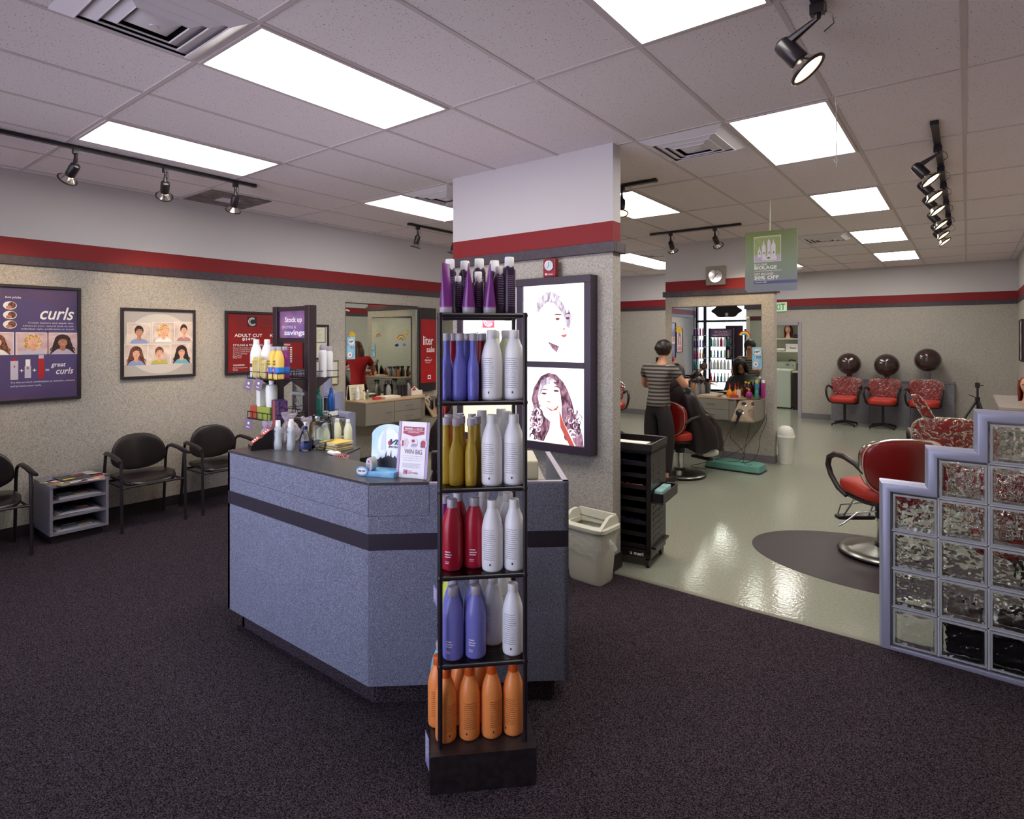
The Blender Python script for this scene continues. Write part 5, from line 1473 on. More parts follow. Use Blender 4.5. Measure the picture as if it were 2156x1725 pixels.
# rolling cart
CARTB = mat('cart_black', (34, 27, 29), .35)
t = thing('rolling_cart', 'tall black salon trolley with drawers beside the partition end', 'cart', (-2.16, 3.90, 0), R(7))
cw, cdp, H = .37, .38, .90
bevel(MB().box(cw - .035, cw, 0, cdp, .10, H - .06).box(0, .035, 0, cdp, .10, H - .06).box(.035, cw - .035, cdp - .015, cdp, .10, H - .06).box(0, cw, 0, cdp, .07, .13).obj('body', CARTB, t, 0), .005)
m = MB().box(-.01, cw + .01, -.02, cdp + .01, H - .075, H - .045).box(-.01, cw + .01, -.02, -.005, H - .075, H).box(-.01, .005, -.005, cdp + .01, H - .075, H).box(cw - .005, cw + .01, -.005, cdp + .01, H - .075, H).box(.005, cw - .005, cdp - .005, cdp + .01, H - .075, H)
bevel(m.obj('top_tray', CARTB, t, 0), .005)
for k in range(8):
    z = .14 + k * .085
    m = MB().box(.038, cw - .038, .0, cdp - .02, z, z + .006).box(.038, cw - .038, .0, .006, z + .006, z + .030)
    m.obj('drawer', CARTB, t, 0)
m = MB()
for k in range(13):
    z = .20 + k * .045
    if abs(z - .50) < .07: continue
    for a, b in ((.06, .16), (.19, .29)): m.box(cw + .0005, cw + .003, a, b, z, z + .010)
m.obj('side_louver', BLACKM, t, 0)
bevel(MB().box(cw, cw + .085, .02, cdp + .02, .47, .48).box(cw + .078, cw + .085, .02, cdp + .02, .48, .545).box(cw, cw + .078, .02, .027, .48, .545).box(cw, cw + .078, cdp + .013, cdp + .02, .48, .545).obj('side_tray', CARTB, t, 0), .003)
bevel(MB().box(cw, cw + .03, .03, cdp - .02, .135, .15).obj('lower_ledge', CARTB, t, 0), .003)
for x in (.03, cw - .03):
    for y in (.04, cdp - .03):
        MB().cyl((x - .012, y, .034), (x + .012, y, .034), .033, seg=18).box(x - .008, x + .008, y - .01, y + .01, .05, .075).obj('caster', BLACK, t)
text('a meri', .215, .085, .10, .026, mat('print_white', (240, 236, 238)), t, ly=0, bold=.03, y=-.0005)
def ctp(x, y, z):
    a = R(7); return (-2.16 + x * cos(a) - y * sin(a), 3.90 + x * sin(a) + y * cos(a), z)
SCR = mat('reflection_white', (226, 224, 220), .5)
tag(MB().box(0, .30, 0, .13, 0, .034).obj('tray_reflection', SCR, loc=ctp(.02, .02, H - .0445)), 'white slab standing for a bright reflection in the top tray of the black trolley', 'paper').rotation_euler = (0, 0, R(7))  # white slab stands in for the bright reflection near the tray lip
for k, (z, c, cn) in enumerate(((.737, (120, 116, 190), 'lilac'), (.567, (206, 96, 60), 'orange'), (.312, (60, 60, 150), 'dark blue'))):
    z = .14 + (7, 5, 2)[k] * .085 + .006
    for j in range(5):
        rn = random.Random(k * 10 + j); a = rn.random() * 3
        x, y = .08 + .045 * j, .035 + .03 * rn.random()
        p = ctp(x, y, z + .008)
        o = MB().cyl((-.035 * cos(a), -.02 * sin(a), 0), (.035 * cos(a), .02 * sin(a), .004), .0065, seg=8).obj('hair_roller', mat('roller_' + cn.replace(' ', '_'), c, .4), loc=p)
        tag(o, '%s hair roller lying in the %s filled drawer of the black trolley' % (cn, ('top', 'second', 'lowest')[k]), 'hair roller', 'rollers in the trolley drawers')
TEALB = mat('box_pale_teal', (150, 206, 206), .4, c2=(186, 220, 218), scale=90)
for k, (y, z) in enumerate(((.05, .481), (.17, .481))):
    t2 = thing('tissue_box', ('nearer', 'farther')[k] + ' pale teal box in the side tray of the black trolley', 'box', ctp(cw + .008, y, z), R(7), 'teal boxes on the trolley')
    bevel(MB().box(0, .062, 0, .108, 0, .082).obj('box', TEALB, t2, 0), .008); MB().box(-.0006, .0626, -.0006, .1086, .028, .050).obj('band', mat('box_blue_band', (90, 140, 190), .4), t2, 0)

# bins
def ringpts(w, d, n=32, e=.35):
    return [(w * math.copysign(abs(cos(a)) ** e, cos(a)), d * math.copysign(abs(sin(a)) ** e, sin(a))) for a in [2 * pi * k / n for k in range(n)]]
def loft(secs, n=32, e=.35, capb=True):
    mb = MB(); vs = []; fs = []
    for w, d, z in secs: vs += [(x, y, z) for x, y in ringpts(w, d, n, e)]
    for j in range(len(secs) - 1):
        for k in range(n): fs.append((j * n + k, j * n + (k + 1) % n, (j + 1) * n + (k + 1) % n, (j + 1) * n + k))
    if capb: fs.append(tuple(range(n))[::-1])
    return mb.add(vs, fs)
t = thing('trash_bin', 'cream plastic wastebasket with clear liner beside the reception desk', 'trash bin', (-2.045, 3.53, .009), R(-4))
CRM = mat('bin_cream', (222, 220, 204), .4)
loft([(.128, .085, 0), (.135, .092, .02), (.160, .118, .365), (.152, .110, .362), (.125, .082, .02), (.01, .01, .018)]).obj('bucket', CRM, t, 40)
m = loft([(.172, .130, .355), (.178, .134, .362), (.178, .134, .385), (.168, .125, .392), (.128, .086, .392), (.128, .086, .36)], capb=False)
m.obj('rim', CRM, t, 40)
for sx in (-1, 1):
    MB().prism([(-.125, .385), (.105, .385), (.085, .44), (.04, .455), (-.02, .45)], sx * .150 - .012, sx * .150 + .012, Matrix(((0, 0, 1, 0), (1, 0, 0, 0), (0, 1, 0, 0), (0, 0, 0, 1)))).obj('rim_side', CRM, t, 0)
MB().box(-.15, .15, .075, .092, .40, .452).obj('rim_bridge', CRM, t, 0)
LINER = mat('bin_liner', (226, 228, 222), .25, alpha=.38, bump=1.0, bscale=24)
m = MB(); n = 40; vs = []; fs = []; rn = random.Random(4)
sag = [.10 + .05 * rn.random() for _ in range(n)]
for j in range(5):
    for k in range(n):
        x, y = ringpts(.171, .128, n, .4)[k]
        f_ = 1 + .05 * (rn.random() - .3) * (j > 0)
        front = max(0, -sin(2 * pi * k / n)) ; dip = .05 * max(0, 1 - abs(k - 31) / 6)
        vs.append((x * f_ * (1 - .02 * j), y * f_ * (1 - .02 * j), .362 - (sag[k] + dip) * j / 4))
for j in range(4):
    for k in range(n): fs.append((j * n + k, j * n + (k + 1) % n, (j + 1) * n + (k + 1) % n, (j + 1) * n + k))
m.add(vs, fs); m.obj('liner', LINER, t, 60)
MB().tube([(.165, -.02, .30), (.19, -.03, .28), (.205, -.02, .25), (.20, .0, .225)], [.012, .02, .018, .003], 8).obj('liner_knot', LINER, t)
t = thing('trash_bin', 'small white swing-top bin at the right end of the station partition', 'trash bin', (-1.91, 8.42, 0))
MB().lathe([(0, 0), (.085, 0), (.088, .01), (.105, .34), (.108, .345), (.113, .35), (.113, .372), (.108, .378)], 32, cap=False).obj('bucket', WHITEP, t, 40)
MB().lathe([(.108, .376), (.104, .42), (.085, .465), (.05, .492), (0, .50)], 32, cap=False).obj('swing_lid', WHITEP, t, 50)

# teal step platform with cords
t = thing('step_platform', 'teal plastic exercise step lying on the floor below the tool panel', 'step', (-2.33, 7.66, 0), R(-2))
TEAL = mat('teal_step', (96, 150, 138), .45)
loft([(.335, .165, .012), (.345, .172, .02), (.33, .158, .085), (.30, .13, .10), (.01, .01, .10)], 40, .22).obj('deck', TEAL, t, 30)
loft([(.345, .172, 0), (.35, .176, .004), (.35, .176, .016), (.34, .17, .02)], 40, .22).obj('base_rim', BLACK, t, 30)
CORDM = mat('cord_black', (26, 20, 22), .5)
def cord(pts, label):
    # smooth the polyline once
    P = [Vector(p) for p in pts]
    for _ in range(2):
        Q = [P[0]]
        for a, b in zip(P, P[1:]): Q += [a * .75 + b * .25, a * .25 + b * .75]
        P = Q + [P[-1]]
    tag(MB().tube(P, .0035, 6).obj('power_cord', CORDM), label, 'cord', 'cords at the styling station')
HX = -3.42 + .93 + .115
cord([(HX + .055, 7.80, .66), (HX + .03, 7.74, .55), (-2.44, 7.70, .40), (-2.30, 7.68, .30), (-2.20, 7.66, .18), (-2.28, 7.60, .106), (-2.40, 7.56, .106)], 'black cord from the hair dryer crossing the other cords')
cord([(HX - .02, 7.88, .58), (-2.46, 7.75, .42), (-2.50, 7.70, .28), (-2.47, 7.66, .16), (-2.55, 7.60, .108), (-2.70, 7.50, .05), (-2.86, 7.44, .006), (-2.74, 7.40, .006), (-2.62, 7.42, .006)], 'black cord looping onto the floor left of the teal step')
cord([(HX + .17, 7.90, .68), (HX + .165, 7.84, .50), (HX + .13, 7.78, .30), (HX + .15, 7.64, .12), (-2.20, 7.56, .106), (-2.12, 7.50, .09), (-2.10, 7.55, .106)], 'black cord hanging straight down from the tool panel')
cord([(-2.105, 8.24, .66), (-2.09, 8.20, .55), (-2.13, 8.0, .38), (-2.10, 7.9, .28), (-2.11, 7.75, .14), (-2.16, 7.64, .107), (-2.24, 7.58, .107)], 'black cord from the wall outlet hanging at the far right')
cord([(-2.115, 8.24, .64), (-2.14, 8.1, .50), (-2.22, 7.95, .36), (-2.26, 7.85, .26), (-2.42, 7.70, .15), (-2.52, 7.62, .106), (-2.60, 7.56, .09)], 'black cord from the wall outlet sweeping left over the step')
t = thing('wall_outlet', 'wall outlet with black plugs at the right edge of the station mirror', 'outlet', (-2.16, P2Y0 - .001, .62))
MB().box(-.035, .035, -.006, 0, 0, .11).obj('plate', mat('outlet_white', (214, 208, 196), .4), t, 0)
for z in (.03, .075): bevel(MB().box(-.02, .03, -.045, -.006, z - .014, z + .016).obj('plug', BLACK, t, 0), .004)
t = thing('hair_dryer', 'black hair dryer hanging in the tool panel', 'hair dryer', (HX + .065, 7.735, .70), R(20))
MB().lathe([(0, -.02), (.030, -.02), (.040, 0), (.042, .05), (.036, .10), (.028, .14), (.026, .16)], 24, M=Matrix.Rotation(R(70), 4, 'X')).obj('body', BLACKM, t)
MB().tube([(0, -.03, -.02), (-.02, -.05, -.08), (-.045, -.06, -.14)], [.020, .017, .012], 10).obj('handle', BLACKM, t)
MB().lathe([(.020, -.021), (.041, -.004)], 24, M=Matrix.Rotation(R(70), 4, 'X'), cap=False).obj('intake_ring', STEEL, t)

# wash basins seen past the partition (left gap), thermostat
t = thing('shampoo_bowl', 'black shampoo basin on the far wall left of the stylist', 'basin', (-4.75, 11.70, 0))
def bw(x, y, z): return (x, y, z)
MB().lathe([(.04, .62), (.10, .64), (.22, .78), (.25, .84), (.24, .84), (.20, .78), (.06, .68)], 28, sy=.9, cap=False).obj('bowl', VINYL, t); bevel(MB().box(-.07, .07, .02, .24, .0, .66).obj('pedestal', PAN, t, 0), .01)
t = thing('supply_shelf', 'small black wall shelf with pale supplies above the shampoo basin', 'shelf', (-5.25, 11.95, .98))
MB().box(0, .40, -.14, 0, 0, .02).box(0, .40, -.14, 0, .26, .28).box(.38, .40, -.14, 0, .02, .26).box(0, .02, -.14, 0, .02, .26).obj('case', BLACK, t, 0)
for k in range(3): bottle('small', PALE, CAPW, (-5.14 + .08 * k, 11.87, 1.001), 'pale small bottle in the far wall shelf, ' + ('left', 'middle', 'right')[k], 'bottles in the far wall shelf', 0, 1.2)
t = thing('thermostat', 'small pale thermostat on the far wall left of the stylist', 'thermostat', (-4.98, 11.95, 1.40))
bevel(MB().box(0, .14, -.03, 0, 0, .09).obj('case', mat('thermostat_cream', (206, 204, 186), .4), t, 0), .004); MB().box(.03, .11, -.031, -.03, .055, .075).obj('display', BLACK, t, 0)
t = thing('low_cabinet', 'low grey cabinet corner beyond the partition end', 'cabinet', (-3.6, 5.6, 0))
MB().box(0, .9, 0, .4, .0, .52).obj('body', STUCL, t, 0); bevel(MB().box(-.01, .91, -.01, .41, .52, .545).obj('top', LAMG, t, 0), .003)
# ------------------------------------------------------------------ people
def skin(nodes, edges, root=0, sub=2):
    """one continuous surface grown round connected joints: nodes = (x, y, z, rx[, ry])"""
    me = bpy.data.meshes.new('s')
    me.from_pydata([n[:3] for n in nodes], edges, [])
    o = bpy.data.objects.new('s', me); COL.objects.link(o)
    m = o.modifiers.new('skin', 'SKIN'); m.use_smooth_shade = True; m.branch_smoothing = .6
    d = me.skin_vertices[0].data
    for i, n in enumerate(nodes):
        d[i].radius = (n[3], n[4] if len(n) > 4 else n[3]); d[i].use_root = (i == root)
    s = o.modifiers.new('sub', 'SUBSURF'); s.levels = sub; s.render_levels = sub
    dg = bpy.context.evaluated_depsgraph_get()
    r = bpy.data.meshes.new_from_object(o.evaluated_get(dg))
    bpy.data.objects.remove(o)
    for p in r.polygons: p.use_smooth = True
    return r

def person(label, loc, rz, J, top, pants, hairm, skinm, shoes, hair='short', sleeve=.5, child=None):
    t = thing('person', label, 'person', loc, rz)
    N = []; E_ = []
    def add(p, r, parent=None):
        N.append(tuple(p) + (r,) if not isinstance(r, tuple) else tuple(p) + r)
        if parent is not None: E_.append((parent, len(N) - 1))
        return len(N) - 1
    V = {k: Vector(v) for k, v in J.items()}
    pel = add(V['pelvis'], .085)
    wa = add(V['waist'], .105, pel); ch = add(V['chest'], .125, wa)
    nb = add(V['neck'], .055, ch); hd = V['head']; up = (hd - V['neck']).normalized()
    n2 = add(hd - up * .115, .047, nb); h1 = add(hd - up * .055 + V['face'] * .015, .066, n2); h2 = add(hd, .082, h1); add(hd + up * .055 - V['face'] * .01, .062, h2)
    nose = add(hd - up * .015 + V['face'] * .092, .016, h2)
    for s in 'LR':
        sh = add(V['sh' + s], .055, ch); el = add(V['el' + s], .040, sh); wr = add(V['wr' + s], .027, el)
        f = (V['wr' + s] - V['el' + s]).normalized(); side = f.cross(Vector((0, 0, 1)));
        side = side.normalized() if side.length > .1 else Vector((1, 0, 0))
        pm = add(V['wr' + s] + f * .06, (.036, .018), wr)
        for k, (o_, l_) in enumerate(((-.028, .062), (-.010, .074), (.010, .070), (.028, .055))):
            a = add(V['wr' + s] + f * .095 + side * o_, .0095, pm); b = add(V['wr' + s] + f * (.095 + l_ * .5) + side * o_ * 1.1 - Vector((0, 0, .008)), .0085, a)
            add(V['wr' + s] + f * (.095 + l_ * .85) + side * o_ * 1.1 - Vector((0, 0, .028)), .0075, b)
        a = add(V['wr' + s] + f * .045 - side * .042, .011, pm); add(V['wr' + s] + f * .075 - side * .058 - Vector((0, 0, .01)), .009, a)
        hp = add(V['hip' + s], .072, pel); kn = add(V['kn' + s], .055, hp)
        cf = add(V['kn' + s] * .62 + V['an' + s] * .38, .058, kn); an = add(V['an' + s], .038, cf); add(V['toe' + s], .032, an)
    link('body', skin(N, E_), t).data.materials.append(skinm)
    # top
    N = []; E_ = []
    pel = add(V['pelvis'] * 1.4 - V['waist'] * .4, .150); pel = add(V['pelvis'], .150, pel); wa = add(V['waist'], .128, pel); ch = add(V['chest'], .148, wa); add(V['neck'] - up * .03, .075, ch)
    for s in 'LR':
        sh = add(V['sh' + s], .076, ch); m_ = add(V['sh' + s] * .45 + V['el' + s] * .55, .058, sh)
        if sleeve > .6: e = add(V['el' + s], .053, m_); add(V['wr' + s] * .9 + V['el' + s] * .1, .038, e)
    link('shirt', skin(N, E_), t).data.materials.append(top)
    N = []; E_ = []
    pel = add(V['pelvis'], .136); add(V['pelvis'] * .45 + V['waist'] * .55, .112, pel)
    for s in 'LR':
        hp = add(V['hip' + s], .118, pel); kn = add(V['kn' + s], .090, hp); add(V['an' + s] * .9 + V['kn' + s] * .1, .075, kn)
    link('trousers', skin(N, E_), t).data.materials.append(pants)
    for s in 'LR':
        d = V['toe' + s] - V['an' + s]; a = atan2(d.y, d.x) + pi / 2
        c = V['an' + s] * .45 + V['toe' + s] * .55
        MB().pad(.048, .135, .042, .6, .8, M=Matrix.Translation((c.x, c.y, max(.042, c.z))) @ Matrix.Rotation(a, 4, 'Z')).obj('shoe', shoes, t, 60)
    f = V['face'].normalized()
    Q = Matrix.Translation(hd + up * .022 - f * .022) @ up.to_track_quat('Z', 'Y').to_matrix().to_4x4()
    hm = MB().pad(.094, .094, .100, .95, 1, 14, 24, Q)
    sd = f.cross(up)
    if hair == 'long':
        for k in range(13):
            a = R(-105) + R(210) * k / 12; dr = (-f * cos(a) + sd * sin(a))
            hm.tube([hd + dr * .075 + up * .03, hd + dr * .098 - up * .06, hd + dr * .10 - up * .16, hd + dr * .085 - up * .24], [.028, .030, .024, .008], 8)
    elif hair == 'tied':
        hm.pad(.05, .05, .05, 1, 1, 10, 14, Matrix.Translation(hd - f * .12 + up * .02))
    hm.obj('hair', hairm, t, 60)
    for sg in (-1, 1):
        MB().pad(.011, .011, .007, 1, 1, 6, 10, Matrix.Translation(hd + up * .012 + f * .080 + sd * sg * .032)).obj('eye', INK, t)
        MB().pad(.010, .014, .026, 1, 1, 6, 10, Matrix.Translation(hd - up * .005 + sd * sg * .086)).obj('ear', skinm, t)
    MB().pad(.020, .012, .007, 1, 1, 6, 10, Matrix.Translation(hd - up * .052 + f * .078)).obj('mouth', mat('lip_skin', (170, 92, 84), .5), t)
    return t
SK1 = mat('skin_light', (206, 150, 122), .5); SK2 = mat('skin_tan', (166, 108, 80), .5)
HAIRD = mat('dark_hair', (36, 24, 22), .45); HAIRS = mat('short_reddish_hair', (112, 74, 56), .6); HAIRB = mat('brown_hair', (96, 58, 38), .45)
JEAN = mat('blue_jeans', (96, 116, 140), .8); BLKF = mat('black_cloth', (34, 26, 30), .8); REDF = mat('red_cloth', (186, 26, 30), .7); DGR = mat('dark_grey_cloth', (48, 42, 48), .8)
def stripe_mat():
    m = mat('striped_cloth', (70, 64, 66), .8)
    nt = m.node_tree; b = nt.nodes['Principled BSDF']; tc = nt.nodes.new('ShaderNodeTexCoord'); w = nt.nodes.new('ShaderNodeTexWave')
    w.bands_direction = 'Z'; w.inputs['Scale'].default_value = 7.5; w.inputs['Distortion'].default_value = .6
    rp = nt.nodes.new('ShaderNodeValToRGB'); rp.color_ramp.elements[0].position = .35; rp.color_ramp.elements[1].position = .65
    rp.color_ramp.elements[0].color = lin((52, 46, 48)); rp.color_ramp.elements[1].color = lin((128, 120, 114))
    nt.links.new(tc.outputs['Object'], w.inputs[0]); nt.links.new(w.outputs['Fac'], rp.inputs[0]); nt.links.new(rp.outputs[0], b.inputs['Base Color'])
    return m
stand = dict(pelvis=(0, 0, .92), waist=(0, 0, 1.06), chest=(0, -.02, 1.25), neck=(0, -.02, 1.40), head=(0, -.05, 1.56), face=(0, -1, 0),
             shL=(.17, -.01, 1.33), elL=(.27, -.12, 1.10), wrL=(.18, -.34, 1.10), shR=(-.17, -.01, 1.33), elR=(-.28, -.10, 1.12), wrR=(-.16, -.34, 1.16),
             hipL=(.09, 0, .86), knL=(.10, -.02, .48), anL=(.10, .03, .085), toeL=(.11, -.10, .035), hipR=(-.09, 0, .86), knR=(-.10, -.02, .48), anR=(-.10, .03, .085), toeR=(-.11, -.10, .035))
person('stylist in a grey striped top and black trousers, her back to the camera', (-2.80, 6.37, 0), R(172), dict(stand, head=(0, -.12, 1.53), chest=(0, -.05, 1.24), neck=(0, -.07, 1.38)), stripe_mat(), BLKF, HAIRD, SK1, BLACK, 'tied')
person('woman in a red top with brown hair, seen only in the left wall mirror', (-4.45, 6.15, 0), R(120), dict(stand, head=(0, -.16, 1.50), chest=(0, -.07, 1.22), neck=(0, -.10, 1.36)), REDF, BLKF, HAIRB, SK1, BLACK, 'long')
sit = dict(pelvis=(0, .08, .62), waist=(0, .09, .76), chest=(.01, .06, .95), neck=(.04, .03, 1.10), head=(.07, -.02, 1.24), face=(0, -1, 0),
           shL=(.17, .05, 1.03), elL=(.24, -.02, .80), wrL=(.14, -.18, .74), shR=(-.17, .05, 1.03), elR=(-.24, -.02, .80), wrR=(-.14, -.18, .74),
           hipL=(.09, .03, .60), knL=(.11, -.38, .60), anL=(.10, -.37, .27), toeL=(.10, -.46, .225), hipR=(-.09, .03, .60), knR=(-.11, -.38, .60), anR=(-.10, -.37, .27), toeR=(-.10, -.46, .225))
CAPE = mat('black_cape', (30, 22, 26), .38, spec=.5)
def cape(parent, seed=1):
    secs = [(0, .03, .060, .060, 1.12), (0, .04, .085, .080, 1.095), (0, .05, .20, .125, 1.06), (0, .04, .265, .18, .96), (0, -.01, .30, .25, .80), (0, -.08, .34, .36, .68), (0, -.13, .36, .40, .56), (0, -.14, .38, .41, .42), (0, -.14, .37, .40, .33)]
    n = 56; vs = []; fs = []
    for j, (cx, cy, rx, ry, z) in enumerate(secs):
        for k in range(n):
            a = 2 * pi * k / n; amp = .0 if j < 2 else .012 * (j - 1) / 1.3
            f_ = 1 + amp * sin(8 * a + seed) + amp * .6 * sin(13 * a + 2 * seed)
            zz = z - (.10 * max(0, sin(a + .6)) ** 2 if j > 6 else 0) * 0 - (.03 * sin(5 * a + seed) if j > 6 else 0)
            vs.append((cx + rx * cos(a) * f_, cy + ry * sin(a) * f_ * (1 if sin(a) < 0 else .62), zz))
    for j in range(len(secs) - 1):
        for k in range(n): fs.append((j * n + k, (j + 1) * n + k, (j + 1) * n + (k + 1) % n, j * n + (k + 1) % n))
    MB().add(vs, fs).obj('cape', CAPE, parent, 70)
c1 = person('client with long dark hair sitting under a black cape at the station', (-2.76, 6.90, 0), R(158), sit, BLKF, DGR, HAIRD, SK2, WHITEP, 'long'); cape(c1)
c2 = person('client under a black cape before the left wall mirror, half hidden by the rack', (-4.75, 5.35, 0), R(-90), sit, BLKF, DGR, HAIRB, SK1, BLACK, 'short'); cape(c2, 3)
squat = dict(pelvis=(0, .22, .30), waist=(0, .20, .44), chest=(0, .04, .64), neck=(0, -.08, .76), head=(0, -.20, .86), face=(0, -.85, -.5),
             shL=(.19, .0, .70), elL=(.25, -.18, .48), wrL=(.16, -.42, .42), shR=(-.19, .0, .70), elR=(-.25, -.18, .48), wrR=(-.12, -.42, .46),
             hipL=(.10, .20, .28), knL=(.18, -.18, .48), anL=(.15, .02, .09), toeL=(.16, -.12, .04), hipR=(-.10, .20, .28), knR=(-.18, -.12, .50), anR=(-.15, .08, .09), toeR=(-.16, -.06, .04))
person('crouching man in a dark shirt and blue jeans seen in the station mirror', (-5.80, .30, .009), R(80), squat, DGR, JEAN, HAIRS, SK1, BLACK, 'short')

# ------------------------------------------------------------------ two-sided gondola rack behind the desk
TEALB2 = mat('blue_plastic', (34, 92, 176), .25, trans=.2)
def wire_shelf(t, x0, x1, y0, y1, z):
    m = MB()
    loop = [(x0, y1, z), (x0, y0, z), (x1, y0, z), (x1, y1, z)]
    m.tube(loop, .004, 6).tube([(p[0], p[1], z + .045) for p in loop], .003, 6)
    n = 6
    for k in range(n + 1):
        x = x0 + (x1 - x0) * k / n; m.cyl((x, y0, z), (x, y0, z + .045), .0022, seg=6)
    for x in (x0, x1): m.cyl((x, (y0 + y1) / 2, z), (x, (y0 + y1) / 2, z + .045), .0022, seg=6)
    m.obj('wire_rail', BLACKM, t)
    MB().box(x0, x1, y0, y1, z - .006, z - .001).obj('shelf', BLACKM, t, 0)
def gondola(loc, rz, label, w=.40, H=1.885, levels=(1.385, 1.11, .80, .48), text_on=True, dp=.235):
    t = thing('product_gondola', label, 'display rack', loc, rz)
    for x in (-w / 2, w / 2): bevel(MB().box(x - .028, x + .028, -.03, .03, .02, H).obj('post', mat('gondola_frame', (48, 34, 38), .35), t, 0), .004)
    fm = MC['gondola_frame']
    for z in (H - .035, H - .255): MB().box(-w / 2 + .028, w / 2 - .028, -.02, .02, z, z + .03).obj('crossbar', fm, t, 0)
    MB().box(-w / 2 - .03, w / 2 + .03, -dp, dp, .009, .07).obj('base', fm, t, 0)
    MB().box(-w / 2 + .028, w / 2 - .028, -.006, .006, H - .225, H - .035).obj('sign_panel', mat('sign_mauve', (104, 88, 142), .3, c2=(150, 104, 138), scale=6), t, 0)
    for sg in (-1, 1):
        e = bpy.data.objects.new('sign_lettering', None); COL.objects.link(e); e.parent = t
        if sg == 1: e.rotation_euler = (0, 0, pi)
        kk = (w - .06)
        a = text('Stock up', -kk * .30, H - .125, kk * .62, .048, WHITE, e, -.0065, 1, bold=.02)
        text('ON STYLE, &', -kk * .42, H - .160, kk * .52, .022, WHITE, e, -.0065, 1)
        text('savings', -kk * .32, H - .215, kk * .74, .045, WHITE, e, -.0065, 1, bold=.02)
    for z in levels:
        wire_shelf(t, -w / 2 + .01, w / 2 - .01, -dp, -.03, z); wire_shelf(t, -w / 2 + .01, w / 2 - .01, .03, dp, z)
        for x in (-w / 2, w / 2):
            MB().prism([(-.15, z - .006), (.15, z - .006), (.03, z - .09), (-.03, z - .09)], x - .004, x + .004, Matrix(((0, 0, 1, 0), (1, 0, 0, 0), (0, 1, 0, 0), (0, 0, 0, 1)))).obj('shelf_bracket', fm, t, 0)
    return t
GX, GY = -3.74, 2.335
gondola((GX, GY, 0), 0, 'dark two-sided product rack with a stock up and savings sign, behind the desk')
GRP = 'products on the rack behind the desk'
WRED = mat('white_bottle_plain', (236, 236, 240), .3)
PUMPY = mat('yellow_bottle', (232, 196, 92), .3); PUMPP = mat('purple_bottle', (130, 40, 120), .3)
def banded(kind, bm, cm, loc, label, band, z0, z1, r, rz=0, s=1, group=GRP):
    t = bottle(kind, bm, cm, loc, label, group, rz, s)
    MB().lathe([(r, z0), (r + .0002, z0 + .001), (r + .0002, z1 - .001), (r, z1)], 24, cap=False).obj('label_band', band, t)
    return t
MARO = mat('maroon_band', (110, 32, 44), .4); BLUB = mat('bright_blue_band', (40, 120, 200), .4)
z1 = 1.3855
banded('litre', WRED, CAPW, (GX - .165, GY - .185, z1), 'white litre bottle with maroon label, left one of the pair on the upper rack shelf', MARO, .075, .10, .0412)
banded('litre', WRED, CAPW, (GX - .095, GY - .145, z1), 'white litre bottle with maroon label, right one of the pair on the upper rack shelf', MARO, .075, .10, .0412)
POUCH = mat('cream_pouch', (218, 202, 142), .25, alpha=.75, bump=.4, bscale=30)
for k, (x, y, w) in enumerate(((-.085, -.215, .042), (.008, -.215, .03))):
    t = thing('gift_pouch', ('larger', 'smaller')[k] + ' translucent cream pouch set on the upper rack shelf', 'pouch', (GX + x, GY + y, z1), 0, 'cream pouches on the rack')
    MB().pad(w, .022, .075 - .012 * k, .35, .4, M=Matrix.Translation((0, 0, .075 - .012 * k))).obj('pouch', POUCH, t, 50)
    MB().tube([(-w * .8, -.02, .02), (-w * .8, -.023, .12 - .02 * k), (w * .7, -.023, .125 - .02 * k)], .004, 6).obj('piping', YEL, t)
    MB().cyl((0, -.005, .03), (0, -.005, .09), .012).obj('vial', WHITEP, t)
for k, (x, y, bm) in enumerate(((.055, -.165, PUMPP), (.085, -.205, PUMPY), (.125, -.145, PUMPP), (.155, -.205, PUMPY))):
    t = banded('litre', bm, CAPC, (GX + x, GY + y, z1), '%s bottle with blue band on the upper rack shelf, %s' % (('purple', 'yellow')[bm is PUMPY], ('leftmost', 'second', 'third', 'rightmost')[k]), BLUB, .045, .10, .0412, 0, .82)
    if bm is PUMPY:
        text('BED', -.018, .140, .036, .014, INK, t, -.042, 0, bold=.02); text('HEAD', -.020, .118, .040, .014, INK, t, -.042, 0, bold=.02)
        flat('label_art', [(ell(.0, .07, .012, .018, 12), mat('magenta_print', (210, 60, 130)), 0), (ell(-.012, .078, .007, .012, 10), SKIN, 1)], t, -.0423)
t = bottle('can', mat('white_can', (222, 222, 226), .3), CAPC, (GX + .10, GY + .16, z1), 'white spray can on the far upper shelf of the rack, left one', GRP, 0, 1.0, 'spray_can', 'spray can')
t = bottle('can', WRED, CAPC, (GX + .17, GY + .12, z1), 'white spray can on the far upper shelf of the rack, front right', GRP, 0, 1.05, 'spray_can', 'spray can')
t = bottle('can', WRED, CAPC, (GX + .13, GY + .20, z1), 'white spray can on the far upper shelf of the rack, back one', GRP, 0, 1.0, 'spray_can', 'spray can')
bottle('small', WRED, mat('cap_pink', (200, 90, 110), .3), (GX + .06, GY + .20, z1), 'small white bottle with pink cap on the far upper rack shelf', GRP, 0, .85)
z2 = 1.1105
GRB = mat('green_box', (150, 164, 70), .45); ORB = mat('rust_box', (176, 76, 50), .45)
def pbox(name, loc, sx, sy, sz, m, label, rz=0, group=None, cat='box'):
    t = MB().box(-sx / 2, sx / 2, -sy / 2, sy / 2, 0, sz).obj(name, m, None, 0, loc); t.rotation_euler = (0, 0, rz)
    bevel(t, .002, 1)
    return tag(t, label, cat, group)
pbox('display_box', (GX - .135, GY - .195, z2), .075, .065, .085, ORB, 'rust red display box on the lower rack shelf')
pbox('display_box', (GX + .0, GY - .185, z2), .15, .085, .085, GRB, 'lime green display box under a white bottle on the lower rack shelf')
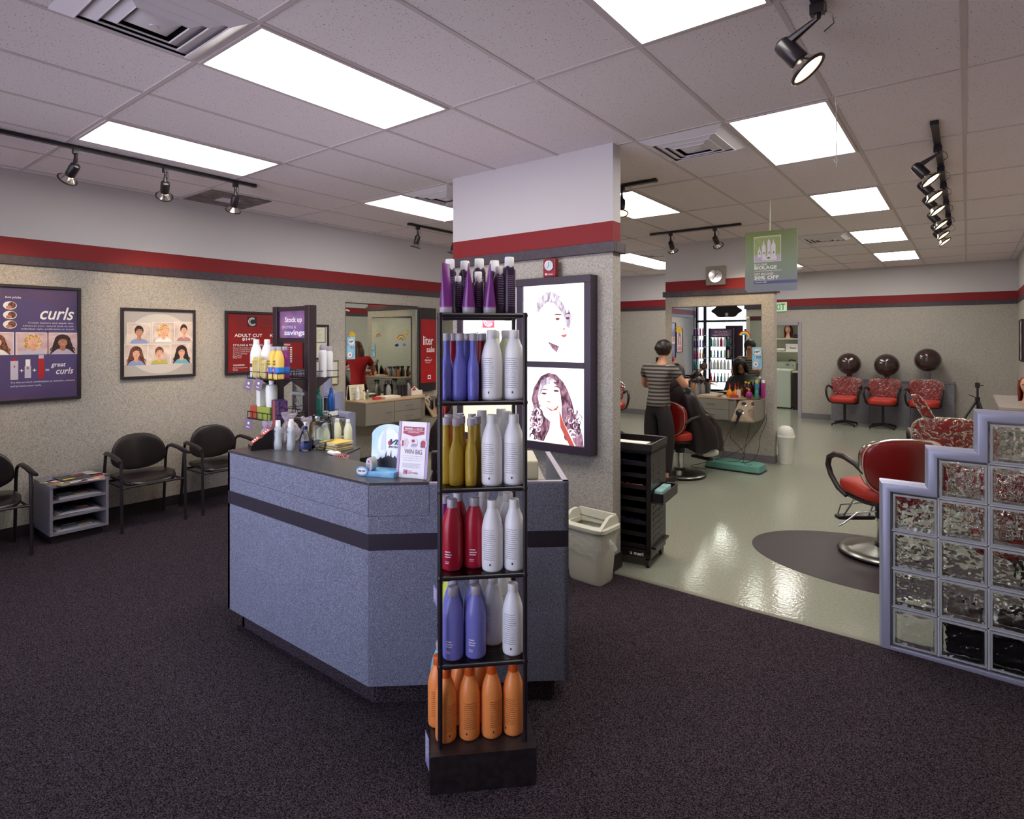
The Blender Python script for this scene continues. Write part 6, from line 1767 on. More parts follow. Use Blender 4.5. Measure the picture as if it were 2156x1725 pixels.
pbox('carton', (GX - .150, GY - .170, z2 + .0855), .035, .03, .14, WHITEP, 'tall white carton standing on the rust red box')
pbox('carton', (GX - .085, GY - .185, z2 + .001), .035, .06, .235, WHITEP, 'tall white carton between the rust and green boxes')
SQ = thing('lotion_bottle', 'square-shouldered white bottle standing on the green box', 'bottle', (GX + .03, GY - .185, z2 + .086))
MB().lathe([(0, 0), (.033, 0), (.036, .01), (.038, .12), (.034, .145), (.016, .152), (.016, .165)], 24).obj('body', WHITEP, SQ); MB().lathe([(0, .16), (.017, .162), (.017, .188), (0, .19)], 20).obj('cap', WHITEP, SQ)
pbox('carton', (GX + .115, GY - .185, z2), .055, .07, .14, mat('purple_box', (62, 48, 110), .4, c2=(40, 30, 60), scale=30), 'dark purple product box at the right of the lower rack shelf', 0, None)
pbox('carton', (GX + .163, GY - .19, z2), .028, .07, .135, mat('violet_box', (96, 60, 120), .4, c2=(40, 30, 50), scale=60), 'slim violet product box beside the rack post')
def dome_bottle(loc, label, m, s=1.0):
    t = thing('styling_bottle', label, 'bottle', loc); t.scale = (s, s, s)
    MB().lathe([(0, 0), (.030, 0), (.032, .01), (.031, .10), (.026, .135), (.012, .150), (.010, .155)], 24).obj('body', m, t)
    MB().lathe([(.011, .150), (.017, .153), (.017, .168), (.012, .172), (.012, .180), (.016, .184), (.004, .20), (0, .202)], 20).obj('cap', m, t)
dome_bottle((GX + .13, GY + .10, z2), 'tall teal styling bottle on the far lower rack shelf', GREENP, 1.1)
dome_bottle((GX + .03, GY + .14, z2), 'teal styling bottle seen between the rack posts', mat('deep_teal', (30, 84, 100), .25, trans=.2), .9)
dome_bottle((GX + .165, GY + .19, z2 + .031), 'bright blue styling bottle standing on a flat white box', TEALB2, .85)
pbox('carton', (GX + .15, GY + .19, z2), .09, .07, .03, WHITEP, 'flat white box under the bright blue bottle')
for k in range(2): 
    banded('litre', PALE, CAPW, (GX + .13 + .09 * k - .06, GY + .14, .8005), 'pale litre bottle on a lower far shelf of the rack, ' + ('left', 'right')[k], WHITEP, .04, .05, .0408)
CARD = mat('lilac_tag', (122, 100, 126), .4)
for k, (x, y, z, rz) in enumerate(((-.17, -.240, 1.340, .3), (-.04, -.240, 1.345, .3), (-.17, -.240, 1.066, .2))):
    t = thing('shelf_card', 'tilted mauve price card hanging from the rack shelf, ' + ('upper left', 'upper right', 'lower left')[k], 'card', (GX + x, GY + y, z), -.1, 'price cards on the rack'); t.rotation_euler = (.1, rz, .5)
    flat('card', [(rect(-.028, .028, -.04, .04), CARD, 0)], t); flat('print', [(ell(0, .01, .008, .010, 10), WHITE, 1), (rect(-.012, .012, -.02, -.015), WHITE, 1)], t)

# ------------------------------------------------------------------ things on the desk
ZC = 1.0175
HOLD = mat('black_plastic', (26, 21, 24), .22, spec=.6); RCARD = mat('red_card', (186, 62, 62), .4)
t = thing('card_holder', 'black slanted card dispenser with red cards at the left end of the desk', 'card holder', (-3.235, 1.825, ZC), R(-18))
MB().prism([(-.075, 0), (.065, 0), (.065, .115), (.045, .115), (-.075, .028)], -.045, .045, Matrix(((0, 1, 0, 0), (0, 0, 1, 0), (1, 0, 0, 0), (0, 0, 0, 1))) @ Matrix(((0, 1, 0, 0), (1, 0, 0, 0), (0, 0, 1, 0), (0, 0, 0, 1))) if False else Matrix(((0, 0, 1, 0), (1, 0, 0, 0), (0, 1, 0, 0), (0, 0, 0, 1)))).obj('holder', HOLD, t, 0)
for k, (a, b) in enumerate((((-.066, .036), (-.022, .068)), ((-.008, .078), (.036, .110)))):
    m = MB(); nv_ = Vector((0, -(b[1] - a[1]), b[0] - a[0])).normalized() * .002
    vs = [(-.036, a[0], a[1]), (.036, a[0], a[1]), (.036, b[0], b[1]), (-.036, b[0], b[1])]
    vs = [(x + nv_.x, y + nv_.y, z + nv_.z) for x, y, z in vs]; m.add(vs, [(0, 1, 2, 3)])
    n2 = nv_ * .4
    m2 = [(x, y, z) for x, y, z in vs]
    o = m.obj('card', RCARD, t, 0)
    l = MB()
    for q in range(3):
        f0 = .2 + .25 * q
        p = [(vs[0][0] + .012, vs[0][1] + (vs[3][1] - vs[0][1]) * f0, vs[0][2] + (vs[3][2] - vs[0][2]) * f0), (vs[1][0] - .02, vs[0][1] + (vs[3][1] - vs[0][1]) * f0, vs[0][2] + (vs[3][2] - vs[0][2]) * f0)]
        p += [(p[1][0], p[1][1] + .005, p[1][2] + .004), (p[0][0], p[0][1] + .005, p[0][2] + .004)]
        l.add([(x + n2.x, y + n2.y, z + n2.z) for x, y, z in p], [(0, 1, 2, 3)])
    l.obj('print', WHITE, o, 0)
MB().box(-.035, .035, .056, .058, .115, .275).obj('header_card', mat('header_red', (140, 60, 62), .3), t, 0)
FROST = mat('frosted_bottle', (206, 214, 220), .3, trans=.35)
def curvy(loc, label, s=1.0):
    t = thing('lotion_bottle', label, 'bottle', loc, 0, 'frosted bottles on the desk'); t.scale = (s,) * 3
    MB().lathe([(0, 0), (.024, 0), (.026, .006), (.027, .03), (.022, .065), (.024, .10), (.025, .118), (.016, .132), (.012, .136)], 24, sy=.75).obj('body', FROST, t)
    MB().lathe([(.0125, .132), (.0145, .134), (.0130, .165), (0, .166)], 20).obj('cap', CAPW, t); MB().lathe([(0, 0), (.006, 0), (.006, .001), (0, .001)], 14, M=Matrix.Translation((0, -.0195, .105)) @ Matrix.Rotation(pi / 2, 4, 'X')).obj('badge', mat('badge_grey', (120, 124, 132), .4), t)
curvy((-3.150, 1.865, ZC), 'frosted curvy bottle with white cap, leftmost of three on the desk', 1.0); curvy((-3.135, 1.940, ZC), 'frosted curvy bottle with white cap, rear one of three on the desk', 1.0); curvy((-3.068, 1.895, ZC), 'frosted curvy bottle with white cap, rightmost of three on the desk', 1.0)
CLEARP = thin_glass('clear_plastic', (.90, .94, .96, 1), 1.5)
t = thing('glass_jar', 'wide clear glass jar with screw rim on the desk', 'jar', (-2.965, 2.03, ZC))
MB().lathe([(0, .003), (.060, .003), (.068, .012), (.070, .06), (.070, .135), (.060, .160), (.050, .168), (.050, .172), (.054, .174), (.054, .192), (.050, .194), (.047, .192), (.047, .168)], 32, cap=False).obj('jar', CLEARP, t)
MB().tube([(.052 * cos(a), .052 * sin(a), .178) for a in [2 * pi * k / 28 for k in range(28)]], .003, 6, closed=True).obj('rim', CLEARP, t)
t = thing('water_bottle', 'small clear water bottle with navy label on the desk', 'bottle', (-2.985, 1.935, ZC))
MB().lathe([(0, .0), (.030, .0), (.034, .006), (.034, .065), (.032, .078), (.020, .105), (.0115, .120), (.0115, .130)], 28, cap=False).obj('body', CLEARP, t); MB().lathe([(.0345, .012), (.0348, .014), (.0348, .045), (.0345, .047)], 28, cap=False).obj('label', mat('navy_label', (44, 56, 104), .35), t)
MB().lathe([(.0125, .122), (.0135, .124), (.0135, .138), (.009, .141), (.006, .143)], 18).obj('collar', mat('cap_navy', (34, 44, 90), .3), t); MB().lathe([(.006, .140), (.006, .155), (.009, .156), (.009, .162), (0, .163)], 14).obj('spout', CAPW, t)
BKM = [(60, 56, 60), (214, 180, 88), (150, 60, 54), (206, 204, 196), (110, 120, 100), (222, 186, 90)]
for k in range(5):
    sx, sy, h = .17 - .006 * k, .125 - .004 * (k % 3), (.011, .012, .009, .008, .004)[k]
    z = ZC + (0, .0115, .0240, .0335, .0420)[k]
    t = thing('notebook', ('black-edged notebook at the bottom of the pile', 'spiral notebook with gold edge, second in the pile', 'dark notebook in the middle of the pile', 'white notebook, second from the top of the pile', 'yellow envelope on top of the pile')[k] + ' beside the jar', 'notebook', (-2.90 + .003 * k, 2.075, z), R((4, 1, 7, -3, 9)[k]), 'pile of notebooks on the desk')
    c_ = mat('notebook_cover_%d' % k, BKM[(0, 1, 0, 3, 5)[k]], .5)
    MB().box(-sx / 2, sx / 2, -sy / 2, sy / 2, 0, .0015).box(-sx / 2, sx / 2, -sy / 2, sy / 2, h - .0015, h).obj('cover', c_, t, 0); MB().box(-sx / 2 + .002, sx / 2 - .002, -sy / 2 + .002, sy / 2 - .002, .0015, h - .0015).obj('pages', mat('page_edges', (214, 196, 140) if 0 else (220, 206, 160), .6), t, 0)
    if k == 1:
        m = MB()
        for q in range(16): m.tube([(-sx / 2 + .01 + q * (sx - .02) / 15, -sy / 2 + .0015 + .004 * cos(a) - .004, h / 2 + .006 * sin(a)) for a in [2 * pi * j / 8 for j in range(8)]], .0008, 5, closed=True)
        m.obj('spiral', mat('brass_wire', (180, 150, 70), .3, metal=.8), t)
t = thing('stapler', 'white oval gadget lying on the desk below the notebooks', 'desk gadget', (-2.755, 1.965, ZC))
MB().pad(.05, .022, .010, .6, .8, M=Matrix.Translation((0, 0, .010))).obj('shell', WHITEP, t, 60); MB().pad(.012, .006, .002, .8, .8, M=Matrix.Translation((0, 0, .0205))).obj('button', LAMG, t)
t = thing('desk_sign', 'small clear strip of red letters lying at the desk edge', 'sign', (-2.66, 1.925, ZC), R(5))
text('OFFICE', -.05, .004, .12, .022, mat('pink_letters', (196, 110, 104), .5), t, 0, 0, bold=.02).rotation_euler = (-R(35), 0, 0)
CRINK = mat('cellophane', (214, 206, 220), .08, alpha=.34, bump=1.0, bscale=45, spec=1)
def bag(loc, label, r, h, inner, seed):
    t = thing('gift_bag', label, 'gift bag', loc, 0, 'cellophane bags on the desk')
    rn = random.Random(seed)
    m = MB(); n = 18; vs = []; fs = []
    pr_ = [(.55, 0), (1, .15), (1.05, .4), (.8, .66), (.45, .78), (.75, .92), (1.0, 1.0)]
    for f_, z in pr_:
        for k in range(n):
            a = 2 * pi * k / n; q = r * f_ * (.8 + .45 * rn.random()); vs.append((q * cos(a), q * sin(a), h * z + (.02 * rn.random() if z > .9 else 0)))
    for j in range(len(pr_) - 1):
        for k in range(n): fs.append((j * n + k, j * n + (k + 1) % n, (j + 1) * n + (k + 1) % n, (j + 1) * n + k))
    m.add(vs, fs).obj('wrapping', CRINK, t, 0)
    m = MB()
    for k in range(26):
        a = 6.28 * rn.random(); q = r * .6 * rn.random(); z0 = .01 + h * .5 * rn.random()
        m.tube([(q * cos(a), q * sin(a), z0), (q * cos(a + .8) * .9, q * sin(a + .8) * .9, z0 + .03), (q * cos(a + 1.5), q * sin(a + 1.5), z0 + .055)], .0022, 4)
    m.obj('shred', inner, t)
bag((-3.325, 1.90, ZC), 'cellophane bag with purple shred at the left end of the desk', .036, .135, mat('purple_shred', (150, 50, 160), .4), 2)
bag((-3.285, 2.02, ZC), 'silvery cellophane bag behind the black card dispenser', .050, .17, mat('silver_shred', (206, 200, 190), .3, metal=.5), 5)
bag((-3.17, 2.07, ZC), 'silvery cellophane bag behind the frosted bottles', .042, .15, mat('pale_shred', (222, 206, 190), .4), 9)
for k, (x, y) in enumerate(((-2.90, 2.165), (-2.985, 2.15), (-2.845, 2.12))):
    if k < 2: banded('litre', PALE, CAPW, (x, y, ZC), 'cream litre bottle behind the notebooks on the desk, ' + ('right', 'left')[k] + ' one', WHITEP, .05, .056, .0408, 0, .60, 'cream bottles on the desk')

# blue VIP display with discs and the flyer
t = thing('promo_display', 'arched blue promotional cardboard display on the desk corner', 'display', (-2.245, 1.735, ZC), R(20))
SKYB = mat('display_blue', (74, 150, 212), .3, c2=(150, 206, 240), scale=11, lo=.3, hi=.7)
SKYL = mat('display_sky', (150, 206, 234), .3, c2=(222, 238, 248), scale=8, lo=.3, hi=.65)
MB().box(0, .185, 0, .11, .0, .003).box(0, .185, 0, .003, .003, .024).box(0, .003, 0, .11, .003, .024).box(.182, .185, 0, .11, .003, .024).box(.003, .182, .003, .107, .018, .021).obj('tray', SKYB, t, 0)
bp = [(.0, .0), (.172, .0), (.178, .16)] + [(.089 + .098 * cos(a), .165 + .060 * sin(a)) for a in [pi * k / 16 for k in range(1, 16)]] + [(-.006, .16)]
Mx = Matrix.Translation((.006, .098, .003)) @ Matrix.Rotation(R(-8), 4, 'X') @ Matrix.Rotation(pi / 2, 4, 'X')
MB().prism(bp, -.0015, .0015, Mx).obj('backboard', SKYL, t, 0)
e = bpy.data.objects.new('artwork_plane', None); COL.objects.link(e); e.parent = t; e.location = (.006, .0955, .003); e.rotation_euler = (R(-8), 0, 0)
crowd = [(.02, .02), (.17, .02), (.17, .055), (.155, .060), (.148, .072), (.140, .062), (.132, .068), (.124, .078), (.116, .066), (.108, .072), (.104, .105), (.099, .072), (.090, .078), (.082, .070), (.078, .100), (.072, .070), (.058, .060), (.05, .068), (.04, .058), (.02, .05)]
flat('artwork', [(ell(.09, .13, .06, .075, 24), mat('display_glow', (236, 244, 250), .3), 1), ([(.045, .10), (.05, .17), (.06, .19), (.05, .205), (.066, .205), (.07, .17), (.075, .10)], mat('display_ghost', (206, 222, 234), .3), 2), (crowd, mat('display_crowd', (36, 34, 48), .4), 2)], e)
text('VIP', .095, .128, .075, .026, mat('navy_print', (40, 50, 96)), e, 0, 3, bold=.04, shear=.35); text('SPOTLIGHT', .088, .113, .078, .010, INK, e, 0, 3, bold=.04, shear=.2)
flat('emblem', [(ell(.094, .136, .010, .012, 14), REDP, 2)], e)
Md = Matrix.Translation((.02, -.0025, .022)) @ Matrix.Rotation(pi / 2, 4, 'X')
MB().lathe([(0, 0), (.030, 0), (.030, .002), (0, .002)], 26, sy=.72, M=Md).obj('badge', SKYB, t); flat('badge_print', [(ell(.02, .022, .024, .015, 18), WHITE, 8)], t); text('20% OFF', .0, .019, .040, .009, INK, t, 0, 9, bold=.04)
DISC = mat('silver_grey_disc', (176, 176, 180), .3)
for k in range(9):
    o = thing('coupon_disc', 'round silver coupon card standing in the blue display tray, ' + ('frontmost', 'second', 'third', 'fourth', 'fifth', 'sixth', 'seventh', 'eighth', 'rearmost')[k], 'card', (0, 0, 0), 0, 'coupon discs in the display')
    a = R(20); x, y = .048, .012 + .0052 * k
    o.location = (-2.245 + x * cos(a) - y * sin(a), 1.735 + x * sin(a) + y * cos(a), ZC + .0215 + .0305); o.rotation_euler = (0, 0, R(-10))
    link('disc', cached('disc', lambda: MB().lathe([(0, 0), (.0305, 0), (.0305, .003), (0, .003)], 30, M=Matrix.Translation((0, .003, 0)) @ Matrix.Rotation(pi / 2, 4, 'X')).mesh('disc', DISC)), o)
    if k == 0:
        flat('print', [(ell(0, .006, .024, .022, 20), mat('disc_pale', (202, 202, 208), .4), 1), (rect(-.006, .006, .008, .018), REDP, 2)] + lines(-.014, .014, .0, 3, .005, INK, 2), o)
t = thing('flyer', 'white sweepstakes flyer standing upright on the desk corner', 'flyer', (-2.085, 1.822, ZC + .001), R(17))
t.rotation_euler = (R(-7), 0, R(17))
MB().box(0, .160, 0, .003, 0, .255).obj('card', mat('flyer_white', (242, 240, 246), .35), t, 0)
MB().box(.05, .11, .003, .006, 0, .2).obj('easel_back', mat('flyer_back', (200, 196, 200), .5), t, 0)
MRO = mat('flyer_maroon', (178, 50, 84), .4); LIL = mat('flyer_lilac', (176, 166, 206), .4)
P = [(rect(0.0, .012, .0, .255), LIL, 1), (rect(.012, .0145, 0, .255), MRO, 1), (rect(.148, .160, .0, .255), LIL, 1), (rect(.1455, .148, 0, .255), MRO, 1),
     ([(.025, .232), (.135, .232), (.135, .200), (.080, .188), (.025, .200)], MRO, 1), (rect(.027, .133, .2125, .214), WHITE, 2)]
for cx in (.033, .083, .132): P += [(ell(cx, .158, .0215, .0225, 22), mat('flyer_ring', (214, 206, 218), .4), 1), (ell(cx, .158, .0205, .0215, 22), WHITE, 2)]
P += [(rect(.022, .030, .142, .168), MRO, 3), (rect(.033, .045, .145, .172), mat('flyer_pink', (226, 196, 206), .4), 3), ([(.070, .140), (.098, .144), (.100, .156), (.075, .156)], LIL, 3), (ell(.080, .168, .009, .007, 10), MRO, 3),
      ([(.120, .140), (.143, .140), (.145, .165), (.138, .172), (.126, .172), (.119, .162)], MRO, 3), (rect(.120, .126, .142, .165), mat('flyer_grey', (96, 92, 100), .4), 4)]
P += lines(.03, .13, .066, 5, .0045, mat('flyer_small', (190, 184, 196), .4), 2)
flat('artwork', P, t)
text('MAKE', .034, .217, .040, .0095, WHITE, t, 0, 2, bold=.03); text('the', .078, .217, .012, .008, WHITE, t, 0, 2, shear=.3); text('CUT', .094, .217, .032, .0095, WHITE, t, 0, 2, bold=.03); text('SWEEPSTAKES', .050, .204, .060, .0055, WHITE, t, 0, 2, bold=.02)
text('WIN BIG', .037, .108, .092, .022, mat('flyer_mauve', (128, 84, 106), .4), t, 0, 2)
text('Receive a scratch off game piece', .030, .096, .105, .006, MC['flyer_small'], t, 0, 2); text('for future savings and a chance to win', .025, .086, .115, .006, MC['flyer_small'], t, 0, 2); text('fabulous instant prizes & more.', .033, .076, .095, .006, MC['flyer_small'], t, 0, 2)
logo_c(.038, .016, .020, t, MRO, WHITE, 2); text('COST', .062, .029, .022, .0055, MRO, t, 0, 2); text('CUTTERS', .062, .019, .052, .0085, MRO, t, 0, 2, bold=.01)

# till and register inside the counter on the right
t = thing('receipt_printer', 'beige printer inside the right end of the reception desk', 'printer', off((-1.49, 2.235), -.02, .08) + (.746,), R(41.2 + 0))
BEI = mat('beige_plastic', (188, 182, 154), .45); BEI2 = mat('grey_beige_plastic', (160, 156, 140), .45)
t.location = off(E_[:2] if False else (-1.425, 2.262), -.40, .06) + (.7455,)
MB().box(0, .30, 0, .30, 0, .26).obj('base', BEI2, t, 0)
bevel(MB().box(.0, .27, 0, .27, .26, .345).obj('housing', BEI, t, 0), .006); MB().box(.02, .25, -.001, .002, .225, .25).obj('paper_slot', BLACK, t, 0)
t = thing('computer_monitor', 'black-backed monitor behind the flyer, mostly hidden', 'monitor', (-2.03, 2.22, .7455), R(50))
bevel(MB().box(-.16, .16, 0, .04, .09, .34).obj('screen', BLACK, t, 0), .008); MB().box(-.08, .08, -.05, .09, 0, .015).obj('foot', BLACK, t, 0); MB().box(-.03, .03, .01, .04, .015, .10).obj('stand', BLACK, t, 0)
# ------------------------------------------------------------------ product displays by the front windows (seen in the station mirror)
rack((-6.10, -.50, 0), 0, 'black tube display rack with bottles by the front windows, seen in the mirror')
rn = random.Random(11)
PURB = mat('deep_purple_bottle', (70, 36, 110), .3); MAG = mat('magenta_bottle', (170, 50, 130), .3)
for lv, cols, kd in ((1.7505, (PURB, MAG, PURB, REDB), 'can'), (1.4235, (PURB, PURB, PERI, PURB), 'can'), (1.1015, (MAG, MAG, ORG, GOLD), 'tall'), (.7775, (GREENP, AQUA, GREENP, AQUA), 'tall'), (.4515, (LIME, AQUA, WHT, LIME), 'tall'), (.1465, (WHT, WHT, WHT, WHT), 'litre')):
    for k in range(4):
        bottle(kd, cols[k], (CAPW, CAPC)[k % 2], (-6.10 + .075 + .08 * k, -.50 + .30, lv), 'bottle on the rack by the windows, %s level, %s from its left' % ({1.7505: 'top', 1.4235: 'second', 1.1015: 'third', .7775: 'fourth', .4515: 'fifth', .1465: 'base'}[lv], ('first', 'second', 'third', 'fourth')[k]), 'bottles on the window rack', 0, 1)
gondola((-5.30, -.28, 0), 0, 'large dark product rack with savings sign by the front windows, seen in the mirror', w=.64, H=1.95, levels=(1.44, 1.13, .80, .45), dp=.22)
for lv, cols, kd in ((1.4405, (GREENP, WRED, WRED, REDB, WRED, GREENP), 'litre'), (1.1305, (GREENP, PALE, TEALB2, GREENP, PALE, PALE), 'can'), (.8005, (WRED, WRED, PALE, WRED, WRED, WRED), 'litre'), (.4505, (REDB, REDB, GREENP, GREENP, WHT, WHT), 'tall')):
    for k in range(6):
        bottle(kd, cols[k], CAPW, (-5.30 - .24 + .095 * k, -.28 + .13, lv), 'bottle on the savings rack by the windows, %s shelf, %s from its left' % ({1.4405: 'top', 1.1305: 'second', .8005: 'third', .4505: 'lowest'}[lv], ('first', 'second', 'third', 'fourth', 'fifth', 'sixth')[k]), 'bottles on the window savings rack', pi, 1)
t = thing('window_banner', 'tall dark purple banner hanging inside the front window, seen in the mirror', 'banner', (-4.80, -.60, 1.06), pi)
DKP = mat('banner_dark_purple', (58, 40, 54), .4)
MB().box(-.01, .47, -.003, .003, 0, .97).obj('cloth', DKP, t, 0)
o = text('GREAT HAIR', .40, .10, .60, .055, mat('banner_letters', (190, 186, 196), .5), t, -.004, 1, bold=.02); o.rotation_euler = (0, R(-90), 0); o.location = (.45, 0, -.30)
MB().cyl((.03, 0, .97), (.03, 0, 1.80), .002, seg=6).cyl((.43, 0, .97), (.43, 0, 1.80), .002, seg=6).obj('cord', CORD, t)
t = thing('window_sign', 'black scalloped sign hanging high in the front window, seen in the mirror', 'sign', (-5.22, -.52, 2.26), pi)
pts = []
for k in range(48):
    a = 2 * pi * k / 48; r = 1 + .07 * cos(6 * a)
    pts.append((.40 * r * cos(a), .19 + .19 * r * sin(a)))
MB().prism(pts, -.02, .02, Matrix.Rotation(pi / 2, 4, 'X')).obj('board', HOLD, t, 0)
MB().cyl((-.25, 0, .36), (-.25, 0, .78), .002, seg=6).cyl((.25, 0, .36), (.25, 0, .78), .002, seg=6).obj('cord', CORD, t)
flat('paper_tag', [(rect(-.05, .03, .05, .13), CREAM, 30)], t)

# ------------------------------------------------------------------ things standing on the stations
ZS = .8775
AMB = mat('amber_bottle', (206, 130, 60), .25, trans=.3); COLA = mat('dark_cola_bottle', (70, 20, 28), .15, trans=.2); CLRB = mat('clear_bottle', (214, 214, 220), .12, trans=.7)
BLUC = mat('blue_can', (70, 126, 190), .3)
def spray(loc, label, m, group, rz=0, s=1):
    t = thing('spray_bottle', label, 'spray bottle', loc, rz, group); t.scale = (s,) * 3
    MB().lathe([(0, 0), (.030, 0), (.032, .008), (.032, .09), (.026, .12), (.012, .145), (.011, .155)], 20).obj('body', m, t)
    MB().lathe([(.011, .15), (.015, .152), (.013, .175)], 16).box(-.010, .010, -.045, .020, .175, .195).tube([(0, -.02, .176), (0, -.032, .160), (0, -.030, .140)], .0045, 6).obj('trigger_head', BLACK, t)
for k, (x, y) in enumerate(((-3.20, 8.13), (-3.13, 8.08), (-3.05, 8.15), (-2.98, 8.07), (-3.09, 8.20), (-3.00, 8.22), (-2.93, 8.16))):
    spray((x, y, ZS), 'spray bottle with black trigger in the cluster left on the station, ' + ('leftmost', 'front left', 'middle', 'front right', 'back left', 'back right', 'rightmost')[k], (AMB, CLRB, AMB, CLRB, CLRB, CLRB, CLRB)[k], 'spray bottles on the station', .4 * k, 1.05)
for k in range(4):
    t = thing('towel', ('lowest', 'second', 'third', 'topmost')[k] + ' sheet of the loose pale pile on the station top', 'towel', (-2.78 + .03 * k, 8.03 + .01 * k, ZS + .0085 * k), R(8 * k - 12), 'pale towels on the station')
    rn2 = random.Random(k)
    MB().pad(.135 - .02 * k, .085, .004, .3, .3, 8, 24, fn=lambda x, y, z: (x, y, z + .0045 + .002 * sin(30 * x + k) * (1 if z > 0 else 0))).obj('cloth', mat('towel_cream', (226, 214, 200), .8), t, 40)
for k, (x, y, s) in enumerate(((-2.535, 8.08, 1.0), (-2.475, 8.13, .95))):
    t = thing('oil_bottle', ('front', 'rear')[k] + ' round orange bottle with red cap right of the towels', 'bottle', (x, y, ZS), 0, 'orange bottles on the station'); t.scale = (s,) * 3
    MB().lathe([(0, 0), (.035, 0), (.042, .015), (.040, .05), (.022, .085), (.010, .10), (.010, .12)], 20).obj('body', mat('bright_orange', (232, 140, 30), .25), t); MB().lathe([(.011, .118), (.013, .12), (.012, .15), (.005, .165), (.004, .185), (0, .186)], 14).obj('cap', REDP, t)
pbox('carton', (-2.44, 7.965, ZS), .10, .05, .035, REDP, 'small red box lying at the front of the station top')
pbox('carton', (-2.405, 8.06, ZS), .05, .03, .10, mat('pale_pink_card', (230, 200, 190), .5), 'pale pink upright box between the orange and dark bottles')
for k, x in enumerate((-2.345, -2.292)):
    bottle('litre', COLA, mat('cap_yellow', (232, 206, 50), .35), (x, 8.15 - .05 * k, ZS), 'dark red-brown bottle with yellow cap on the station, ' + ('left', 'right')[k], 'dark bottles with yellow caps', 0, .78)
t = thing('gel_jar', 'round purple jar with yellow pump on the station', 'jar', (-2.265, 8.02, ZS))
MB().lathe([(0, 0), (.025, 0), (.040, .02), (.042, .045), (.030, .075), (.014, .085), (.012, .10)], 22).obj('body', MAG, t); MB().lathe([(.012, .098), (.016, .10), (.016, .11), (0, .112)], 14).tube([(0, 0, .11), (0, 0, .125), (-.04, 0, .125)], .006, 8).obj('pump', YEL, t)
bottle('can', BLUC, mat('cap_lime', (200, 206, 70), .35), (-2.205, 8.15, ZS), 'tall light blue can with lime cap on the station', 'cans at the right of the station', 0, 1.05, 'spray_can', 'spray can')
dome_bottle((-2.175, 8.03, ZS), 'green pump bottle at the right of the station', mat('green_bottle', (60, 150, 120), .3), .72)
bottle('can', MAG, CAPW, (-2.115, 8.12, ZS), 'tall magenta can, rightmost on the station', 'cans at the right of the station', 0, 1.1, 'spray_can', 'spray can')
# left wall station: local x -> +Y, front towards +X
def ls(a, d, z=ZS): return (XL + d, 4.60 + a, z)
bottle('litre', WHT, CAPW, ls(.11, .10), 'white bottle at the left end of the left wall station', 'things on the left wall station', pi / 2, .68)
t = thing('paper_card', 'cream card leaning against the left wall mirror', 'card', ls(.04, .045), pi / 2)
t.rotation_euler = (R(-8), 0, pi / 2); flat('card', [(rect(0, .24, 0, .19), CREAM, 0)], t); flat('print', lines(.03, .20, .15, 5, .02, mat('print_grey', (150, 150, 140)), 1), t)
bottle('small', PALE, mat('cap_red', (186, 50, 50), .35), ls(.20, .12), 'small cream bottle with red cap on the left wall station', 'things on the left wall station', 0, .85)
bottle('small', CLRB, CAPW, ls(.27, .10), 'small clear bottle on the left wall station', 'things on the left wall station', 0, .8)
pbox('carton', ls(.30, .25), .05, .11, .035, REDP, 'red and cream box on the left wall station front', 0)
for k in range(3): 
    t = MB().box(-.09, .09, -.13, .13, 0, .010).obj('folded_towel', mat('towel_white', (220, 216, 206), .8), None, 0, ls(.52, .22, ZS + .0105 * k)); bevel(t, .003); tag(t, 'white folded towel in the stack on the left wall station, ' + ('bottom', 'middle', 'top')[k], 'towel', 'folded towels on the left wall station')
spray(ls(.60, .12), 'clear spray bottle with black head left of the tool stand', CLRB, 'spray bottles on the left wall station', .5, 1.15); spray(ls(.93, .14), 'clear spray bottle with black head right of the tool stand', CLRB, 'spray bottles on the left wall station', .2, 1.15)
for k in range(3):
    t = thing('tool_stand', 'tall black tool cup on the left wall station, ' + ('left', 'middle', 'right')[k], 'cup', ls(.76 + .055 * k, .16), 0, 'tool cups on the left wall station')
    MB().lathe([(0, 0), (.022, 0), (.024, .15), (.021, .15), (.019, .01), (0, .01)], 16).obj('cup', BLACK, t); MB().cyl((0, 0, .01), (.01, .01, .20), .004, seg=6).cyl((0, .005, .01), (-.01, .0, .19), .004, seg=6).obj('comb', BLACKM, t)
pbox('tissue_box', ls(1.06, .13), .11, .20, .06, mat('towel_white', (220, 216, 206), .8), 'white box at the right end of the left wall station', 0)
MBX = MB(); rn = random.Random(2)
t = thing('hair_accessories', 'red and white bundle on the white box at the left wall station', 'bundle', ls(1.06, .13, ZS + .0605))
for k in range(8):
    a = rn.random() * 6.28
    MB().tube([(-.03 * cos(a), -.06 * sin(a), .006), (.0, .0, .03 + .02 * rn.random()), (.03 * cos(a), .07 * sin(a), .006)], .006, 6).obj('band', (REDP, WHITEP)[k % 2], t)
# tool clutter on the left station panel
for k, (a, d, z) in enumerate(((1.10, .43, .75), (1.22, .40, .78), (1.15, .50, .68))):
    t = thing('clipper', 'black clipper resting in the tool panel of the left wall station, ' + ('lower left', 'upper right', 'front')[k], 'clipper', ls(a, d, z), .4 * k, 'clippers in the left tool panel')
    MB().pad(.018, .022, .065, .5, .6).obj('body', HOLD, t, 60); MB().box(-.014, .014, -.018, .018, .062, .076).obj('blade', STEEL, t, 0)
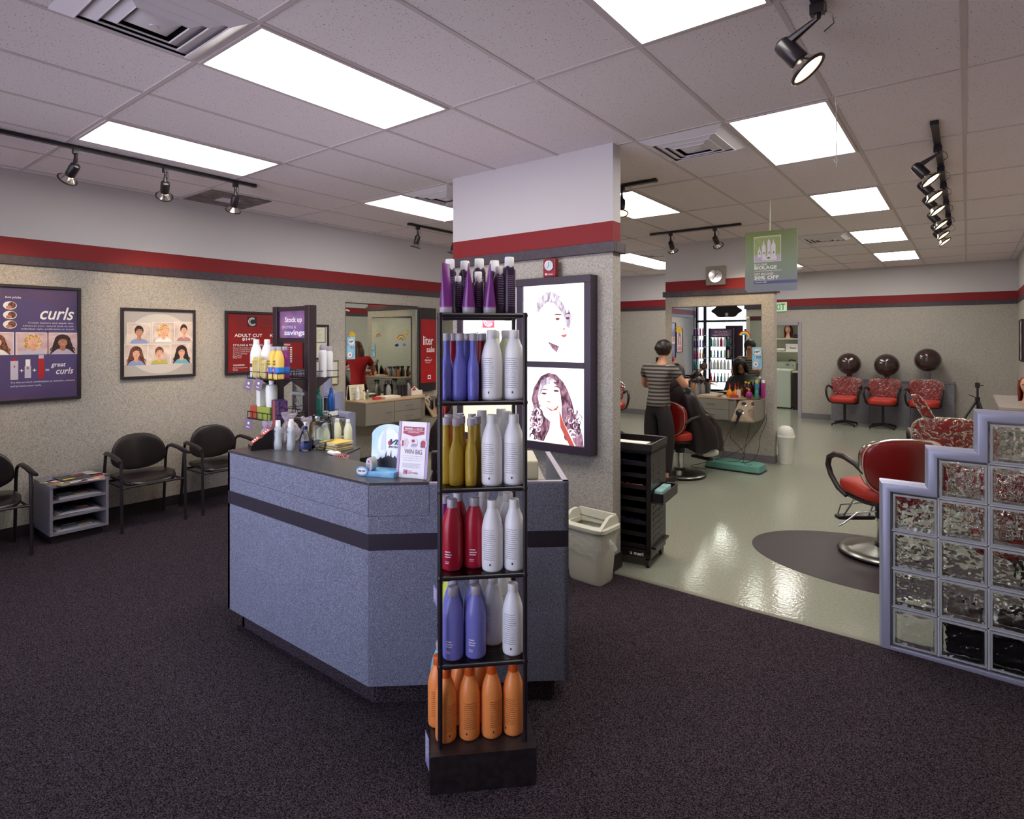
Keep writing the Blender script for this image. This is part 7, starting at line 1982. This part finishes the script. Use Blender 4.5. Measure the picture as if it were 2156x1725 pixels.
# things on the pillar-back station
for k in range(7):
    bottle(('litre', 'can', 'small')[k % 3], (WHT, MAG, AMB, GREENP, WHT, BLUC, PERI)[k], CAPW, (P1R - .25 - .12 * k, P1Y1 + .14, ZS), 'bottle behind the central partition, %s from the open end' % ('first', 'second', 'third', 'fourth', 'fifth', 'sixth', 'seventh')[k], 'bottles on the partition-back station', 0, .85)

# black storage box behind the glass blocks
t = thing('storage_box', 'low black box on the floor just behind the glass block wall', 'box', (-.10, 3.83, 0))
bevel(MB().box(0, .72, 0, .30, 0, .19).obj('body', BLACK, t, 0), .01); MB().box(-.005, .725, -.005, .305, .165, .195).obj('lid', HOLD, t, 0)

# ------------------------------------------------------------------ laundry room beyond the doorway
t = thing('wall_cabinet', 'white open wall shelf in the laundry room doorway', 'shelf', (-4.15, 15.30, 1.33))
WSH = mat('shelf_white', (220, 222, 206), .45)
MB().box(1.02, 1.06, 0, .39, 0, .85).box(0, .03, 0, .39, 0, .85).box(.03, 1.02, .37, .39, 0, .85).obj('carcass', WSH, t, 0)
for z in (0, .31, .68): MB().box(.03, 1.02, 0, .37, z, z + .022).obj('shelf', WSH, t, 0)
head('styling_mannequin', 'mannequin head with dark red hair on the laundry room shelf', (-3.45, 15.46, 1.6635), R(0), mat('hair_wine', (96, 22, 40), .4), .92)
t = thing('storage_box', 'white cardboard box lettered Fund on the laundry shelf', 'box', (-3.32, 15.36, 1.353))
MB().box(-.16, .14, 0, .26, 0, .17).obj('body', WHITEP, t, 0); MB().box(-.165, .145, -.005, .265, .14, .18).obj('lid', WHITEP, t, 0); text('Fund', -.06, .06, .12, .04, INK, t, -.001, 6, bold=.02)
t = thing('towel', 'white towel bundle beside the box on the laundry shelf', 'towel', (-3.60, 15.42, 1.353)); MB().pad(.10, .09, .035, .7, .8, M=Matrix.Translation((0, 0, .036))).obj('cloth', MC['towel_white'], t)
t = thing('paper_pile', 'white paper bundle on the top of the laundry shelf', 'paper', (-3.5, 15.45, 2.033)); MB().pad(.12, .09, .03, .6, .7, M=Matrix.Translation((0, 0, .031))).obj('bundle', MC['towel_white'], t)
t = thing('black_box', 'black electrical gadget beside the mannequin head on the laundry shelf', 'gadget', (-3.22, 15.42, 1.663)); bevel(MB().box(-.10, .10, 0, .15, 0, .11).obj('case', HOLD, t, 0), .01)
t = thing('washing_machine', 'white top-loading washer seen through the laundry doorway', 'washing machine', (-3.95, 15.0, 0))
bevel(MB().box(0, .66, 0, .66, .02, .92).obj('body', mat('washer_white', (206, 218, 204), .35), t, 0), .02, 3); bevel(MB().box(0, .66, .50, .66, .92, 1.10).obj('console', MC['washer_white'], t, 0), .02, 3)
MB().box(.06, .60, .05, .45, .92, .935).obj('lid', MC['washer_white'], t, 0)
MB().cyl((.48, .50, 1.02), (.48, .47, 1.02), .035, seg=20).obj('dial', STEEL, t); MB().cyl((.60, .50, 1.01), (.60, .48, 1.01), .012, seg=12).obj('knob', BLACK, t); MB().box(.02, .64, .02, .64, 0, .02).obj('foot', BLACK, t, 0)
MB().tube([(.45, .64, 1.08), (.52, .62, 1.14), (.62, .64, 1.12), (.68, .66, 1.0), (.69, .67, .9)], .012, 8).obj('hose', BLACK, t)
t = thing('laundry_counter', 'dark counter with pale top right of the washer', 'counter', (-3.22, 14.9, 0))
MB().box(0, .85, 0, .75, 0, .86).obj('body', mat('maroon_dark', (44, 28, 32), .5), t, 0); bevel(MB().box(-.01, .86, -.02, .75, .86, .89).obj('top', mat('counter_cream', (206, 200, 166), .4), t, 0), .003)
